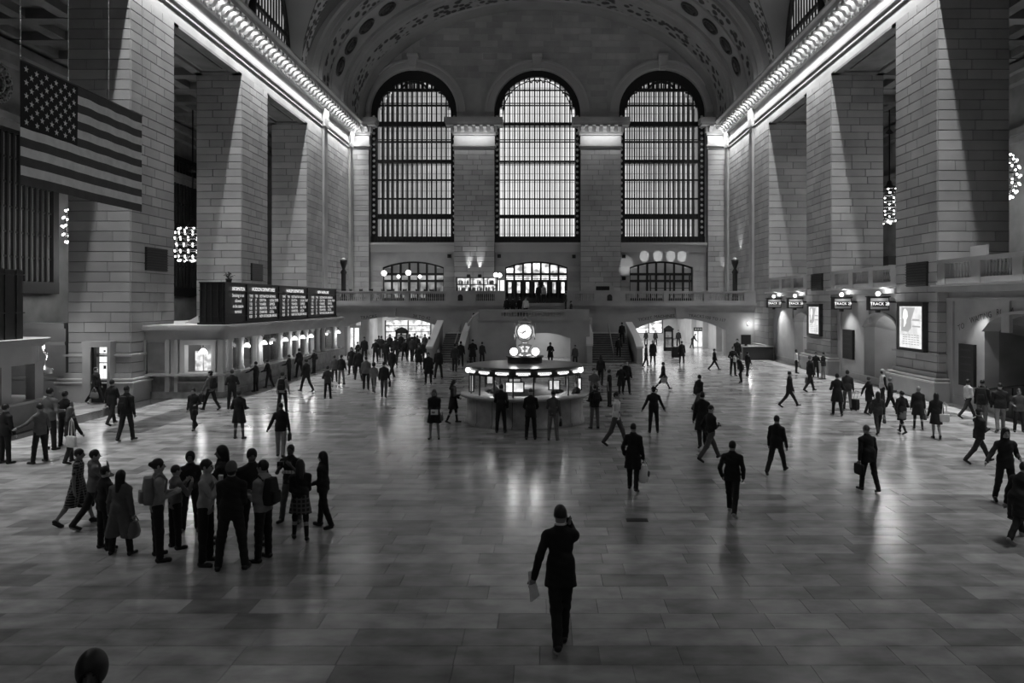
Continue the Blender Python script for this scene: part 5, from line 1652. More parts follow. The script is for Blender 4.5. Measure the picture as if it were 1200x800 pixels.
# lit door in the pillar behind the flag
dx0, dx1 = P(112, 0, 32.8)[0], P(131.5, 0, 32.8)[0]
mb = MB(); z1 = P(0, 406, 32.8)[2]
mb.box(dx0 - .35, dx0, 32.4, 32.84, 0, z1, 0); mb.box(dx1, dx1 + .15, 32.4, 32.84, 0, z1, 0); mb.box(dx0 - .37, dx1 + .17, 32.38, 32.84, z1, z1 + .25, 0); mb.box(dx0, dx1, 32.5, 32.84, 0, 1.0, 1)
dd = tag(mb.build('door_4', [STONE_PLAIN, BLACK]), 'narrow lit doorway at the foot of the pillar behind the flag', 'door', kind='structure')
q = MB(); q.box(dx0, dx0 + .22, 32.5, 32.8, 1.0, z1); q.build('door_leaf', [BLACK], dd)
w3 = (dx1 - dx0 - .22) / 3
for i in range(3):
    for za, zb in ((1.05, 1.75), (1.8, 2.15), (2.2, z1)):
        q = MB(); q.box(dx0 + .24 + i * w3, dx0 + .2 + (i + 1) * w3, 32.7, 32.74, za, zb); q.build('pane', [emit('door_pane', .8)], dd)
q = MB(); q.box(dx0 + .22 + w3 * 1.3, dx0 + .22 + w3 * 1.8, 32.66, 32.7, 1.5, 1.65); q.ball((dx0 + .22 + w3 * 1.5, 32.68, 2.3), .05, 6); q.build('door_sticker', [BLACK], dd)
area('door_glow', ((dx0 + dx1) / 2, 32.3, 1.9), (-PI / 2 - .3, 0, 0), .6, 1.2, 4)
# potted plant and white slanted panel on the roof of the ticket office
pl = thing('potted_plant', 'small dark plant on top of the departure board', 'plant', (P(266, 0, 36)[0], 36.2, BZ1 + .06))
q = MB(); q.lathe([(.001, 0), (.13, 0), (.17, .2), (.001, .2)], n=10); q.build('pot', [BRONZE], pl)
q = MB()
for i in range(16):
    a = i * 2.4; r_ = .12 + .3 * random.random(); h = .3 + .25 * random.random()
    q.add([(0, 0, .18), (r_ * .6 * math.cos(a) - .05 * math.sin(a), r_ * .6 * math.sin(a) + .05 * math.cos(a), h), (r_ * math.cos(a), r_ * math.sin(a), h * .8), (r_ * .6 * math.cos(a) + .05 * math.sin(a), r_ * .6 * math.sin(a) - .05 * math.cos(a), h * .95)], [(0, 1, 2, 3)])
tag(q.build('leaves', [mat('leaf_dark', .03, .5)], pl), kind='stuff')
q = MB(); q.prism([(P(216, 0, 37)[0], TZ), (P(232, 0, 37)[0], TZ), (P(232, 0, 37)[0], TZ + .4)], 'y', 37, 37.3)
tag(q.build('roof_wedge', [WHITE]), 'pale wedge-shaped cover on the ticket office roof beside the board', 'cover')

# =================================================================== INFORMATION BOOTH
BCX, BCY, BR = -.70, 27.7, 2.22
ib = thing('information_booth', 'round marble information booth with lit signs around its glass', 'booth', (BCX, BCY, 0))
MARB = mat('booth_marble', .26, .3, noise=.25, scale=3, bump=.05, bscale=20)
pn_ = None
NP = 18
for i in range(NP):
    a0 = -PI / 2 + 2 * PI * (i - .5) / NP; a1 = a0 + 2 * PI / NP
    q = MB(); q.lathe([(BR + .06, 0), (BR + .06, .1), (BR, .13), (BR, 1.0)], n=3, a0=a0 + .004, a1=a1 - .004)
    q.build('marble_panel', [MARB], ib)
q = MB(); q.lathe([(BR - .02, 0), (BR - .02, 1.0)], n=48); q.build('inner_drum', [BLACK], ib)
q = MB(); q.lathe([(1.5, 1.0), (BR + .2, 1.0), (BR + .24, 1.03), (BR + .24, 1.08), (BR + .2, 1.11), (1.5, 1.11)], n=54); q.build('counter', [PLANK], ib)
RG = BR - .12
q = MB(); q.lathe([(RG - .1, 1.84), (RG + .08, 1.84), (RG + .08, 2.06), (RG + .12, 2.08), (RG + .12, 2.13), (RG - .1, 2.15), (.7, 2.2), (.001, 2.2)], n=54)
q.build('roof', [mat('booth_roof', .05, .3, metal=.3, noise=.3, scale=3)], ib)
q = MB(); q.lathe([(RG - .1, 1.84), (.001, 1.84)], n=40); q.build('ceiling_inside', [emit('booth_ceiling', .18)], ib)
for i in range(NP):
    a = -PI / 2 + 2 * PI * (i - .5) / NP
    c, s_ = math.cos(a), math.sin(a)
    q = MB(); q.tube([(RG * c, RG * s_, 1.1), (RG * c, RG * s_, 1.86)], .035, 6); q.build('post', [BRONZE], ib)
    am_ = a + PI / NP
    q = MB(); q.lathe([(RG, 1.11), (RG, 1.84)], n=3, a0=a + .02, a1=a + 2 * PI / NP - .02); q.build('glass', [GLASS], ib)
    if i % 9 == 4: continue
    q = MB()
    hw_ = .25
    q.box(-hw_, hw_, -.02, .02, -.02, .05); q.box(-hw_ * .72, hw_ * .72, -.02, .02, -.05, -.02)
    o = q.build('lit_sign', [emit('booth_sign', .85)], ib)
    o.location = ((RG + .11) * math.cos(am_), (RG + .11) * math.sin(am_), 1.965); o.rotation_euler = (0, 0, am_ + PI / 2)
    tx = text('lettering', 'INFORMATION', ((RG + .135) * math.cos(am_), (RG + .135) * math.sin(am_), 1.975), .06, BLACK, ib, (PI / 2, 0, am_ + PI / 2))
for k, sx_ in enumerate((-1, 1)):
    q = MB(); a = -PI / 2 + sx_ * math.radians(68); q.ball(((RG + .15) * math.cos(a), (RG + .15) * math.sin(a), 1.99), .1, 10); q.build('lamp_globe', [GLOBE], ib)
# screens and papers seen through the glass
for px0, px1, py0, py1, off, e_ in ((593, 613, 448.5, 459, .2, .8), (597, 609.5, 444, 447, .2, .35), (644, 655, 446, 456, .3, .6), (571, 577, 441, 449, .5, .45), (676, 680.5, 443.5, 456, .35, .6), (551, 554, 440, 458, .3, .5)):
    Y = BCY - math.sqrt(max(.1, RG ** 2 - ((P((px0 + px1) / 2, 0, 26.2)[0]) - BCX) ** 2)) + off
    p0, p1 = P(px0, py1, Y), P(px1, py0, Y)
    q = MB(); q.box(p0[0] - BCX - .05, p1[0] - BCX + .05, Y - BCY, Y - BCY + .04, p0[2] - .04, p1[2] + .04, 0); q.box(p0[0] - BCX, p1[0] - BCX, Y - BCY - .01, Y - BCY, p0[2], p1[2], 1)
    o = q.build('screen', [BLACK, emit('screen_%d' % (e_ * 100), e_, 1, .35, 4)], ib)
q = MB(); q.lathe([(1.15, 1.0), (1.15, 1.3), (1.05, 1.32), (.001, 1.32)], n=24); q.build('inner_desk', [STONE_DARK], ib)
point('booth_light', (BCX, BCY, 1.7), 30, .4)
point('booth_light', (BCX - 1.2, BCY - .8, 1.7), 18, .2); point('booth_light', (BCX + 1.2, BCY - .8, 1.7), 18, .2)
# drum and the four-faced clock
q = MB(); q.lathe([(.66, 2.2), (.66, 2.4), (.72, 2.42), (.72, 2.46), (.1, 2.48)], n=28); q.build('drum', [BRONZE], ib)
ck = thing('clock', 'four-faced brass clock on top of the round booth', 'clock', (BCX, BCY, 2.46))
q = MB(); q.lathe([(.3, 0), (.3, .06), (.2, .1), (.16, .2), (.24, .32), (.26, .4), (.12, .46), (.16, .52)], n=20); q.build('pedestal', [BRASS], ck)
CZ_ = .93
q = MB(); q.ball((0, 0, CZ_), .365, 24, 0, .40); q.lathe([(.2, CZ_ + .33), (.26, CZ_ + .36), (.22, CZ_ + .42), (.08, CZ_ + .46), (.05, CZ_ + .52), (.001, CZ_ + .56)], n=16)
q.build('body', [BRASS], ck)
for k in range(4):
    a = k * PI / 2
    def rot(p): return (p[0] * math.cos(a) - p[1] * math.sin(a), p[0] * math.sin(a) + p[1] * math.cos(a), p[2])
    fc = MB()
    n = 32
    v = [rot((.275 * math.cos(2 * PI * i / n), -.385, CZ_ + .275 * math.sin(2 * PI * i / n))) for i in range(n)]
    v += [rot((.275 * math.cos(2 * PI * i / n), -.36, CZ_ + .275 * math.sin(2 * PI * i / n))) for i in range(n)]
    fc.add(v, [tuple(range(n))] + [(i, (i + 1) % n, n + (i + 1) % n, n + i) for i in range(n)])
    f_ = fc.build('clock_face', [emit('clock_opal', .85)], ck)
    rm_ = MB(); rm_.tube([rot((.29 * math.cos(2 * PI * i / n), -.385, CZ_ + .29 * math.sin(2 * PI * i / n))) for i in range(n + 1)], .03, 6, caps=False); rm_.build('rim', [BRASS], ck)
    hd_ = MB()
    for ang, ln_, wd_ in ((7.72 / 12 * 360, .15, .02), (258, .235, .013)):
        t_ = math.radians(90 - ang); d_ = (math.cos(t_), math.sin(t_)); n_ = (-d_[1], d_[0])
        q4 = [(-d_[0] * .05 + n_[0] * wd_, -d_[1] * .05 + n_[1] * wd_), (d_[0] * ln_ + n_[0] * wd_ * .4, d_[1] * ln_ + n_[1] * wd_ * .4), (d_[0] * ln_ - n_[0] * wd_ * .4, d_[1] * ln_ - n_[1] * wd_ * .4), (-d_[0] * .05 - n_[0] * wd_, -d_[1] * .05 - n_[1] * wd_)]
        hd_.add([rot((x, -.402, CZ_ + z)) for x, z in q4] + [rot((x, -.392, CZ_ + z)) for x, z in q4], [(0, 1, 2, 3), (0, 4, 5, 1), (1, 5, 6, 2), (2, 6, 7, 3), (3, 7, 4, 0)])
    hd_.build('clock_hands', [BLACK], f_)
    nm_ = MB()
    for i in range(12):
        t_ = 2 * PI * i / 12; r0, r1 = .215, .25
        nm_.add([rot((r * math.cos(t_) + w_ * math.sin(t_), -.392, CZ_ + r * math.sin(t_) - w_ * math.cos(t_))) for r, w_ in ((r0, .008), (r1, .008), (r1, -.008), (r0, -.008))], [(0, 1, 2, 3)])
    nm_.build('hour_marks', [BLACK], f_)
for sx_ in (-1, 1):
    g = thing('globe_lamp', 'round white globe lamp on the booth drum, %s side of the clock' % ('departure board' if sx_ < 0 else 'gate'), 'lamp', (BCX + sx_ * .41, BCY - .25, 2.46))
    q = MB(); q.lathe([(.08, 0), (.06, .04)], n=10); q.build('lamp_base', [BRASS], g)
    q = MB(); q.ball((0, 0, .17), .15, 14); q.build('globe', [GLOBE], g)
    point('globe_light', (BCX + sx_ * .41, BCY - .65, 2.65), 10, .12)
# =================================================================== PEOPLE
class Field:
    """signed distance grid; prims are merged with a smooth minimum, the surface comes out as one continuous mesh"""
    def __init__(s, lo, hi, h):
        s.h = h
        s.lo = np.array(lo, np.float32) - 2 * h
        s.n = np.ceil((np.array(hi) + 2 * h - s.lo) / h).astype(int) + 1
        s.D = np.full(s.n, 1.0, np.float32)
        s.ax = [s.lo[i] + h * np.arange(s.n[i], dtype=np.float32) for i in range(3)]
    def sub(s, lo, hi):
        a = np.clip(np.floor((np.array(lo) - s.lo) / s.h).astype(int), 0, s.n - 1)
        b = np.clip(np.ceil((np.array(hi) - s.lo) / s.h).astype(int) + 1, 1, s.n)
        sl = tuple(slice(a[i], max(b[i], a[i] + 1)) for i in range(3))
        X = s.ax[0][sl[0]][:, None, None]; Y = s.ax[1][sl[1]][None, :, None]; Z = s.ax[2][sl[2]][None, None, :]
        return sl, X, Y, Z
    def merge(s, sl, d, k):
        A = s.D[sl]
        if k > 0:
            h_ = np.clip(.5 + .5 * (A - d) / k, 0, 1)
            s.D[sl] = A * (1 - h_) + d * h_ - k * h_ * (1 - h_)
        else: s.D[sl] = np.minimum(A, d)
    def cap(s, a, b, ra, rb=None, k=.03, sq=None):
        rb = ra if rb is None else rb
        a, b = np.array(a, np.float32), np.array(b, np.float32)
        m = max(ra, rb) + .05
        sl, X, Y, Z = s.sub(np.minimum(a, b) - m, np.maximum(a, b) + m)
        d = b - a; L2 = float(d @ d) + 1e-9
        t = np.clip(((X - a[0]) * d[0] + (Y - a[1]) * d[1] + (Z - a[2]) * d[2]) / L2, 0, 1)
        f = sq or (1, 1, 1)
        dist = np.sqrt(((X - a[0] - t * d[0]) * f[0]) ** 2 + ((Y - a[1] - t * d[1]) * f[1]) ** 2 + ((Z - a[2] - t * d[2]) * f[2]) ** 2) - (ra + (rb - ra) * t)
        s.merge(sl, dist, k); return s
    def ell(s, c, r, k=.03, R=None):
        c, r = np.array(c, np.float32), np.array(r, np.float32)
        m = r.max() + .05
        sl, X, Y, Z = s.sub(c - m, c + m)
        x, y, z = X - c[0], Y - c[1], Z - c[2]
        if R is not None:
            x, y, z = (R[0][i] * x + R[1][i] * y + R[2][i] * z for i in range(3))
        q = np.sqrt((x / r[0]) ** 2 + (y / r[1]) ** 2 + (z / r[2]) ** 2)
        s.merge(sl, (q - 1) * r.min() * (0.5 + .5 * np.minimum(q, 1) + .0), k); return s
    def cut(s, p, n):
        """keep the side n points away from"""
        X, Y, Z = s.ax[0][:, None, None], s.ax[1][None, :, None], s.ax[2][None, None, :]
        s.D = np.maximum(s.D, (X - p[0]) * n[0] + (Y - p[1]) * n[1] + (Z - p[2]) * n[2]).astype(np.float32); return s
    def wrinkle(s, amp, seed):
        X, Y, Z = s.ax[0][:, None, None], s.ax[1][None, :, None], s.ax[2][None, None, :]
        s.D = (s.D + amp * np.sin(31 * X + 17 * Z + seed) * np.sin(23 * Z - 12 * Y + 2 * seed) + amp * .7 * np.sin(58 * Z + 21 * X * (1 + .1 * seed))).astype(np.float32); return s
    def mesh(s):
        D = s.D
        D[0], D[-1] = 1, 1; D[:, 0], D[:, -1] = 1, 1; D[:, :, 0], D[:, :, -1] = 1, 1
        ins = D < 0
        nc = tuple(np.array(D.shape) - 1)
        acc = np.zeros(nc + (3,), np.float32); cnt = np.zeros(nc, np.float32)
        edges = []
        for ax in range(3):
            s0 = [slice(None)] * 3; s1 = [slice(None)] * 3
            s0[ax], s1[ax] = slice(0, -1), slice(1, None)
            m = ins[tuple(s0)] != ins[tuple(s1)]
            idx = np.argwhere(m)
            if not len(idx): continue
            d0 = D[tuple(s0)][m]; d1 = D[tuple(s1)][m]
            pos = idx.astype(np.float32); pos[:, ax] += d0 / (d0 - d1)
            u, v = (ax + 1) % 3, (ax + 2) % 3
            quad = []
            for du, dv in ((-1, -1), (0, -1), (0, 0), (-1, 0)):
                c = idx.copy(); c[:, u] += du; c[:, v] += dv
                np.add.at(acc, (c[:, 0], c[:, 1], c[:, 2]), pos); np.add.at(cnt, (c[:, 0], c[:, 1], c[:, 2]), 1)
                quad.append(c)
            edges.append((quad, d0 < 0))
        act = cnt > 0
        ids = np.full(nc, -1, np.int64); ids[act] = np.arange(int(act.sum()))
        V = acc[act] / cnt[act][:, None] * s.h + s.lo
        F = []
        for quad, pos_ in edges:
            q = np.stack([ids[c[:, 0], c[:, 1], c[:, 2]] for c in quad], 1)
            q[~pos_] = q[~pos_][:, ::-1]
            F.append(q)
        F = np.concatenate(F) if F else np.zeros((0, 4), int)
        return V, F


def np_mesh(name, V, F, m, parent):
    me = bpy.data.meshes.new(name)
    me.vertices.add(len(V)); me.vertices.foreach_set('co', np.ascontiguousarray(V, np.float32).ravel())
    me.loops.add(F.size); me.loops.foreach_set('vertex_index', F.astype(np.int32).ravel())
    me.polygons.add(len(F)); me.polygons.foreach_set('loop_start', np.arange(0, F.size, 4, dtype=np.int32))
    me.polygons.foreach_set('use_smooth', np.ones(len(F), bool))
    me.materials.append(m)
    me.update(calc_edges=True); me.validate()
    o = bpy.data.objects.new(name, me); C.objects.link(o); o.parent = parent
    return o


def cloth(t):
    t = round(min(.75, t * 1.6) if t >= .04 else t * 1.15, 3)
    return mat('cloth_%03d' % int(t * 1000), t, .85, noise=.12, scale=9)
def skin(t=.2): return mat('skin_%02d' % int(t * 100), t * 1.5, .55)
def hairm(t=.008): return mat('hair_%03d' % int(t * 1000), t, .5, noise=.3, scale=40)
def shoe_m(t): return mat('shoe_%03d' % int(t * 1000), t, .35)

V3 = lambda *a: np.array(a, float)
HANDS = {   # target of the wrist (side, forward, height above ground of a 1.75 m figure), elbow hint
    'down': (.27, .03, .79), 'fwd': (.24, .24, .86), 'back': (.27, -.22, .82), 'slight': (.26, .12, .80), 'out': (.42, .05, .86),
    'ear': (.11, .07, 1.50), 'chest': (.07, .27, 1.14), 'face': (.05, .23, 1.37), 'fold': (-.10, .20, 1.12), 'pocket': (.24, .05, .90),
    'belly': (.06, .24, 1.0), 'reach': (.25, .48, 1.12), 'side': (.62, .10, 1.10), 'counter': (.20, .38, 1.06), 'hold': (.22, .22, 1.08), 'lens': (.12, .28, 1.34),
    'sidelow': (.50, .22, .95), 'raise': (.25, .32, 1.60)}
LEGS = {   # hip, knee flexion left / right, spread
    'stand': (1, 1, 1, 1, 5), 'wide': (2, 1, 2, 1, 10), 'walk': (24, 8, -18, 18, 2), 'walk2': (-18, 18, 24, 8, 2), 'stride': (33, 6, -30, 14, 2), 'stride2': (-30, 14, 33, 6, 2),
    'step': (12, 6, -10, 12, 3), 'step2': (-10, 12, 12, 6, 3), 'cross': (10, 6, -8, 30, -2), 'suit': (-8, 22, 9, 2, -4.2), 'climb': (30, 45, -4, 6, 4)}


def make_person(loc, height, heading, legs='stand', hands=('down', 'down'), top=('jacket', .01), bottom=('trousers', .01), hair=('short', .008), skin_t=.2, shoes=.008,
                lean=2.0, yaw=0.0, pitch=0.0, hpx=60, label='', group=None, fingers=False, hood=None, build=1.0, collar=None, seed=0):
    s = height / 1.75
    t = thing('person', label, 'person', loc, group, rz=-math.radians(heading))
    t.scale = (s, s, s)
    h = min(.036, max(.0102, 1.75 / hpx * .88))
    if hpx > 74: fingers = True; h = min(h, .0145)
    HL, KL, HR, KR, ab = LEGS[legs]
    R_ = math.radians
    pel = V3(0, 0, 0)
    J = {}
    for sg, hf, kf, n in ((-1, HL, KL, 'L'), (1, HR, KR, 'R')):
        hip = pel + V3(sg * .088, 0, -.01)
        a = R_(ab)
        d1 = V3(sg * math.sin(a), math.sin(R_(hf)), -math.cos(R_(hf))); d1 /= np.linalg.norm(d1)
        kn = hip + .43 * d1
        q = R_(hf - kf)
        d2 = V3(sg * math.sin(a) * .6, math.sin(q), -math.cos(q)); d2 /= np.linalg.norm(d2)
        an = kn + .41 * d2
        pt = min(0.0, q * .75) if hf < 4 else max(0, R_(hf - kf) * .35)
        toe = an + V3(sg * .03, .165 * math.cos(pt), -.05 + .165 * math.sin(pt))
        heel = an + V3(0, -.045 * math.cos(pt) , -.05 - .045 * math.sin(pt))
        J[n] = (hip, kn, an, toe, heel)
    zmin = min(min(J[n][3][2], J[n][4][2]) for n in 'LR') - .03
    off = V3(0, 0, -zmin)
    pel = pel + off
    for n in 'LR': J[n] = tuple(p + off for p in J[n])
    la = R_(lean)
    sp = V3(0, math.sin(la), math.cos(la)); fw = V3(0, math.cos(la), -math.sin(la)); rt = V3(1, 0, 0)
    nb = pel + .53 * sp
    sw = .168 * build
    SH = {'L': nb - .085 * sp - rt * sw, 'R': nb - .085 * sp + rt * sw}
    hp = R_(pitch) + la * .5
    hup = V3(0, math.sin(hp), math.cos(hp))
    hc = nb + .165 * (hup * .6 + sp * .4) / np.linalg.norm(hup * .6 + sp * .4)
    yw = R_(-yaw)
    hx = V3(math.cos(yw), math.sin(yw), 0); hf_ = V3(-math.sin(yw) * math.cos(hp), math.cos(yw) * math.cos(hp), -math.sin(hp)); hz = np.cross(hx, hf_)
    HR_ = np.array([hx, hf_, hz]).T      # columns: local axes of the head
    def hd(x, y, z): return hc + HR_ @ V3(x, y, z)
    ARM = {}
    for sg, n, hn in ((-1, 'L', hands[0]), (1, 'R', hands[1])):
        tx, ty, tz = HANDS[hn] if isinstance(hn, str) else hn
        S_ = SH[n]
        T = pel + rt * (sg * tx) + fw * ty + sp * (tz - .925)
        v = T - S_; L_ = np.linalg.norm(v); l1, l2 = .285, .26
        if L_ > l1 + l2 - .005: v *= (l1 + l2 - .005) / L_; T = S_ + v; L_ = l1 + l2 - .005
        u = v / L_
        a_ = (l1 ** 2 - l2 ** 2 + L_ ** 2) / (2 * L_); hh = math.sqrt(max(0, l1 ** 2 - a_ ** 2))
        hint = V3(sg * .35, .35, -1.0) if hn in ('ear', 'face', 'lens', 'raise') else V3(sg * .35, -.6, -.75) if hn not in ('side', 'out', 'sidelow') else V3(sg * .1, -.6, -.6)
        hint = hint - u * (hint @ u); hint /= np.linalg.norm(hint)
        E = S_ + u * a_ + hint * hh
        fd = (T - E); fd /= np.linalg.norm(fd)
        ARM[n] = (S_, E, T, fd)
    cov_top = top[0]; sleeves = cov_top not in ('tee', 'vest', 'dress')
    lo = V3(-.75, -.75, -.02); hi = V3(.75, .8, 1.85)
    allp = [p for n in 'LR' for p in J[n]] + [p for n in 'LR' for p in ARM[n][:3]] + [hc]
    lo = np.min(allp, 0) - .24; hi = np.max(allp, 0) + .26; lo[2] = -.03
    b = build
    # ---- body: one continuous skin from head to feet
    f = Field(lo, hi, h)
    f.ell(hc + HR_ @ V3(0, -.008, .012), (.074, .094, .104), .02, HR_.T.tolist())
    f.ell(hd(0, .022, -.062), (.056, .064, .062), .03, HR_.T.tolist())
    f.cap(hd(0, .088, .0), hd(0, .108, -.034), .010, .016, .012)
    f.cap(hd(-.02, .078, -.064), hd(.02, .078, -.064), .010, .010, .01)
    for sg in (-1, 1):
        f.ell(hd(sg * .077, -.01, -.012), (.012, .022, .033), .01, HR_.T.tolist())
    f.cap(hd(0, -.012, -.07), nb - .03 * sp, .052, .058, .03)
    for n in 'LR': f.cap(nb - .035 * sp, SH[n] - .01 * sp, .055, .05, .05)
    f.ell(nb - .17 * sp, (.145 * b, .095, .17), .06); f.ell(pel + .13 * sp, (.125 * b, .09, .14), .06); f.ell(pel + .02 * sp, (.14 * b, .095, .10), .06)
    leg_cov = bottom[0] == 'trousers'
    for n in 'LR':
        hip, kn, an, toe, heel = J[n]
        q = .80 if leg_cov else 1.0
        f.cap(hip, kn, .08 * q, .053 * q, .04); f.cap(kn, kn + (an - kn) * .35, .053 * q, .05 * q, .03); f.cap(kn + (an - kn) * .3, an, .052 * q, .035, .03)
        f.cap(an, toe * .75 + heel * .25, .034, .028, .02)
        S_, E, T, fd = ARM[n]
        q = .78 if sleeves else 1.0
        f.cap(S_, E, .05 * q, .038 * q, .03); f.cap(E, T, .040 * q, .026, .02)
        sg = -1 if n == 'L' else 1
        side = np.cross(fd, V3(0, 0, 1)); side = side / (np.linalg.norm(side) + 1e-6)
        pn = np.cross(side, fd)
        # the palm lies in the plane of fd and pn; the thumb leaves its upper edge
        pc = T + fd * .045
        if not fingers:
            f.cap(T + fd * .01, T + fd * .07, .030, .031, .02); f.cap(T + fd * .06, T + fd * .105 - side * sg * .03, .027, .02, .02)
            f.cap(T + fd * .02 + pn * .02, T + fd * .08 + pn * .045, .014, .011, .015)
        else:
            f.cap(T, T + fd * .03, .027, .03, .02)
            for i, (o_, ln_) in enumerate(((-.030, .062), (-.010, .074), (.010, .07), (.029, .054))):
                k0 = T + fd * .078 - pn * o_ * 1.0
                f.cap(T + fd * .015 - pn * o_ * .7, k0, .014, .011, .012)
                cu = -side * sg
                k1 = k0 + fd * ln_ * .55 + cu * ln_ * .22; k2 = k1 + fd * ln_ * .2 + cu * ln_ * .42
                f.cap(k0, k1, .0098, .009, .004); f.cap(k1, k2, .009, .0075, .004)
            th0 = T + fd * .02 + pn * .025; th1 = th0 + fd * .038 + pn * .026 - side * sg * .008; th2 = th1 + fd * .032 + pn * .004 - side * sg * .014
            f.cap(th0, th1, .0135, .011, .008); f.cap(th1, th2, .011, .0085, .004)
    np_mesh('body', *f.mesh(), skin(skin_t), t)
    # ---- eyes and mouth
    if hpx > 45:
        mb = MB()
        for sg in (-1, 1): mb.ball(tuple(hd(sg * .031, .083, .006)), .0095, 6)
        mb.tube([tuple(hd(-.024, .083, -.066)), tuple(hd(0, .092, -.066)), tuple(hd(.024, .083, -.066))], .005, 5)
        mb.build('eyes_and_mouth', [hairm(.01)], t)
    # ---- trousers / skirt
    wst = pel + .12 * sp
    if bottom[0] == 'trousers':
        f = Field(np.min([p for n in 'LR' for p in J[n]], 0) - .2, np.max([wst] + [p for n in 'LR' for p in J[n]], 0) + .2, h)
        f.ell(pel + .04 * sp, (.160 * b, .115, .15), .05)
        for n in 'LR':
            hip, kn, an, toe, heel = J[n]
            f.cap(hip, kn, .094, .073, .035); f.cap(kn, an + V3(0, 0, .0), .070, .060, .03)
        f.wrinkle(.0035, seed + .3)
        f.cut(wst, sp)
        f.cut(V3(0, 0, .035), V3(0, 0, -1))
        np_mesh('trousers', *f.mesh(), bottom[2] if len(bottom) > 2 else cloth(bottom[1]), t)
    elif bottom[0] == 'skirt':
        hz_ = bottom[3] if len(bottom) > 3 else .52
        f = Field(lo, V3(hi[0], hi[1], wst[2] + .1), h)
        for x in (-.06, .06):
            for n in 'LR':
                kn = J[n][1]
                f.cap(pel + V3(x, 0, .10), V3(kn[0] * .7 + x * .6, kn[1] * .75, hz_ - .05), .105, .135, .05)
        f.cut(wst, sp); f.cut(V3(0, 0, hz_), V3(0, 0, -1))
        np_mesh('skirt', *f.mesh(), bottom[2] if len(bottom) > 2 and bottom[2] else cloth(bottom[1]), t)
    if bottom[0] in ('skirt', 'bare') and len(bottom) > 4 and bottom[4] is not None:      # tights / boots
        f = Field(lo, V3(hi[0], hi[1], 1.0), h)
        for n in 'LR':
            hip, kn, an, toe, heel = J[n]
            f.cap(hip, kn, .086, .060, .04); f.cap(kn, an, .060, .043, .03)
        np_mesh('tights', *f.mesh(), cloth(bottom[4]), t)
    # ---- upper garment
    hem = {'jacket': pel - .10 * sp, 'suit': pel - .17 * sp, 'hoodie': pel - .06 * sp, 'shirt': pel - .08 * sp, 'tee': pel - .06 * sp, 'vest': pel - .06 * sp, 'coat': pel - .36 * sp, 'longcoat': pel - .55 * sp, 'dress': pel - .47 * sp}[top[0]]
    o = {'jacket': .028, 'suit': .024, 'hoodie': .030, 'shirt': .016, 'tee': .016, 'vest': .022, 'coat': .032, 'longcoat': .034, 'dress': .014}[top[0]]
    f = Field(lo, hi, h)
    for n in 'LR': f.cap(nb - .045 * sp, SH[n] - .012 * sp, .056 + o * .7, .046 + o * .6, .05)
    f.ell(nb - .17 * sp, (.138 * b + o, .096 + o, .20), .05); f.ell(pel + .12 * sp, (.128 * b + o, .092 + o, .18), .06)
    long_ = top[0] in ('coat', 'longcoat', 'dress')
    for sg, n in ((-1, 'L'), (1, 'R')):
        kn = J[n][1]; hip = J[n][0]
        if long_:
            k_ = min(1.0, (pel - hem)[2] / .45 + .25)
            e = hip + (kn - hip) * k_ * V3(.9, .75, 1.0)
            f.cap(pel + V3(sg * .06, 0, .06), e + V3(sg * .015, 0, -.06), .10 + o * .8, .115 + o, .06)
        else:
            f.cap(pel + V3(sg * .06 * b, 0, .10), pel + V3(sg * .075 * b, 0, -.20), .085 + o, (.092 if top[0] != 'suit' else .108) + o, .06)
    for n in 'LR':
        S_, E, T, fd = ARM[n]
        if sleeves:
            f.cap(S_, E, .050 + o * .4, .045 + o * .3, .035); f.cap(E, T - fd * .015, .045 + o * .3, .036 + o * .3, .02)
        elif top[0] != 'vest':
            f.cap(S_, S_ + (E - S_) * .55, .06, .058, .03)
    f.cap(nb + .0 * sp - fw * .01, nb + .025 * sp, .066 + o * .4, .058 + o * .4, .03)
    if top[0] == 'hoodie': f.ell(nb - fw * .085 - .02 * sp, (.1, .055, .075), .04)
    f.wrinkle(.004 if top[0] != 'suit' else .002, seed)
    f.cut(hem, -sp)
    if top[0] in ('suit',) and h < .02:      # rear vent of the jacket
        pass
    nm = {'suit': 'suit_jacket', 'tee': 't_shirt', 'longcoat': 'long_coat'}.get(top[0], top[0])
    np_mesh(nm, *f.mesh(), top[2] if len(top) > 2 and top[2] else cloth(top[1]), t)
    if len(top) > 3:     # pale sleeves or shirt tail shown as a second garment
        f = Field(lo, hi, h)
        for n in 'LR':
            S_, E, T, fd = ARM[n]
            f.cap(S_, E, .06, .048, .03); f.cap(E, T, .048, .038, .02)
        np_mesh('sleeves', *f.mesh(), cloth(top[3]), t)
    if collar:
        mb = MB()
        c = nb + .055 * sp
        mb.tube([tuple(c + rt * .064 * math.cos(2 * PI * i / 16) + fw * (.064 * math.sin(2 * PI * i / 16) + .0) ) for i in range(17)], .016, 6, caps=False)
        mb.build('collar', [cloth(collar)], t)
    # ---- shoes
    for n in 'LR':
        hip, kn, an, toe, heel = J[n]
        f = Field(np.minimum(np.minimum(toe, heel), an) - .09, np.maximum(np.maximum(toe, heel), an) + .09, min(h, .02))
        f.cap(heel + V3(0, .01, .012), toe - (toe - heel) * .1 + V3(0, 0, .0), .043, .040, .02); f.cap(heel + V3(0, .02, .02), an, .042, .042, .03)
        f.cut(an + V3(0, 0, .045), V3(0, 0, 1))
        ax_ = (toe - heel) / np.linalg.norm(toe - heel); nn = np.cross(V3(1, 0, 0), ax_)
        f.cut(heel - nn * .03, -nn)
        so = np_mesh('shoe', *f.mesh(), shoe_m(shoes), t)
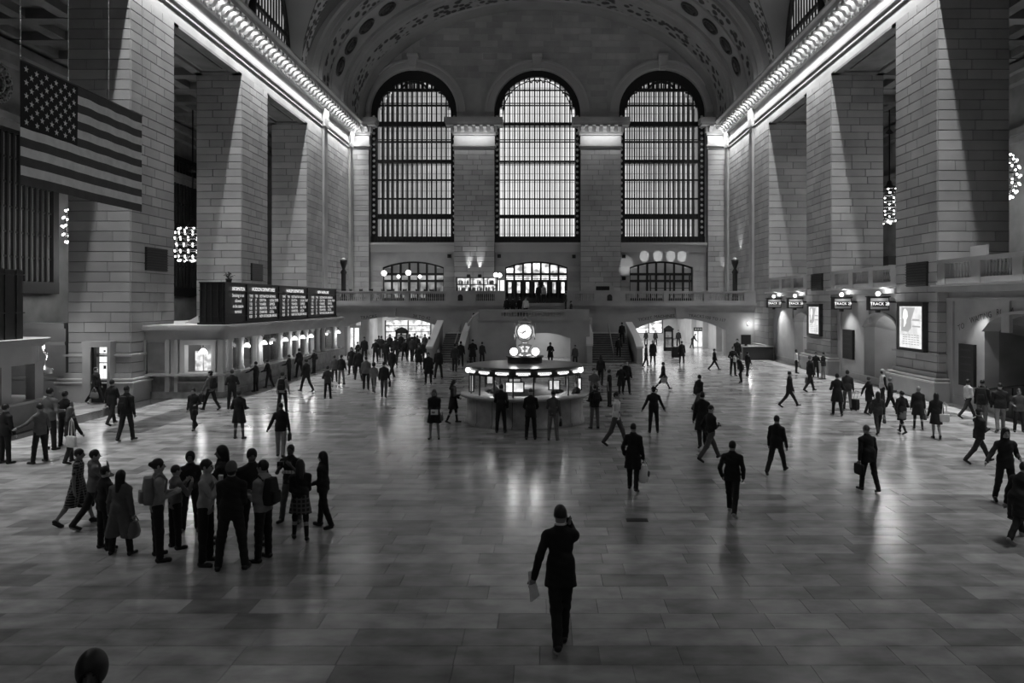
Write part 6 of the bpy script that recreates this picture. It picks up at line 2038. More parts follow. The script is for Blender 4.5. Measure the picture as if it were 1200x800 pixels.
        if hpx > 80 and shoes < .05:
            mb = MB(); mb.tube([tuple(heel - nn * .022), tuple(heel * .5 + toe * .5 - nn * .024), tuple(toe - nn * .02)], [.034, .036, .03], 8)
            mb.build('sole', [cloth(.22 if seed % 2 else .02)], so)
    # ---- hair or headwear
    kind, ht = hair[0], hair[1]
    if kind != 'bald':
        f = Field(hc - .55 if kind == 'long' else hc - .26, hc + .28, min(h, .022))
        big = {'short': 1.0, 'crop': .96, 'long': 1.05, 'bun': 1.0, 'beanie': 1.09, 'cap': 1.06, 'afro': 1.42, 'hood': 1.2, 'scarf': 1.16}[kind]
        f.ell(hd(0, -.014, .02), (.083 * big, .102 * big, .110 * big), .02, HR_.T.tolist())
        X, Y, Z = f.ax[0][:, None, None] - hc[0], f.ax[1][None, :, None] - hc[1], f.ax[2][None, None, :] - hc[2]
        ly = HR_[0, 1] * X + HR_[1, 1] * Y + HR_[2, 1] * Z
        lz = HR_[0, 2] * X + HR_[1, 2] * Y + HR_[2, 2] * Z
        lim = {'beanie': .035, 'cap': .04, 'hood': .065, 'scarf': .06}.get(kind, .052)
        lx = HR_[0, 0] * X + HR_[1, 0] * Y + HR_[2, 0] * Z
        top_ = lim
        qf = np.sqrt((lx / .066) ** 2 + ((ly - .115) / .105) ** 2 + ((lz - (top_ - .10)) / .10) ** 2)
        f.D = np.maximum(f.D, (1 - qf) * .066).astype(np.float32)
        if kind in ('short', 'crop', 'bun', 'beanie', 'cap'): f.D = np.maximum(f.D, np.minimum(ly - .045, -.005 - lz)).astype(np.float32)
        bot = {'short': -.06, 'crop': -.035, 'beanie': -.03, 'cap': .015, 'long': -.12, 'bun': -.05, 'afro': -.08, 'hood': -.16, 'scarf': -.14}[kind]
        f.D = np.maximum(f.D, bot - lz).astype(np.float32)
        if kind == 'long':
            f.cap(hd(0, -.055, -.04), hd(0, -.085, -.24) - V3(0, 0, .05), .078, .06, .03, None)
            for sg in (-1, 1): f.cap(hd(sg * .062, -.02, 0), hd(sg * .075, -.03, -.2), .036, .026, .03)
        if kind == 'bun': f.ell(hd(0, -.115, .03), (.045, .045, .045), .02)
        if kind == 'cap': f.ell(hd(0, .10, .045), (.062, .075, .012), .015, HR_.T.tolist())
        nm = {'beanie': 'beanie', 'cap': 'cap', 'hood': 'hood', 'scarf': 'headscarf'}.get(kind, 'hair')
        np_mesh(nm, *f.mesh(), hairm(ht) if nm == 'hair' else cloth(ht), t)
        if nm != 'hair' and hpx > 45:
            f = Field(hc - .2, hc + .2, min(h, .022)); f.ell(hd(0, -.016, -.02), (.078, .095, .085), .02, HR_.T.tolist())
            X, Y, Z = f.ax[0][:, None, None] - hc[0], f.ax[1][None, :, None] - hc[1], f.ax[2][None, None, :] - hc[2]
            ly = HR_[0, 1] * X + HR_[1, 1] * Y + HR_[2, 1] * Z
            f.D = np.maximum(f.D, ly - .0).astype(np.float32)
            np_mesh('hair', *f.mesh(), hairm(.01), t)
    # anchors in world space
    rz = -math.radians(heading)
    def wpt(p): return (loc[0] + s * (p[0] * math.cos(rz) - p[1] * math.sin(rz)), loc[1] + s * (p[0] * math.sin(rz) + p[1] * math.cos(rz)), loc[2] + s * p[2])
    A = {'L': wpt(ARM['L'][2] + ARM['L'][3] * .06), 'R': wpt(ARM['R'][2] + ARM['R'][3] * .06), 'back': wpt(nb - .22 * sp - fw * (.13 + o)), 'hipL': wpt(pel + V3(-.26, 0, .02)), 'hipR': wpt(pel + V3(.26, 0, .02)),
         'shL': wpt(SH['L'] + .05 * sp - rt * .09 - fw * .13), 'shR': wpt(SH['R'] + .05 * sp + rt * .09 - fw * .13), 'head': wpt(hc), 's': s, 'h': heading, 'front': wpt(nb - .25 * sp + fw * .2)}
    return t, A


def pouch(mb, w_, d_, h_, taper=.85, bulge=1.1, n=16, e=.5, m=0, z0=0.0):
    """soft box: rings of a superellipse, z0 .. z0 + h_"""
    prof = [(0.0, .80), (.04, .95), (.3, bulge), (.7, (bulge + taper) / 2), (.96, taper), (1.0, taper * .9)]
    k = len(mb.v)
    for z, q in prof:
        for i in range(n):
            a = 2 * PI * i / n; c, s_ = math.cos(a), math.sin(a)
            mb.v.append((w_ / 2 * q * math.copysign(abs(c) ** e, c), d_ / 2 * q * math.copysign(abs(s_) ** e, s_), z0 + h_ * z))
    for r in range(len(prof) - 1):
        for i in range(n):
            mb.f.append([k + r * n + i, k + r * n + (i + 1) % n, k + (r + 1) * n + (i + 1) % n, k + (r + 1) * n + i]); mb.m.append(m); mb.t.append(1.0); mb.s.append(True)
    for r in (0, len(prof) - 1):
        mb.f.append([k + r * n + i for i in range(n)]); mb.m.append(m); mb.t.append(1.0); mb.s.append(False)


def bag(kind, tone, A, at, label, size=1.0, turn=0.0):
    p = A[at]; s = A['s'] * size
    rz = -math.radians(A['h'] + turn)
    m = cloth(tone)
    cat = {'backpack': 'backpack', 'tote': 'tote bag', 'plastic': 'plastic bag', 'brief': 'briefcase', 'purse': 'handbag', 'suitcase': 'suitcase', 'paper': 'shopping bag', 'book': 'book', 'papers': 'papers', 'phone': 'phone', 'cup': 'cup', 'camera': 'camera'}[kind]
    nm = cat.replace(' ', '_')
    if kind == 'backpack':
        t = thing(nm, label, cat, (p[0], p[1], p[2]), 'backpacks', rz=rz); t.scale = (s, s, s)
        mb = MB(); pouch(mb, .31, .19, .46, .72, 1.05, e=.6, z0=-.26); mb.build('body', [m], t)
        mb = MB(); pouch(mb, .22, .08, .2, .9, 1.0, e=.6, z0=-.22)
        mb.v = [(x, y - .11, z) for x, y, z in mb.v]; mb.build('front_pocket', [m], t)
        for sg in (-1, 1):
            mb = MB(); mb.tube([(sg * .10, .08, .16), (sg * .12, .17, .25), (sg * .135, .27, .14), (sg * .14, .25, -.05), (sg * .13, .10, -.2)], .02, 6); mb.build('strap', [m], t)
        return t
    dims = {'tote': (.40, .12, .34, 1.02), 'plastic': (.36, .22, .42, .7), 'brief': (.40, .09, .29, .97), 'purse': (.28, .11, .20, .8), 'paper': (.30, .13, .36, 1.0)}
    if kind in dims:
        w_, d_, h_, tp = dims[kind]
        hl = {'tote': .26 if at.startswith('sh') else .12, 'plastic': .10, 'brief': .05, 'purse': .14, 'paper': .10}[kind]
        if at.startswith('sh'): hl = .55
        t = thing(nm, label, cat, (p[0], p[1], p[2] - (hl + h_) * s), 'carried bags', rz=rz + PI / 2); t.scale = (s, s, s)
        mb = MB(); pouch(mb, w_, d_, h_, tp, 1.12 if kind == 'plastic' else 1.02, e=.75 if kind == 'plastic' else .35)
        mb.build('body', [mat('plastic_film_%d' % int(tone * 100), tone, .3) if kind == 'plastic' else m], t)
        for sg in (-1, 1):
            mb = MB(); y_ = sg * d_ * .35
            mb.tube([(-w_ * .22, y_, h_ * .97), (-w_ * .16, y_ * .5, h_ + hl * .8), (0, 0, h_ + hl), (w_ * .16, y_ * .5, h_ + hl * .8), (w_ * .22, y_, h_ * .97)], .011 if kind != 'plastic' else .014, 6)
            mb.build('handle', [m], t)
        if kind == 'plastic' and tone > .3:
            mb = MB(); mb.tube([(.06 * math.cos(2 * PI * i / 14), -d_ * .5 - .015, h_ * .5 + .06 * math.sin(2 * PI * i / 14)) for i in range(15)], .018, 5, caps=False); mb.build('printed_emblem', [cloth(.08)], t)
        return t
    if kind == 'suitcase':
        t = thing(nm, label, cat, (p[0], p[1], 0), 'suitcases', rz=rz); t.scale = (s, s, s)
        mb = MB(); pouch(mb, .40, .26, .52, .95, 1.02, e=.3, z0=.05); mb.build('body', [m], t)
        mb = MB()
        for x in (-.1, .1): mb.tube([(x, 0, .55), (x, .12, .95)], .01, 5)
        mb.tube([(-.11, .12, .95), (.11, .12, .95)], .014, 5); mb.build('handle', [IRON], t)
        for x in (-.15, .15):
            mb = MB(); mb.tube([(x - .015, -.08, .035), (x + .015, -.08, .035)], .035, 8); mb.build('wheel', [BLACK], t)
        return t
    if kind in ('book', 'papers'):
        t = thing(nm, label, cat, p, None, rz=rz)
        mb = MB()
        if kind == 'book':
            mb.box(-.12, .0, -.01, .01, -.08, .09); mb.box(.0, .12, -.02, .0, -.08, .09)
        else:
            for i in range(3):
                mb.add([(x + .012 * i, y_ + .006 * i, z) for y_ in (-.012, -.007) for x, z in ((-.06, .16), (.0, .1), (.07, -.16), (-.03, -.24))], [(0, 1, 2, 3), (7, 6, 5, 4), (0, 4, 5, 1), (1, 5, 6, 2), (2, 6, 7, 3), (3, 7, 4, 0)])
        mb.build('pages', [cloth(tone)], t); return t
    if kind == 'phone':
        mb = MB(); mb.box(-.035, .035, -.006, .006, -.07, .07, 0); mb.box(-.03, .03, -.008, -.006, -.06, .06, 1)
        o = mb.build('phone', [BLACK, emit('phone_screen', tone)]); o.location = p; o.rotation_euler = (-.6, 0, rz + PI); tag(o, label, cat); return o
    if kind == 'cup':
        mb = MB(); mb.lathe([(.001, -.05), (.03, -.05), (.042, .06), (.044, .065), (.001, .068)], n=12); o = mb.build('cup', [cloth(tone)]); o.location = p; tag(o, label, cat); return o
    if kind == 'camera':
        mb = MB(); mb.box(-.06, .06, -.03, .03, -.04, .04); mb.tube([(0, .03, 0), (0, .1, 0)], .032, 10); o = mb.build('camera', [cloth(tone)]); o.location = p; o.rotation_euler = (0, 0, rz); tag(o, label, cat); return o


PEOPLE = 0
def person(px, yf, yh, heading, legs, hands, top, bottom, hair, label, bags=(), z=None, Y=None, dx=0.0, lim=(1.52, 1.92), **kw):
    """px, yf: where the photograph shows the feet; yh: the crown"""
    global PEOPLE
    PEOPLE += 1
    if z is None:
        loc = ground(px, yf)
    else:
        loc = ((px - VX) * Y / F, Y, z)
    if z is None and 34 < loc[1] < 54.5 and loc[0] < -14.5:      # stay in front of the ticket counter
        Yn = 14.5 * F / (VX - px); loc = (-14.5, Yn, 0.0)
    hpx = (yf - yh)
    Hm = min(max(hpx * loc[1] / F * .99, lim[0]), lim[1])
    kw.setdefault('group', 'people in the station hall')
    t, A = make_person((loc[0] + dx, loc[1], loc[2]), Hm, heading, legs, hands if isinstance(hands, tuple) else (hands, hands), top, bottom, hair, hpx=Hm * F / loc[1], label=label, seed=PEOPLE % 7, **kw)
    for b in bags: bag(b[0], b[1], A, b[2], b[3], *(b[4:]))
    return A
J_, T_, BK = 'jacket', 'trousers', .007
CHECK = checker('checked_dress', .012, .13, 17.0, .24)
PLAID = checker('plaid_skirt', .02, .12, 11.0, .35)
SH_ = ('short', .008)
# ---- the man in front
A = person(657, 758, 590, 0, 'suit', ((.33, -.12, .88), 'ear'), ('suit', .006), (T_, .006), ('crop', .012), 'man in a dark suit walking away alone in the foreground, phone at his ear', fingers=True, skin_t=.16, collar=.45, lean=3, yaw=14, pitch=4,
           lim=(1.7, 2.0), bags=(('papers', .5, 'L', 'folded pale papers in the hand of the suited man in front', 1.0), ('phone', .05, 'R', 'small dark phone at the ear of the suited man in front')))
# ---- group on the left, nearest cluster
person(90, 615, 523, 72, 'walk', ('slight', 'down'), ('dress', .05, CHECK), ('bare', 0), ('short', .008), 'woman in a checked knee-length dress striding past the group, dark handbag behind her', skin_t=.12, shoes=.01, bags=(('purse', .006, 'L', 'dark handbag swinging behind the woman in the checked dress', 1.25),), lean=5)
person(110, 621, 524, 55, 'walk2', ('chest', 'face'), ('hoodie', .07), (T_, .008), ('short', .007), 'man in a pale grey hooded jacket beside the woman in the checked dress', yaw=10)
person(122, 643, 547, 30, 'stand', 'down', (J_, .007), (T_, .006), ('short', .007), 'person in black seen from behind between the hooded man and the grey coat')
person(141, 650, 553, 5, 'wide', 'down', ('longcoat', .055), (T_, .006), ('long', .006), 'woman in a long grey coat with long dark hair, seen from behind', bags=(('plastic', .12, 'R', 'pale plastic bag hanging beside the long grey coat', .8),))
# ---- group with backpacks
person(184, 655, 535, 55, 'wide', ('chest', 'chest'), ('shirt', .14), (T_, .008), ('bun', .008), 'person in a pale top wearing the pale backpack, at the edge of the student group', bags=(('backpack', .10, 'back', 'pale bulky backpack on the person at the edge of the student group'),))
person(205, 642, 543, 40, 'stand', ('lens', 'lens'), ('shirt', .08), (T_, .007), ('crop', .008), 'man in a grey shirt standing close behind the pale backpack')
person(223, 622, 528, 160, 'stand', ('belly', 'belly'), ('hoodie', .008), (T_, .007), ('hood', .008), 'person in a black hood facing the group from behind', skin_t=.1)
A = person(241, 660, 536, 88, 'stand', ('face', 'face'), ('shirt', .17), (T_, .006), ('short', .006), 'young man in a pale shirt drinking from a cup, seen from the side', bags=(('cup', .5, 'R', 'white cup at the mouth of the young man in the pale shirt', 1.0),), skin_t=.22)
person(261, 634, 520, 250, 'stand', ('face', 'down'), (J_, .007), (T_, .006), ('long', .006), 'person with long black hair behind the young man with the cup', skin_t=.1)
person(271, 668, 537, 350, 'wide', ('chest', 'chest'), (J_, .006), (T_, .012), ('beanie', .06), 'tall person in a grey beanie and black jacket at the front of the student group', lim=(1.6, 1.84), bags=())
person(295, 639, 524, 150, 'stand', ('hold', 'hold'), (J_, .010), (T_, .007), ('beanie', .02), 'large man in dark jacket and dark cap facing out of the student group', build=1.2, skin_t=.08)
person(309, 656, 537, 285, 'stand', ('chest', 'chest'), ('hoodie', .15), (T_, .006), ('short', .007), 'person in a pale hooded top wearing the black backpack, seen from the side', bags=(('backpack', .010, 'back', 'black backpack on the pale hooded top'),))
person(341, 611, 522, 185, 'wide', ('lens', 'lens'), ('tee', .012), (T_, .055), ('crop', .006), 'man in a dark printed T-shirt with raised elbows, facing the camera', skin_t=.06, shoes=.01, lim=(1.6, 1.75), build=1.1, bags=(('camera', .02, 'R', 'small dark camera in the raised hands of the man in the printed T-shirt'),))
person(352, 633, 541, 340, 'step', ('chest', 'chest'), (J_, .008), ('skirt', .05, PLAID, .60, .006), ('long', .007), 'woman in a dark jacket and plaid skirt with black tights', pitch=18)
person(379, 618, 528, 275, 'step2', ('belly', 'belly'), (J_, .008), (T_, .006), ('long', .006), 'young woman with long straight dark hair at the end of the student group', skin_t=.2)
# the printed word on the T-shirt is a pale band
# ---- far left
person(6, 543, 472, 20, 'stand', ('hold', 'slight'), (J_, .006), (T_, .005), SH_, 'dark figure standing in the shade of the near booth')
person(47, 542, 471, 285, 'wide', ('side', 'sidelow'), (J_, .05), (T_, .008), ('short', .01), 'person in a grey jacket with arms stretched out beside the near booth')
person(58, 527, 453, 10, 'stand', 'hold', (J_, .07), (T_, .01), ('short', .008), 'person in a mottled pale jacket behind the outstretched arms')
person(76, 523, 457, 0, 'stand', 'slight', ('vest', .007, None, .09), (T_, .01), ('short', .008), 'man in a black vest with pale sleeves behind the blonde woman')
person(82, 543, 476, 25, 'step', ('slight', 'fwd'), (J_, .012), (T_, .008), ('long', .10), 'fair-haired woman with a white shoulder tote, seen from behind', bags=(('tote', .35, 'shR', 'white tote bag on the shoulder of the fair-haired woman', 1.0, 90),))
person(112, 473, 429, 95, 'walk', 'slight', (J_, .007), (T_, .006), SH_, 'person in black passing the lit doorway behind the flag', bags=(('purse', .09, 'R', 'grey shoulder bag of the person passing the lit doorway', 1.4),))
person(131, 498, 443, 8, 'walk', ('down', 'fwd'), ('suit', .007), (T_, .006), SH_, 'man in a dark suit walking away with a pale shopping bag', bags=(('paper', .13, 'L', 'pale shopping bag in the hand of the man in the dark suit', .9),))
person(148, 517, 451, 5, 'step2', 'down', (J_, .008), (T_, .007), ('crop', .006), 'man in dark clothes walking away with a small black backpack', bags=(('backpack', .008, 'back', 'small black backpack on the man near the pale shopping bag', .85),), skin_t=.06)
person(227, 504, 456, 185, 'cross', ('hold', 'down'), (J_, .010), (T_, .009), ('short', .01), 'small woman in a dark jacket walking towards the camera before the ticket office', bags=(('purse', .008, 'L', 'dark handbag on the arm of the small woman before the ticket office', 1.2),), lim=(1.5, 1.6))
person(247, 481, 433, 290, 'walk', ('fwd', 'down'), ('shirt', .08), (T_, .01), ('cap', .01), 'person with light top, cap and dark backpack striding along the ticket office end', bags=(('backpack', .01, 'back', 'dark backpack of the person striding along the ticket office end'), ('paper', .02, 'L', 'dark carrier bag of the person striding along the ticket office end', .9)))
person(272, 479, 432, 330, 'stand', ('hold', 'hold'), (J_, .012), (T_, .012), ('short', .03), 'person with folded hands waiting at the corner of the ticket office')
person(280, 514, 456, 5, 'stand', ('hold', 'hold'), ('coat', .009), ('bare', 0, None, 0, .05), ('short', .04), 'woman in a dark knee-length coat standing before the ticket office, seen from behind', bags=(('tote', .05, 'L', 'plaid bag beside the woman in the dark knee-length coat', .8),))
person(300, 453, 421, 280, 'stand', ('reach', 'down'), (J_, .012), (T_, .008), SH_, 'woman with dark hair buying at the first lit ticket window')
person(312, 448, 415, 275, 'step', ('counter', 'counter'), (J_, .007), (T_, .015), SH_, 'man in black leaning on the ticket counter', lean=12, dx=.15)
person(339, 441, 414, 270, 'stand', ('counter', 'counter'), (J_, .015), (T_, .008), SH_, 'small dark person at the ticket counter between two taller men')
person(351, 441, 406, 300, 'step', ('slight', 'slight'), (J_, .007), (T_, .006), SH_, 'tall man in black standing at the middle of the ticket counter')
person(368, 434, 406, 275, 'stand', ('counter', 'down'), (J_, .010), (T_, .010), ('short', .08), 'fair-haired person with a rucksack at the far ticket windows', bags=(('backpack', .010, 'back', 'dark rucksack at the far ticket windows', .9),))
person(331, 484, 435, 0, 'step2', ('slight', 'slight'), ('shirt', .16), (T_, .008), SH_, 'man in a light shirt with a black backpack walking away near the ticket counter', bags=(('backpack', .006, 'back', 'black backpack on the light shirt near the ticket counter'),))
person(329, 536, 471, 355, 'step', ('out', 'down'), (J_, .006), (T_, .13), ('crop', .006), 'man in a black sweater and light trousers walking away behind the student group', bags=(('brief', .008, 'R', 'dark bag beside the light trousers behind the student group', .75),), skin_t=.07)
person(359, 459, 419, 300, 'walk', ('slight', 'slight'), ('suit', .007), (T_, .007), SH_, 'man in a dark suit walking along the ticket counter')
person(384, 467, 428, 0, 'stand', ('hold', 'hold'), (J_, .03), (T_, .007), SH_, 'short person in a grey jacket standing with back turned, mid-floor before the ticket counter')
person(400, 450, 415, 10, 'stand', 'slight', (J_, .010), (T_, .10), SH_, 'man in dark jacket and pale trousers near the end of the ticket counter')
person(392, 448, 417, 340, 'step', 'slight', (J_, .06), (T_, .03), ('short', .03), 'person in a grey jacket beside the pale trousers near the end of the ticket counter')
# ---- crowd before the passage beside the departure board
person(412, 439, 406, 180, 'stand', 'pocket', ('coat', .008), (T_, .007), ('long', .008), 'woman in a black coat facing the hall by the end of the ticket counter', group='crowd by the passage beside the departure board')
CG = dict(group='crowd by the passage beside the departure board')
person(427, 424, 392, 180, 'stand', 'slight', (J_, .007), (T_, .007), SH_, 'tall man in black before the pale column of the passage', **CG)
person(419, 424, 400, 120, 'step', 'hold', (J_, .02), (T_, .01), SH_, 'small person with hands together in front of the bright glass door', **CG)
person(440, 425, 397, 170, 'stand', 'hold', (J_, .007), (T_, .007), SH_, 'man in black with an open jacket at the mouth of the passage', **CG)
person(420, 446, 407, 335, 'walk', 'slight', (J_, .010), (T_, .008), SH_, 'man in dark clothes striding into the crowd beside the afro-haired woman', **CG)
person(429, 457, 417, 350, 'step', 'slight', (J_, .07), (T_, .012), SH_, 'person in a pale jacket directly beside the afro-haired woman', **CG)
person(438, 460, 424, 0, 'walk', 'slight', ('shirt', .09), ('bare', 0, None, 0, .05), ('afro', .006), 'woman with a round afro, pale top and bare knees walking away', skin_t=.1, **CG)
person(450, 466, 423, 0, 'step', 'slight', (J_, .014), (T_, .05), SH_, 'man in dark jacket and grey trousers walking away, bag at his side', bags=(('brief', .012, 'R', 'dark bag of the man in grey trousers near the crowd', .8),), **CG)
person(459, 444, 402, 20, 'stride', 'slight', (J_, .006), (T_, .006), SH_, 'tall man in black striding into the middle of the crowd', **CG)
person(452, 428, 398, 10, 'step', 'slight', (J_, .010), (T_, .01), SH_, 'person in dark clothes behind the tall striding man', **CG)
person(463, 424, 394, 0, 'step2', 'slight', (J_, .02), (T_, .01), SH_, 'person in brownish dark clothes in front of the dark map stand', **CG)
person(474, 423, 397, 0, 'wide', 'hold', (J_, .007), (T_, .007), SH_, 'broad person in black with a pale strap, before the map stand', **CG, build=1.15, bags=(('backpack', .010, 'back', 'black backpack with pale strap before the map stand'),))
person(483, 424, 394, 15, 'step', 'slight', (J_, .03), (T_, .01), SH_, 'person in a grey jacket in the right half of the crowd', **CG)
person(491, 435, 402, 180, 'stand', 'hold', ('coat', .010), ('bare', 0, None, 0, .04), ('long', .01), 'woman in a dark coat with bare legs coming out of the passage', **CG)
person(495, 427, 399, 180, 'step', 'slight', (J_, .012), (T_, .01), ('short', .06), 'person in a dark jacket with pale scarf coming out of the passage', **CG)
person(502, 450, 412, 175, 'stand', ('slight', 'down'), ('coat', .008), (T_, .007), SH_, 'man in a long dark jacket walking out of the crowd towards the camera', **CG, bags=(('brief', .01, 'L', 'dark bag of the man walking out of the crowd', .8),))
person(514, 444, 407, 190, 'wide', 'slight', (J_, .010), (T_, .008), ('short', .05), 'man with a pale collar beside the foot of the stairs', collar=.3, **CG)
person(503, 424, 391, 0, 'stand', 'raise', (J_, .007), (T_, .007), SH_, 'person with raised arms near the sloping parapet of the stairs', **CG)
for k, (px, yf, yh, tn) in enumerate(((447, 420, 393, .02), (457, 418, 391, .01), (470, 417, 390, .008), (480, 418, 391, .03), (489, 419, 392, .012), (498, 418, 391, .05), (444, 417, 393, .04), (486, 416, 390, .008))):
    person(px, yf, yh, (0, 180, 20, 170)[k % 4], ('step', 'stand', 'step2')[k % 3], 'slight', (J_, tn), (T_, .01), SH_, 'small %s figure deep in the passage beside the departure board, %s' % (('grey', 'black', 'black', 'grey', 'dark grey', 'light grey', 'grey', 'black')[k], ('third from the columns', 'fourth from the columns', 'before the map stand', 'just past the map stand', 'third past it', 'nearest the stairs', 'first from the columns', 'second past it')[k]), **CG)
# ---- stairs and landings
person(533, 436, 401, 5, 'step', 'slight', (J_, .03), (T_, .012), SH_, 'man in a grey coat at the foot of the departure board side stairs', lim=(1.6, 1.82))
person(540, 430, 397, 0, 'climb', 'slight', (J_, .006), (T_, .006), SH_, 'man in black just before the first stair step', lim=(1.6, 1.8))
person(554, 428, 395, 350, 'stand', 'hold', ('coat', .007), (T_, .006), ('cap', .008), 'bulky figure in black beside the curving parapet of the stairs', build=1.2, lim=(1.6, 1.85))
person(565, 427, 400, 20, 'stand', 'slight', (J_, .03), (T_, .02), SH_, 'person with a pale sleeve half hidden behind the information booth', lim=(1.6, 1.75))
person(555, 391, 367, 0, 'climb', 'slight', (J_, .006), (T_, .007), SH_, 'man in black climbing at the top of the departure board side stairs', z=2.0, Y=58.2, lim=(1.6, 1.75))
person(729, 405, 379, 0, 'climb', 'slight', (J_, .006), (T_, .006), SH_, 'dark figure high on the gate side stairs', z=1.24, Y=56.3, lim=(1.6, 1.8))
person(725, 421, 400, 10, 'climb', 'slight', (J_, .012), (T_, .008), SH_, 'dark figure low on the gate side stairs', z=.31, Y=54.6, lim=(1.6, 1.75))
for k, (px, Y, z, lab, tn, hd_) in enumerate(((609, 59.6, LZ, 'person in black at the head of a dark group on the middle landing', .006, 0), (601, 59.4, LZ, 'second dark figure of the group on the middle landing', .007, 10), (594, 58.9, LZ, 'third dark figure of the group on the middle landing, nearest the corner', .007, 350),
        (616, 58.6, LZ, 'person in a white top on the middle landing above the clock', .4, 0), (631, 64.6, DECK, 'distant dark figure before the bright entrance doors', .01, 180), (637, 66.0, DECK, 'distant person in a pale skirt before the entrance doors', .2, 180),
        (663, 60.4, DECK - .7, 'dark figure by the end of the balcony balustrade beside the doors', .008, 270), (669, 57.6, LZ - .3, 'small dark figure behind the curving parapet on the gate side', .006, 90))):
    person(px, 0, -1.7 * F / Y, hd_, 'climb' if k < 3 else 'stand', 'slight', (J_, tn), (T_, .008), SH_, lab, z=z, Y=Y)
person(645, 427, 404, 200, 'stand', 'hold', ('coat', .006), (T_, .006), ('hood', .008), 'bulky dark figure standing in the pale niche behind the booth', lim=(1.6, 1.7), build=1.15)
person(674, 430, 410, 200, 'stand', 'slight', (J_, .05), (T_, .02), SH_, 'person half hidden behind the booth roof on the gate side', lim=(1.55, 1.7))
# ---- around the booth
A = person(509, 514, 455, 178, 'stand', ('belly', 'belly'), ('coat', .007), ('bare', 0, None, 0), ('long', .06), 'woman with long fair hair and bare legs facing the camera, white booklet in hand', skin_t=.14, bags=(('book', .5, 'L', 'white booklet held by the woman with long fair hair', 1.0), ('purse', .08, 'hipL', 'pale shoulder bag of the woman with long fair hair', .9)))
person(531, 496, 444, 95, 'step', ('belly', 'chest'), ('coat', .010), ('bare', 0, None, 0, .02), ('long', .008), 'woman in a dark coat looking at something pale in her hands, beside the booth', pitch=20, bags=(('phone', .5, 'R', 'glowing phone in the hands of the woman beside the booth'),))
person(587, 507, 449, 5, 'stand', ('counter', 'pocket'), (J_, .007), (T_, .006), SH_, 'man in black at the booth counter below the screen', lean=8, pitch=12)
person(622, 515, 454, 0, 'stand', ('counter', 'counter'), ('suit', .006), (T_, .006), ('crop', .05), 'man in a long black jacket bending over the booth counter', lean=9, pitch=20)
person(648, 516, 456, 12, 'stand', ('counter', 'down'), ('shirt', .045), (T_, .10), SH_, 'man in grey top and pale jeans at the booth counter', lean=6, pitch=15, shoes=.12, bags=(('purse', .006, 'R', 'small black bag in the hand of the man in pale jeans', .8),))
person(697, 502, 449, 340, 'stand', ('hold', 'hold'), (J_, .008), (T_, .08), SH_, 'man in black jacket and pale trousers beside the booth', bags=(('backpack', .008, 'back', 'black backpack of the man in pale trousers beside the booth', .9),))
person(696, 478, 430, 170, 'stand', 'slight', ('tee', .05), (T_, .02), SH_, 'tall man in a grey T-shirt behind the man in pale trousers')
person(704, 452, 416, 20, 'step', 'slight', (J_, .008), (T_, .007), ('long', .008), 'dark-haired woman walking towards the gate side stairs')
person(714, 476, 432, 110, 'stand', 'down', ('tee', .008), (T_, .02), SH_, 'slim man in a black T-shirt looking towards the gates', skin_t=.16)
person(734, 462, 421, 175, 'walk', 'slight', ('suit', .007), (T_, .006), ('crop', .05), 'man in a dark suit with white shirt front walking towards the camera', collar=.4)
person(728, 463, 432, 185, 'walk2', 'hold', ('coat', .008), (T_, .01), ('short', .02), 'woman in black walking beside the dark suit with white shirt', lim=(1.5, 1.6))
person(722, 523, 457, 115, 'walk', ('fold', 'fold'), ('tee', .5), (T_, .05), SH_, 'man in a white T-shirt with folded arms walking past the booth', skin_t=.2)
person(766, 507, 452, 0, 'stand', 'out', (J_, .007), (T_, .007), ('cap', .012), 'man in a black bomber jacket and cap seen from behind', build=1.1)
person(777, 457, 423, 85, 'stride', 'slight', (J_, .010), ('skirt', .01, None, .72, .006), SH_, 'woman striding sideways with a pale bag and black tights', bags=(('tote', .22, 'hipR', 'pale bag of the striding woman in black tights', .9),))
# ---- passage of the ticket machines
RG_ = dict(group='people at the ticket machine passage')
person(757, 430, 403, 100, 'step', 'slight', (J_, .03), (T_, .01), SH_, 'person in a dark grey jacket entering the ticket machine arch', **RG_)
person(765, 426, 398, 180, 'stand', 'slight', ('coat', .007), (T_, .007), ('scarf', .3), 'person with a white headscarf and dark coat under the ticket machine arch', **RG_)
A = person(799, 426, 399, 10, 'stand', 'slight', ('coat', .008), (T_, .02), SH_, 'traveller in a dark coat beside the big black trunk', **RG_)
bag('suitcase', .010, {'s': 1.5, 'h': 0, 'x': ground(792, 420)}, 'x', 'big black trunk standing beside the traveller under the arch', 1.1)
person(795, 406, 386, 180, 'stand', 'down', (J_, .01), (T_, .01), SH_, 'man standing beyond the map stand inside the ticket machine passage', **RG_)
person(811, 408, 391, 90, 'step', 'reach', (J_, .012), (T_, .012), SH_, 'person bending towards the bright doorway in the ticket machine passage', lean=35, **RG_)
person(757, 404, 388, 0, 'stand', 'slight', (J_, .008), (T_, .01), SH_, 'distant dark figure at the bright shop window, nearer the stairs', **RG_)
person(768, 405, 387, 180, 'stand', 'slight', (J_, .010), (T_, .01), SH_, 'distant dark figure at the bright shop window, nearer the map stand', **RG_)
person(837, 434, 407, 80, 'stride', 'slight', (J_, .008), (T_, .007), SH_, 'man in black striding across the floor before the ticket machine arch')
person(859, 440, 405, 170, 'stand', 'hold', (J_, .01), (T_, .01), ('short', .05), 'man with a white shirt front standing before the corner desk', collar=.5, bags=(('tote', .35, 'front', 'white bag on the chest of the man before the corner desk', .8),))
person(864, 428, 396, 200, 'stand', 'slight', (J_, .008), (T_, .008), SH_, 'person in black behind the corner desk group')
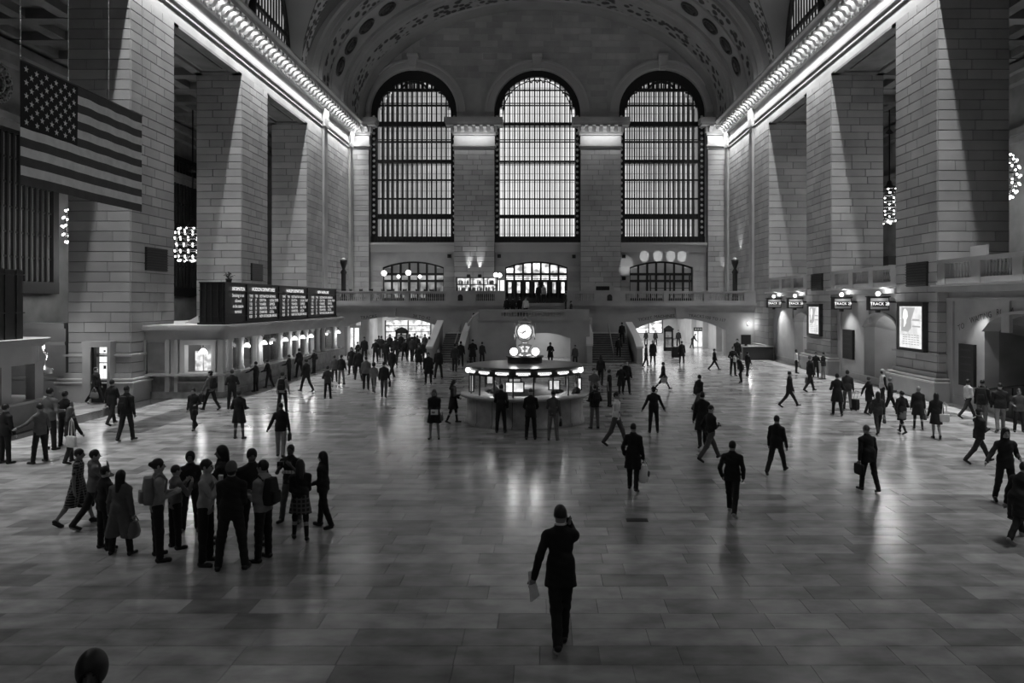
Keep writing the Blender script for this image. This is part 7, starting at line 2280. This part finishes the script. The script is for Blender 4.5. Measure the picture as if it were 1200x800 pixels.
person(869, 449, 415, 250, 'climb', 'slight', (J_, .012), (T_, .008), ('short', .02), 'person bending with one leg lifted before the corner desk', lean=25)
person(876, 441, 413, 60, 'step', 'slight', (J_, .008), (T_, .008), SH_, 'person in black closest to the corner desk top')
# ---- middle floor towards the gates
person(818, 481, 436, 55, 'stride', ('down', 'down'), (J_, .008), (T_, .04), SH_, 'man in a dark sweater leaning into his stride near the middle of the floor', lean=10)
person(823, 524, 457, 5, 'walk2', 'slight', ('coat', .008), (T_, .007), SH_, 'man in a dark jacket partly hidden behind the man with the phone')
A = person(832, 540, 470, 62, 'stride', ('pocket', 'chest'), ('shirt', .008), (T_, .045), ('crop', .008), 'man in a black top and grey trousers walking with a glowing phone', pitch=14, bags=(('phone', .8, 'R', 'glowing phone of the man in grey trousers'),))
person(858, 604, 514, 25, 'walk', ('pocket', 'pocket'), (J_, .007), (T_, .007), ('short', .006), 'man in a black jacket with pale shoes walking away', shoes=.35, pitch=12, lim=(1.6, 1.75), build=1.1)
person(742, 575, 495, 20, 'step', ('pocket', 'down'), ('coat', .006), (T_, .006), ('crop', .006), 'man in black carrying a white plastic bag', bags=(('plastic', .8, 'R', 'white plastic bag with a dark emblem, carried by the man in black', 1.05),), lim=(1.6, 1.78))
person(910, 555, 482, 35, 'stride2', 'slight', (J_, .008), (T_, .007), SH_, 'man in dark clothes striding away in the open floor before the gates', lim=(1.6, 1.78))
person(1018, 576, 500, 350, 'step', ('down', 'slight'), ('suit', .007), (T_, .007), ('crop', .10), 'stooped grey-haired man in a dark suit with a briefcase', lean=10, lim=(1.58, 1.7), build=1.1, bags=(('brief', .007, 'L', 'black briefcase of the stooped grey-haired man', .95),))
person(925, 477, 432, 88, 'stride', 'slight', ('suit', .012), (T_, .01), ('crop', .02), 'bald man in a grey suit striding towards the gates')
person(933, 437, 409, 100, 'stand', 'slight', ('shirt', .4), (T_, .007), SH_, 'person in a white shirt before the far gate', skin_t=.07)
person(949, 459, 415, 75, 'walk', 'slight', (J_, .010), (T_, .008), ('short', .12), 'fair-haired person with a grey shoulder bag walking past the smaller map poster', bags=(('tote', .10, 'L', 'grey bag of the fair-haired person near the smaller map poster', .9),))
person(956, 443, 412, 200, 'stand', 'hold', (J_, .007), (T_, .007), SH_, 'man in black below the smaller map poster')
person(965, 444, 412, 260, 'stand', 'chest', (J_, .02), (T_, .12), SH_, 'person in pale trousers below the smaller map poster')
person(981, 487, 437, 5, 'step', ('hold', 'hold'), ('coat', .006), (T_, .006), SH_, 'man in a long black coat walking away before the middle gate')
person(993, 480, 433, 20, 'step', 'slight', (J_, .03), (T_, .06), SH_, 'person in a grey jacket beside the long black coat, with a white bag', bags=(('plastic', .35, 'L', 'white bag between the long black coat and the grey jacket', 1.1),))
A = person(1018, 485, 442, 85, 'step', ('back', 'slight'), ('coat', .008), (T_, .01), ('short', .06), 'woman in a long dark coat pulling a small black suitcase')
bag('suitcase', .008, {'s': .85, 'h': 70, 'x': ground(1002, 481)}, 'x', 'small black wheeled suitcase behind the woman in the long dark coat', 1.0)
person(1034, 478, 432, 90, 'step', 'slight', ('vest', .4, None, .01), (T_, .01), ('cap', .2), 'person in a white vest before the ramp arch')
person(1043, 486, 441, 120, 'walk', 'chest', (J_, .008), (T_, .008), ('short', .12), 'fair-haired person in a black printed jacket before the ramp arch')
person(1029, 508, 456, 12, 'stride2', 'slight', (J_, .03), (T_, .009), ('long', .01), 'woman in a grey jacket and dark trousers walking away', bags=(('purse', .05, 'R', 'small pale bag of the woman in the grey jacket', .9),))
person(1057, 508, 457, 350, 'walk2', ('hold', 'hold'), ('coat', .008), ('skirt', .06, None, .60, .007), ('bun', .008), 'woman in black jacket, grey skirt and black boots walking away', lim=(1.5, 1.6))
person(1076, 503, 452, 20, 'step', 'slight', ('coat', .012), ('bare', 0, None, 0, .02), ('short', .3), 'white-haired woman in a dark coat below the larger map poster', bags=(('purse', .07, 'R', 'pale handbag of the white-haired woman', 1.2),), lim=(1.5, 1.6))
person(1097, 514, 459, 15, 'cross', 'slight', (J_, .007), ('skirt', .008, None, .56), ('long', .007), 'woman with bare calves, black jacket and white shoulder bag near the larger map poster', skin_t=.13, bags=(('tote', .35, 'shR', 'white shoulder bag of the woman with bare calves', .85, 90),), lim=(1.5, 1.62))
person(1134, 490, 446, 80, 'stride', 'slight', ('shirt', .35), (T_, .008), SH_, 'man in a white shirt walking past the black directory panel', skin_t=.06, lim=(1.6, 1.75))
person(1151, 501, 444, 40, 'step', 'slight', (J_, .010), (T_, .05), ('crop', .01), 'man with a dark backpack walking behind the white shirt', bags=(('backpack', .008, 'back', 'dark backpack of the man behind the white shirt'),))
person(1172, 506, 448, 20, 'step2', 'slight', (J_, .008), (T_, .09), ('crop', .008), 'large man in a black jacket and pale trousers under the nearest gate arch', build=1.2)
person(1147, 543, 474, 85, 'stride', ('fwd', 'chest'), (J_, .010), (T_, .008), ('cap', .008), 'man in a dark cap taking a long stride near the edge of the floor', skin_t=.15, lim=(1.6, 1.75))
person(1178, 590, 500, 190, 'step', ('hold', 'sidelow'), (J_, .007), (T_, .007), ('long', .006), 'smiling woman with long dark hair facing the camera at the edge of the picture', skin_t=.2, lim=(1.6, 1.72))
person(1192, 634, 538, 60, 'stride', ('slight', 'slight'), ('coat', .006), (T_, .006), SH_, 'dark figure with pale shoes leaning forward at the edge of the picture', lean=25, shoes=.25, lim=(1.6, 1.75))
person(1194, 506, 465, 200, 'stand', 'hold', (J_, .04), (T_, .01), ('short', .03), 'pale-faced person in the dark of the nearest ramp')
person(108, 0, -255, 160, 'stand', 'chest', (J_, .01), (T_, .01), ('afro', .008), 'dark-haired person below the camera of whom only the head shows', z=0, Y=5.75, lim=(1.6, 1.71), skin_t=.08)
# staff inside the booth
for k, (px, Y, hd_, lab) in enumerate(((581, 26.9, 200, 'clerk with bent head inside the booth on the stairs side'), (675, 27.0, 130, 'clerk in a dark vest inside the booth on the gate side'))):
    person(px, 0, -1.6 * F / Y, hd_, 'stand', 'hold', (J_, .015), (T_, .01), SH_, lab, z=0.0, Y=Y)
# print on the dark T-shirt
mb = MB(); x, y, z = ground(341, 611)
for i in range(4): mb.box(-.15 + i * .075, -.09 + i * .075, -.004, .004, -.035, .035)
o = mb.build('shirt_print', [cloth(.4)]); 
par = [q for q in bpy.data.objects if q.get('label', '').startswith('man in a dark printed T-shirt')][0]
o.parent = par; o.location = (0, .16, 1.15); o.rotation_euler = (0, 0, .0)

# =================================================================== turn lettering into meshes (one pass)
bpy.context.view_layer.update()
dg = bpy.context.evaluated_depsgraph_get()
for o in [q for q in bpy.data.objects if q.type == 'FONT']:
    me = bpy.data.meshes.new_from_object(o.evaluated_get(dg))
    n = bpy.data.objects.new('lettering', me); C.objects.link(n)
    n.parent = o.parent; n.matrix_basis = o.matrix_basis.copy()
    bpy.data.objects.remove(o)
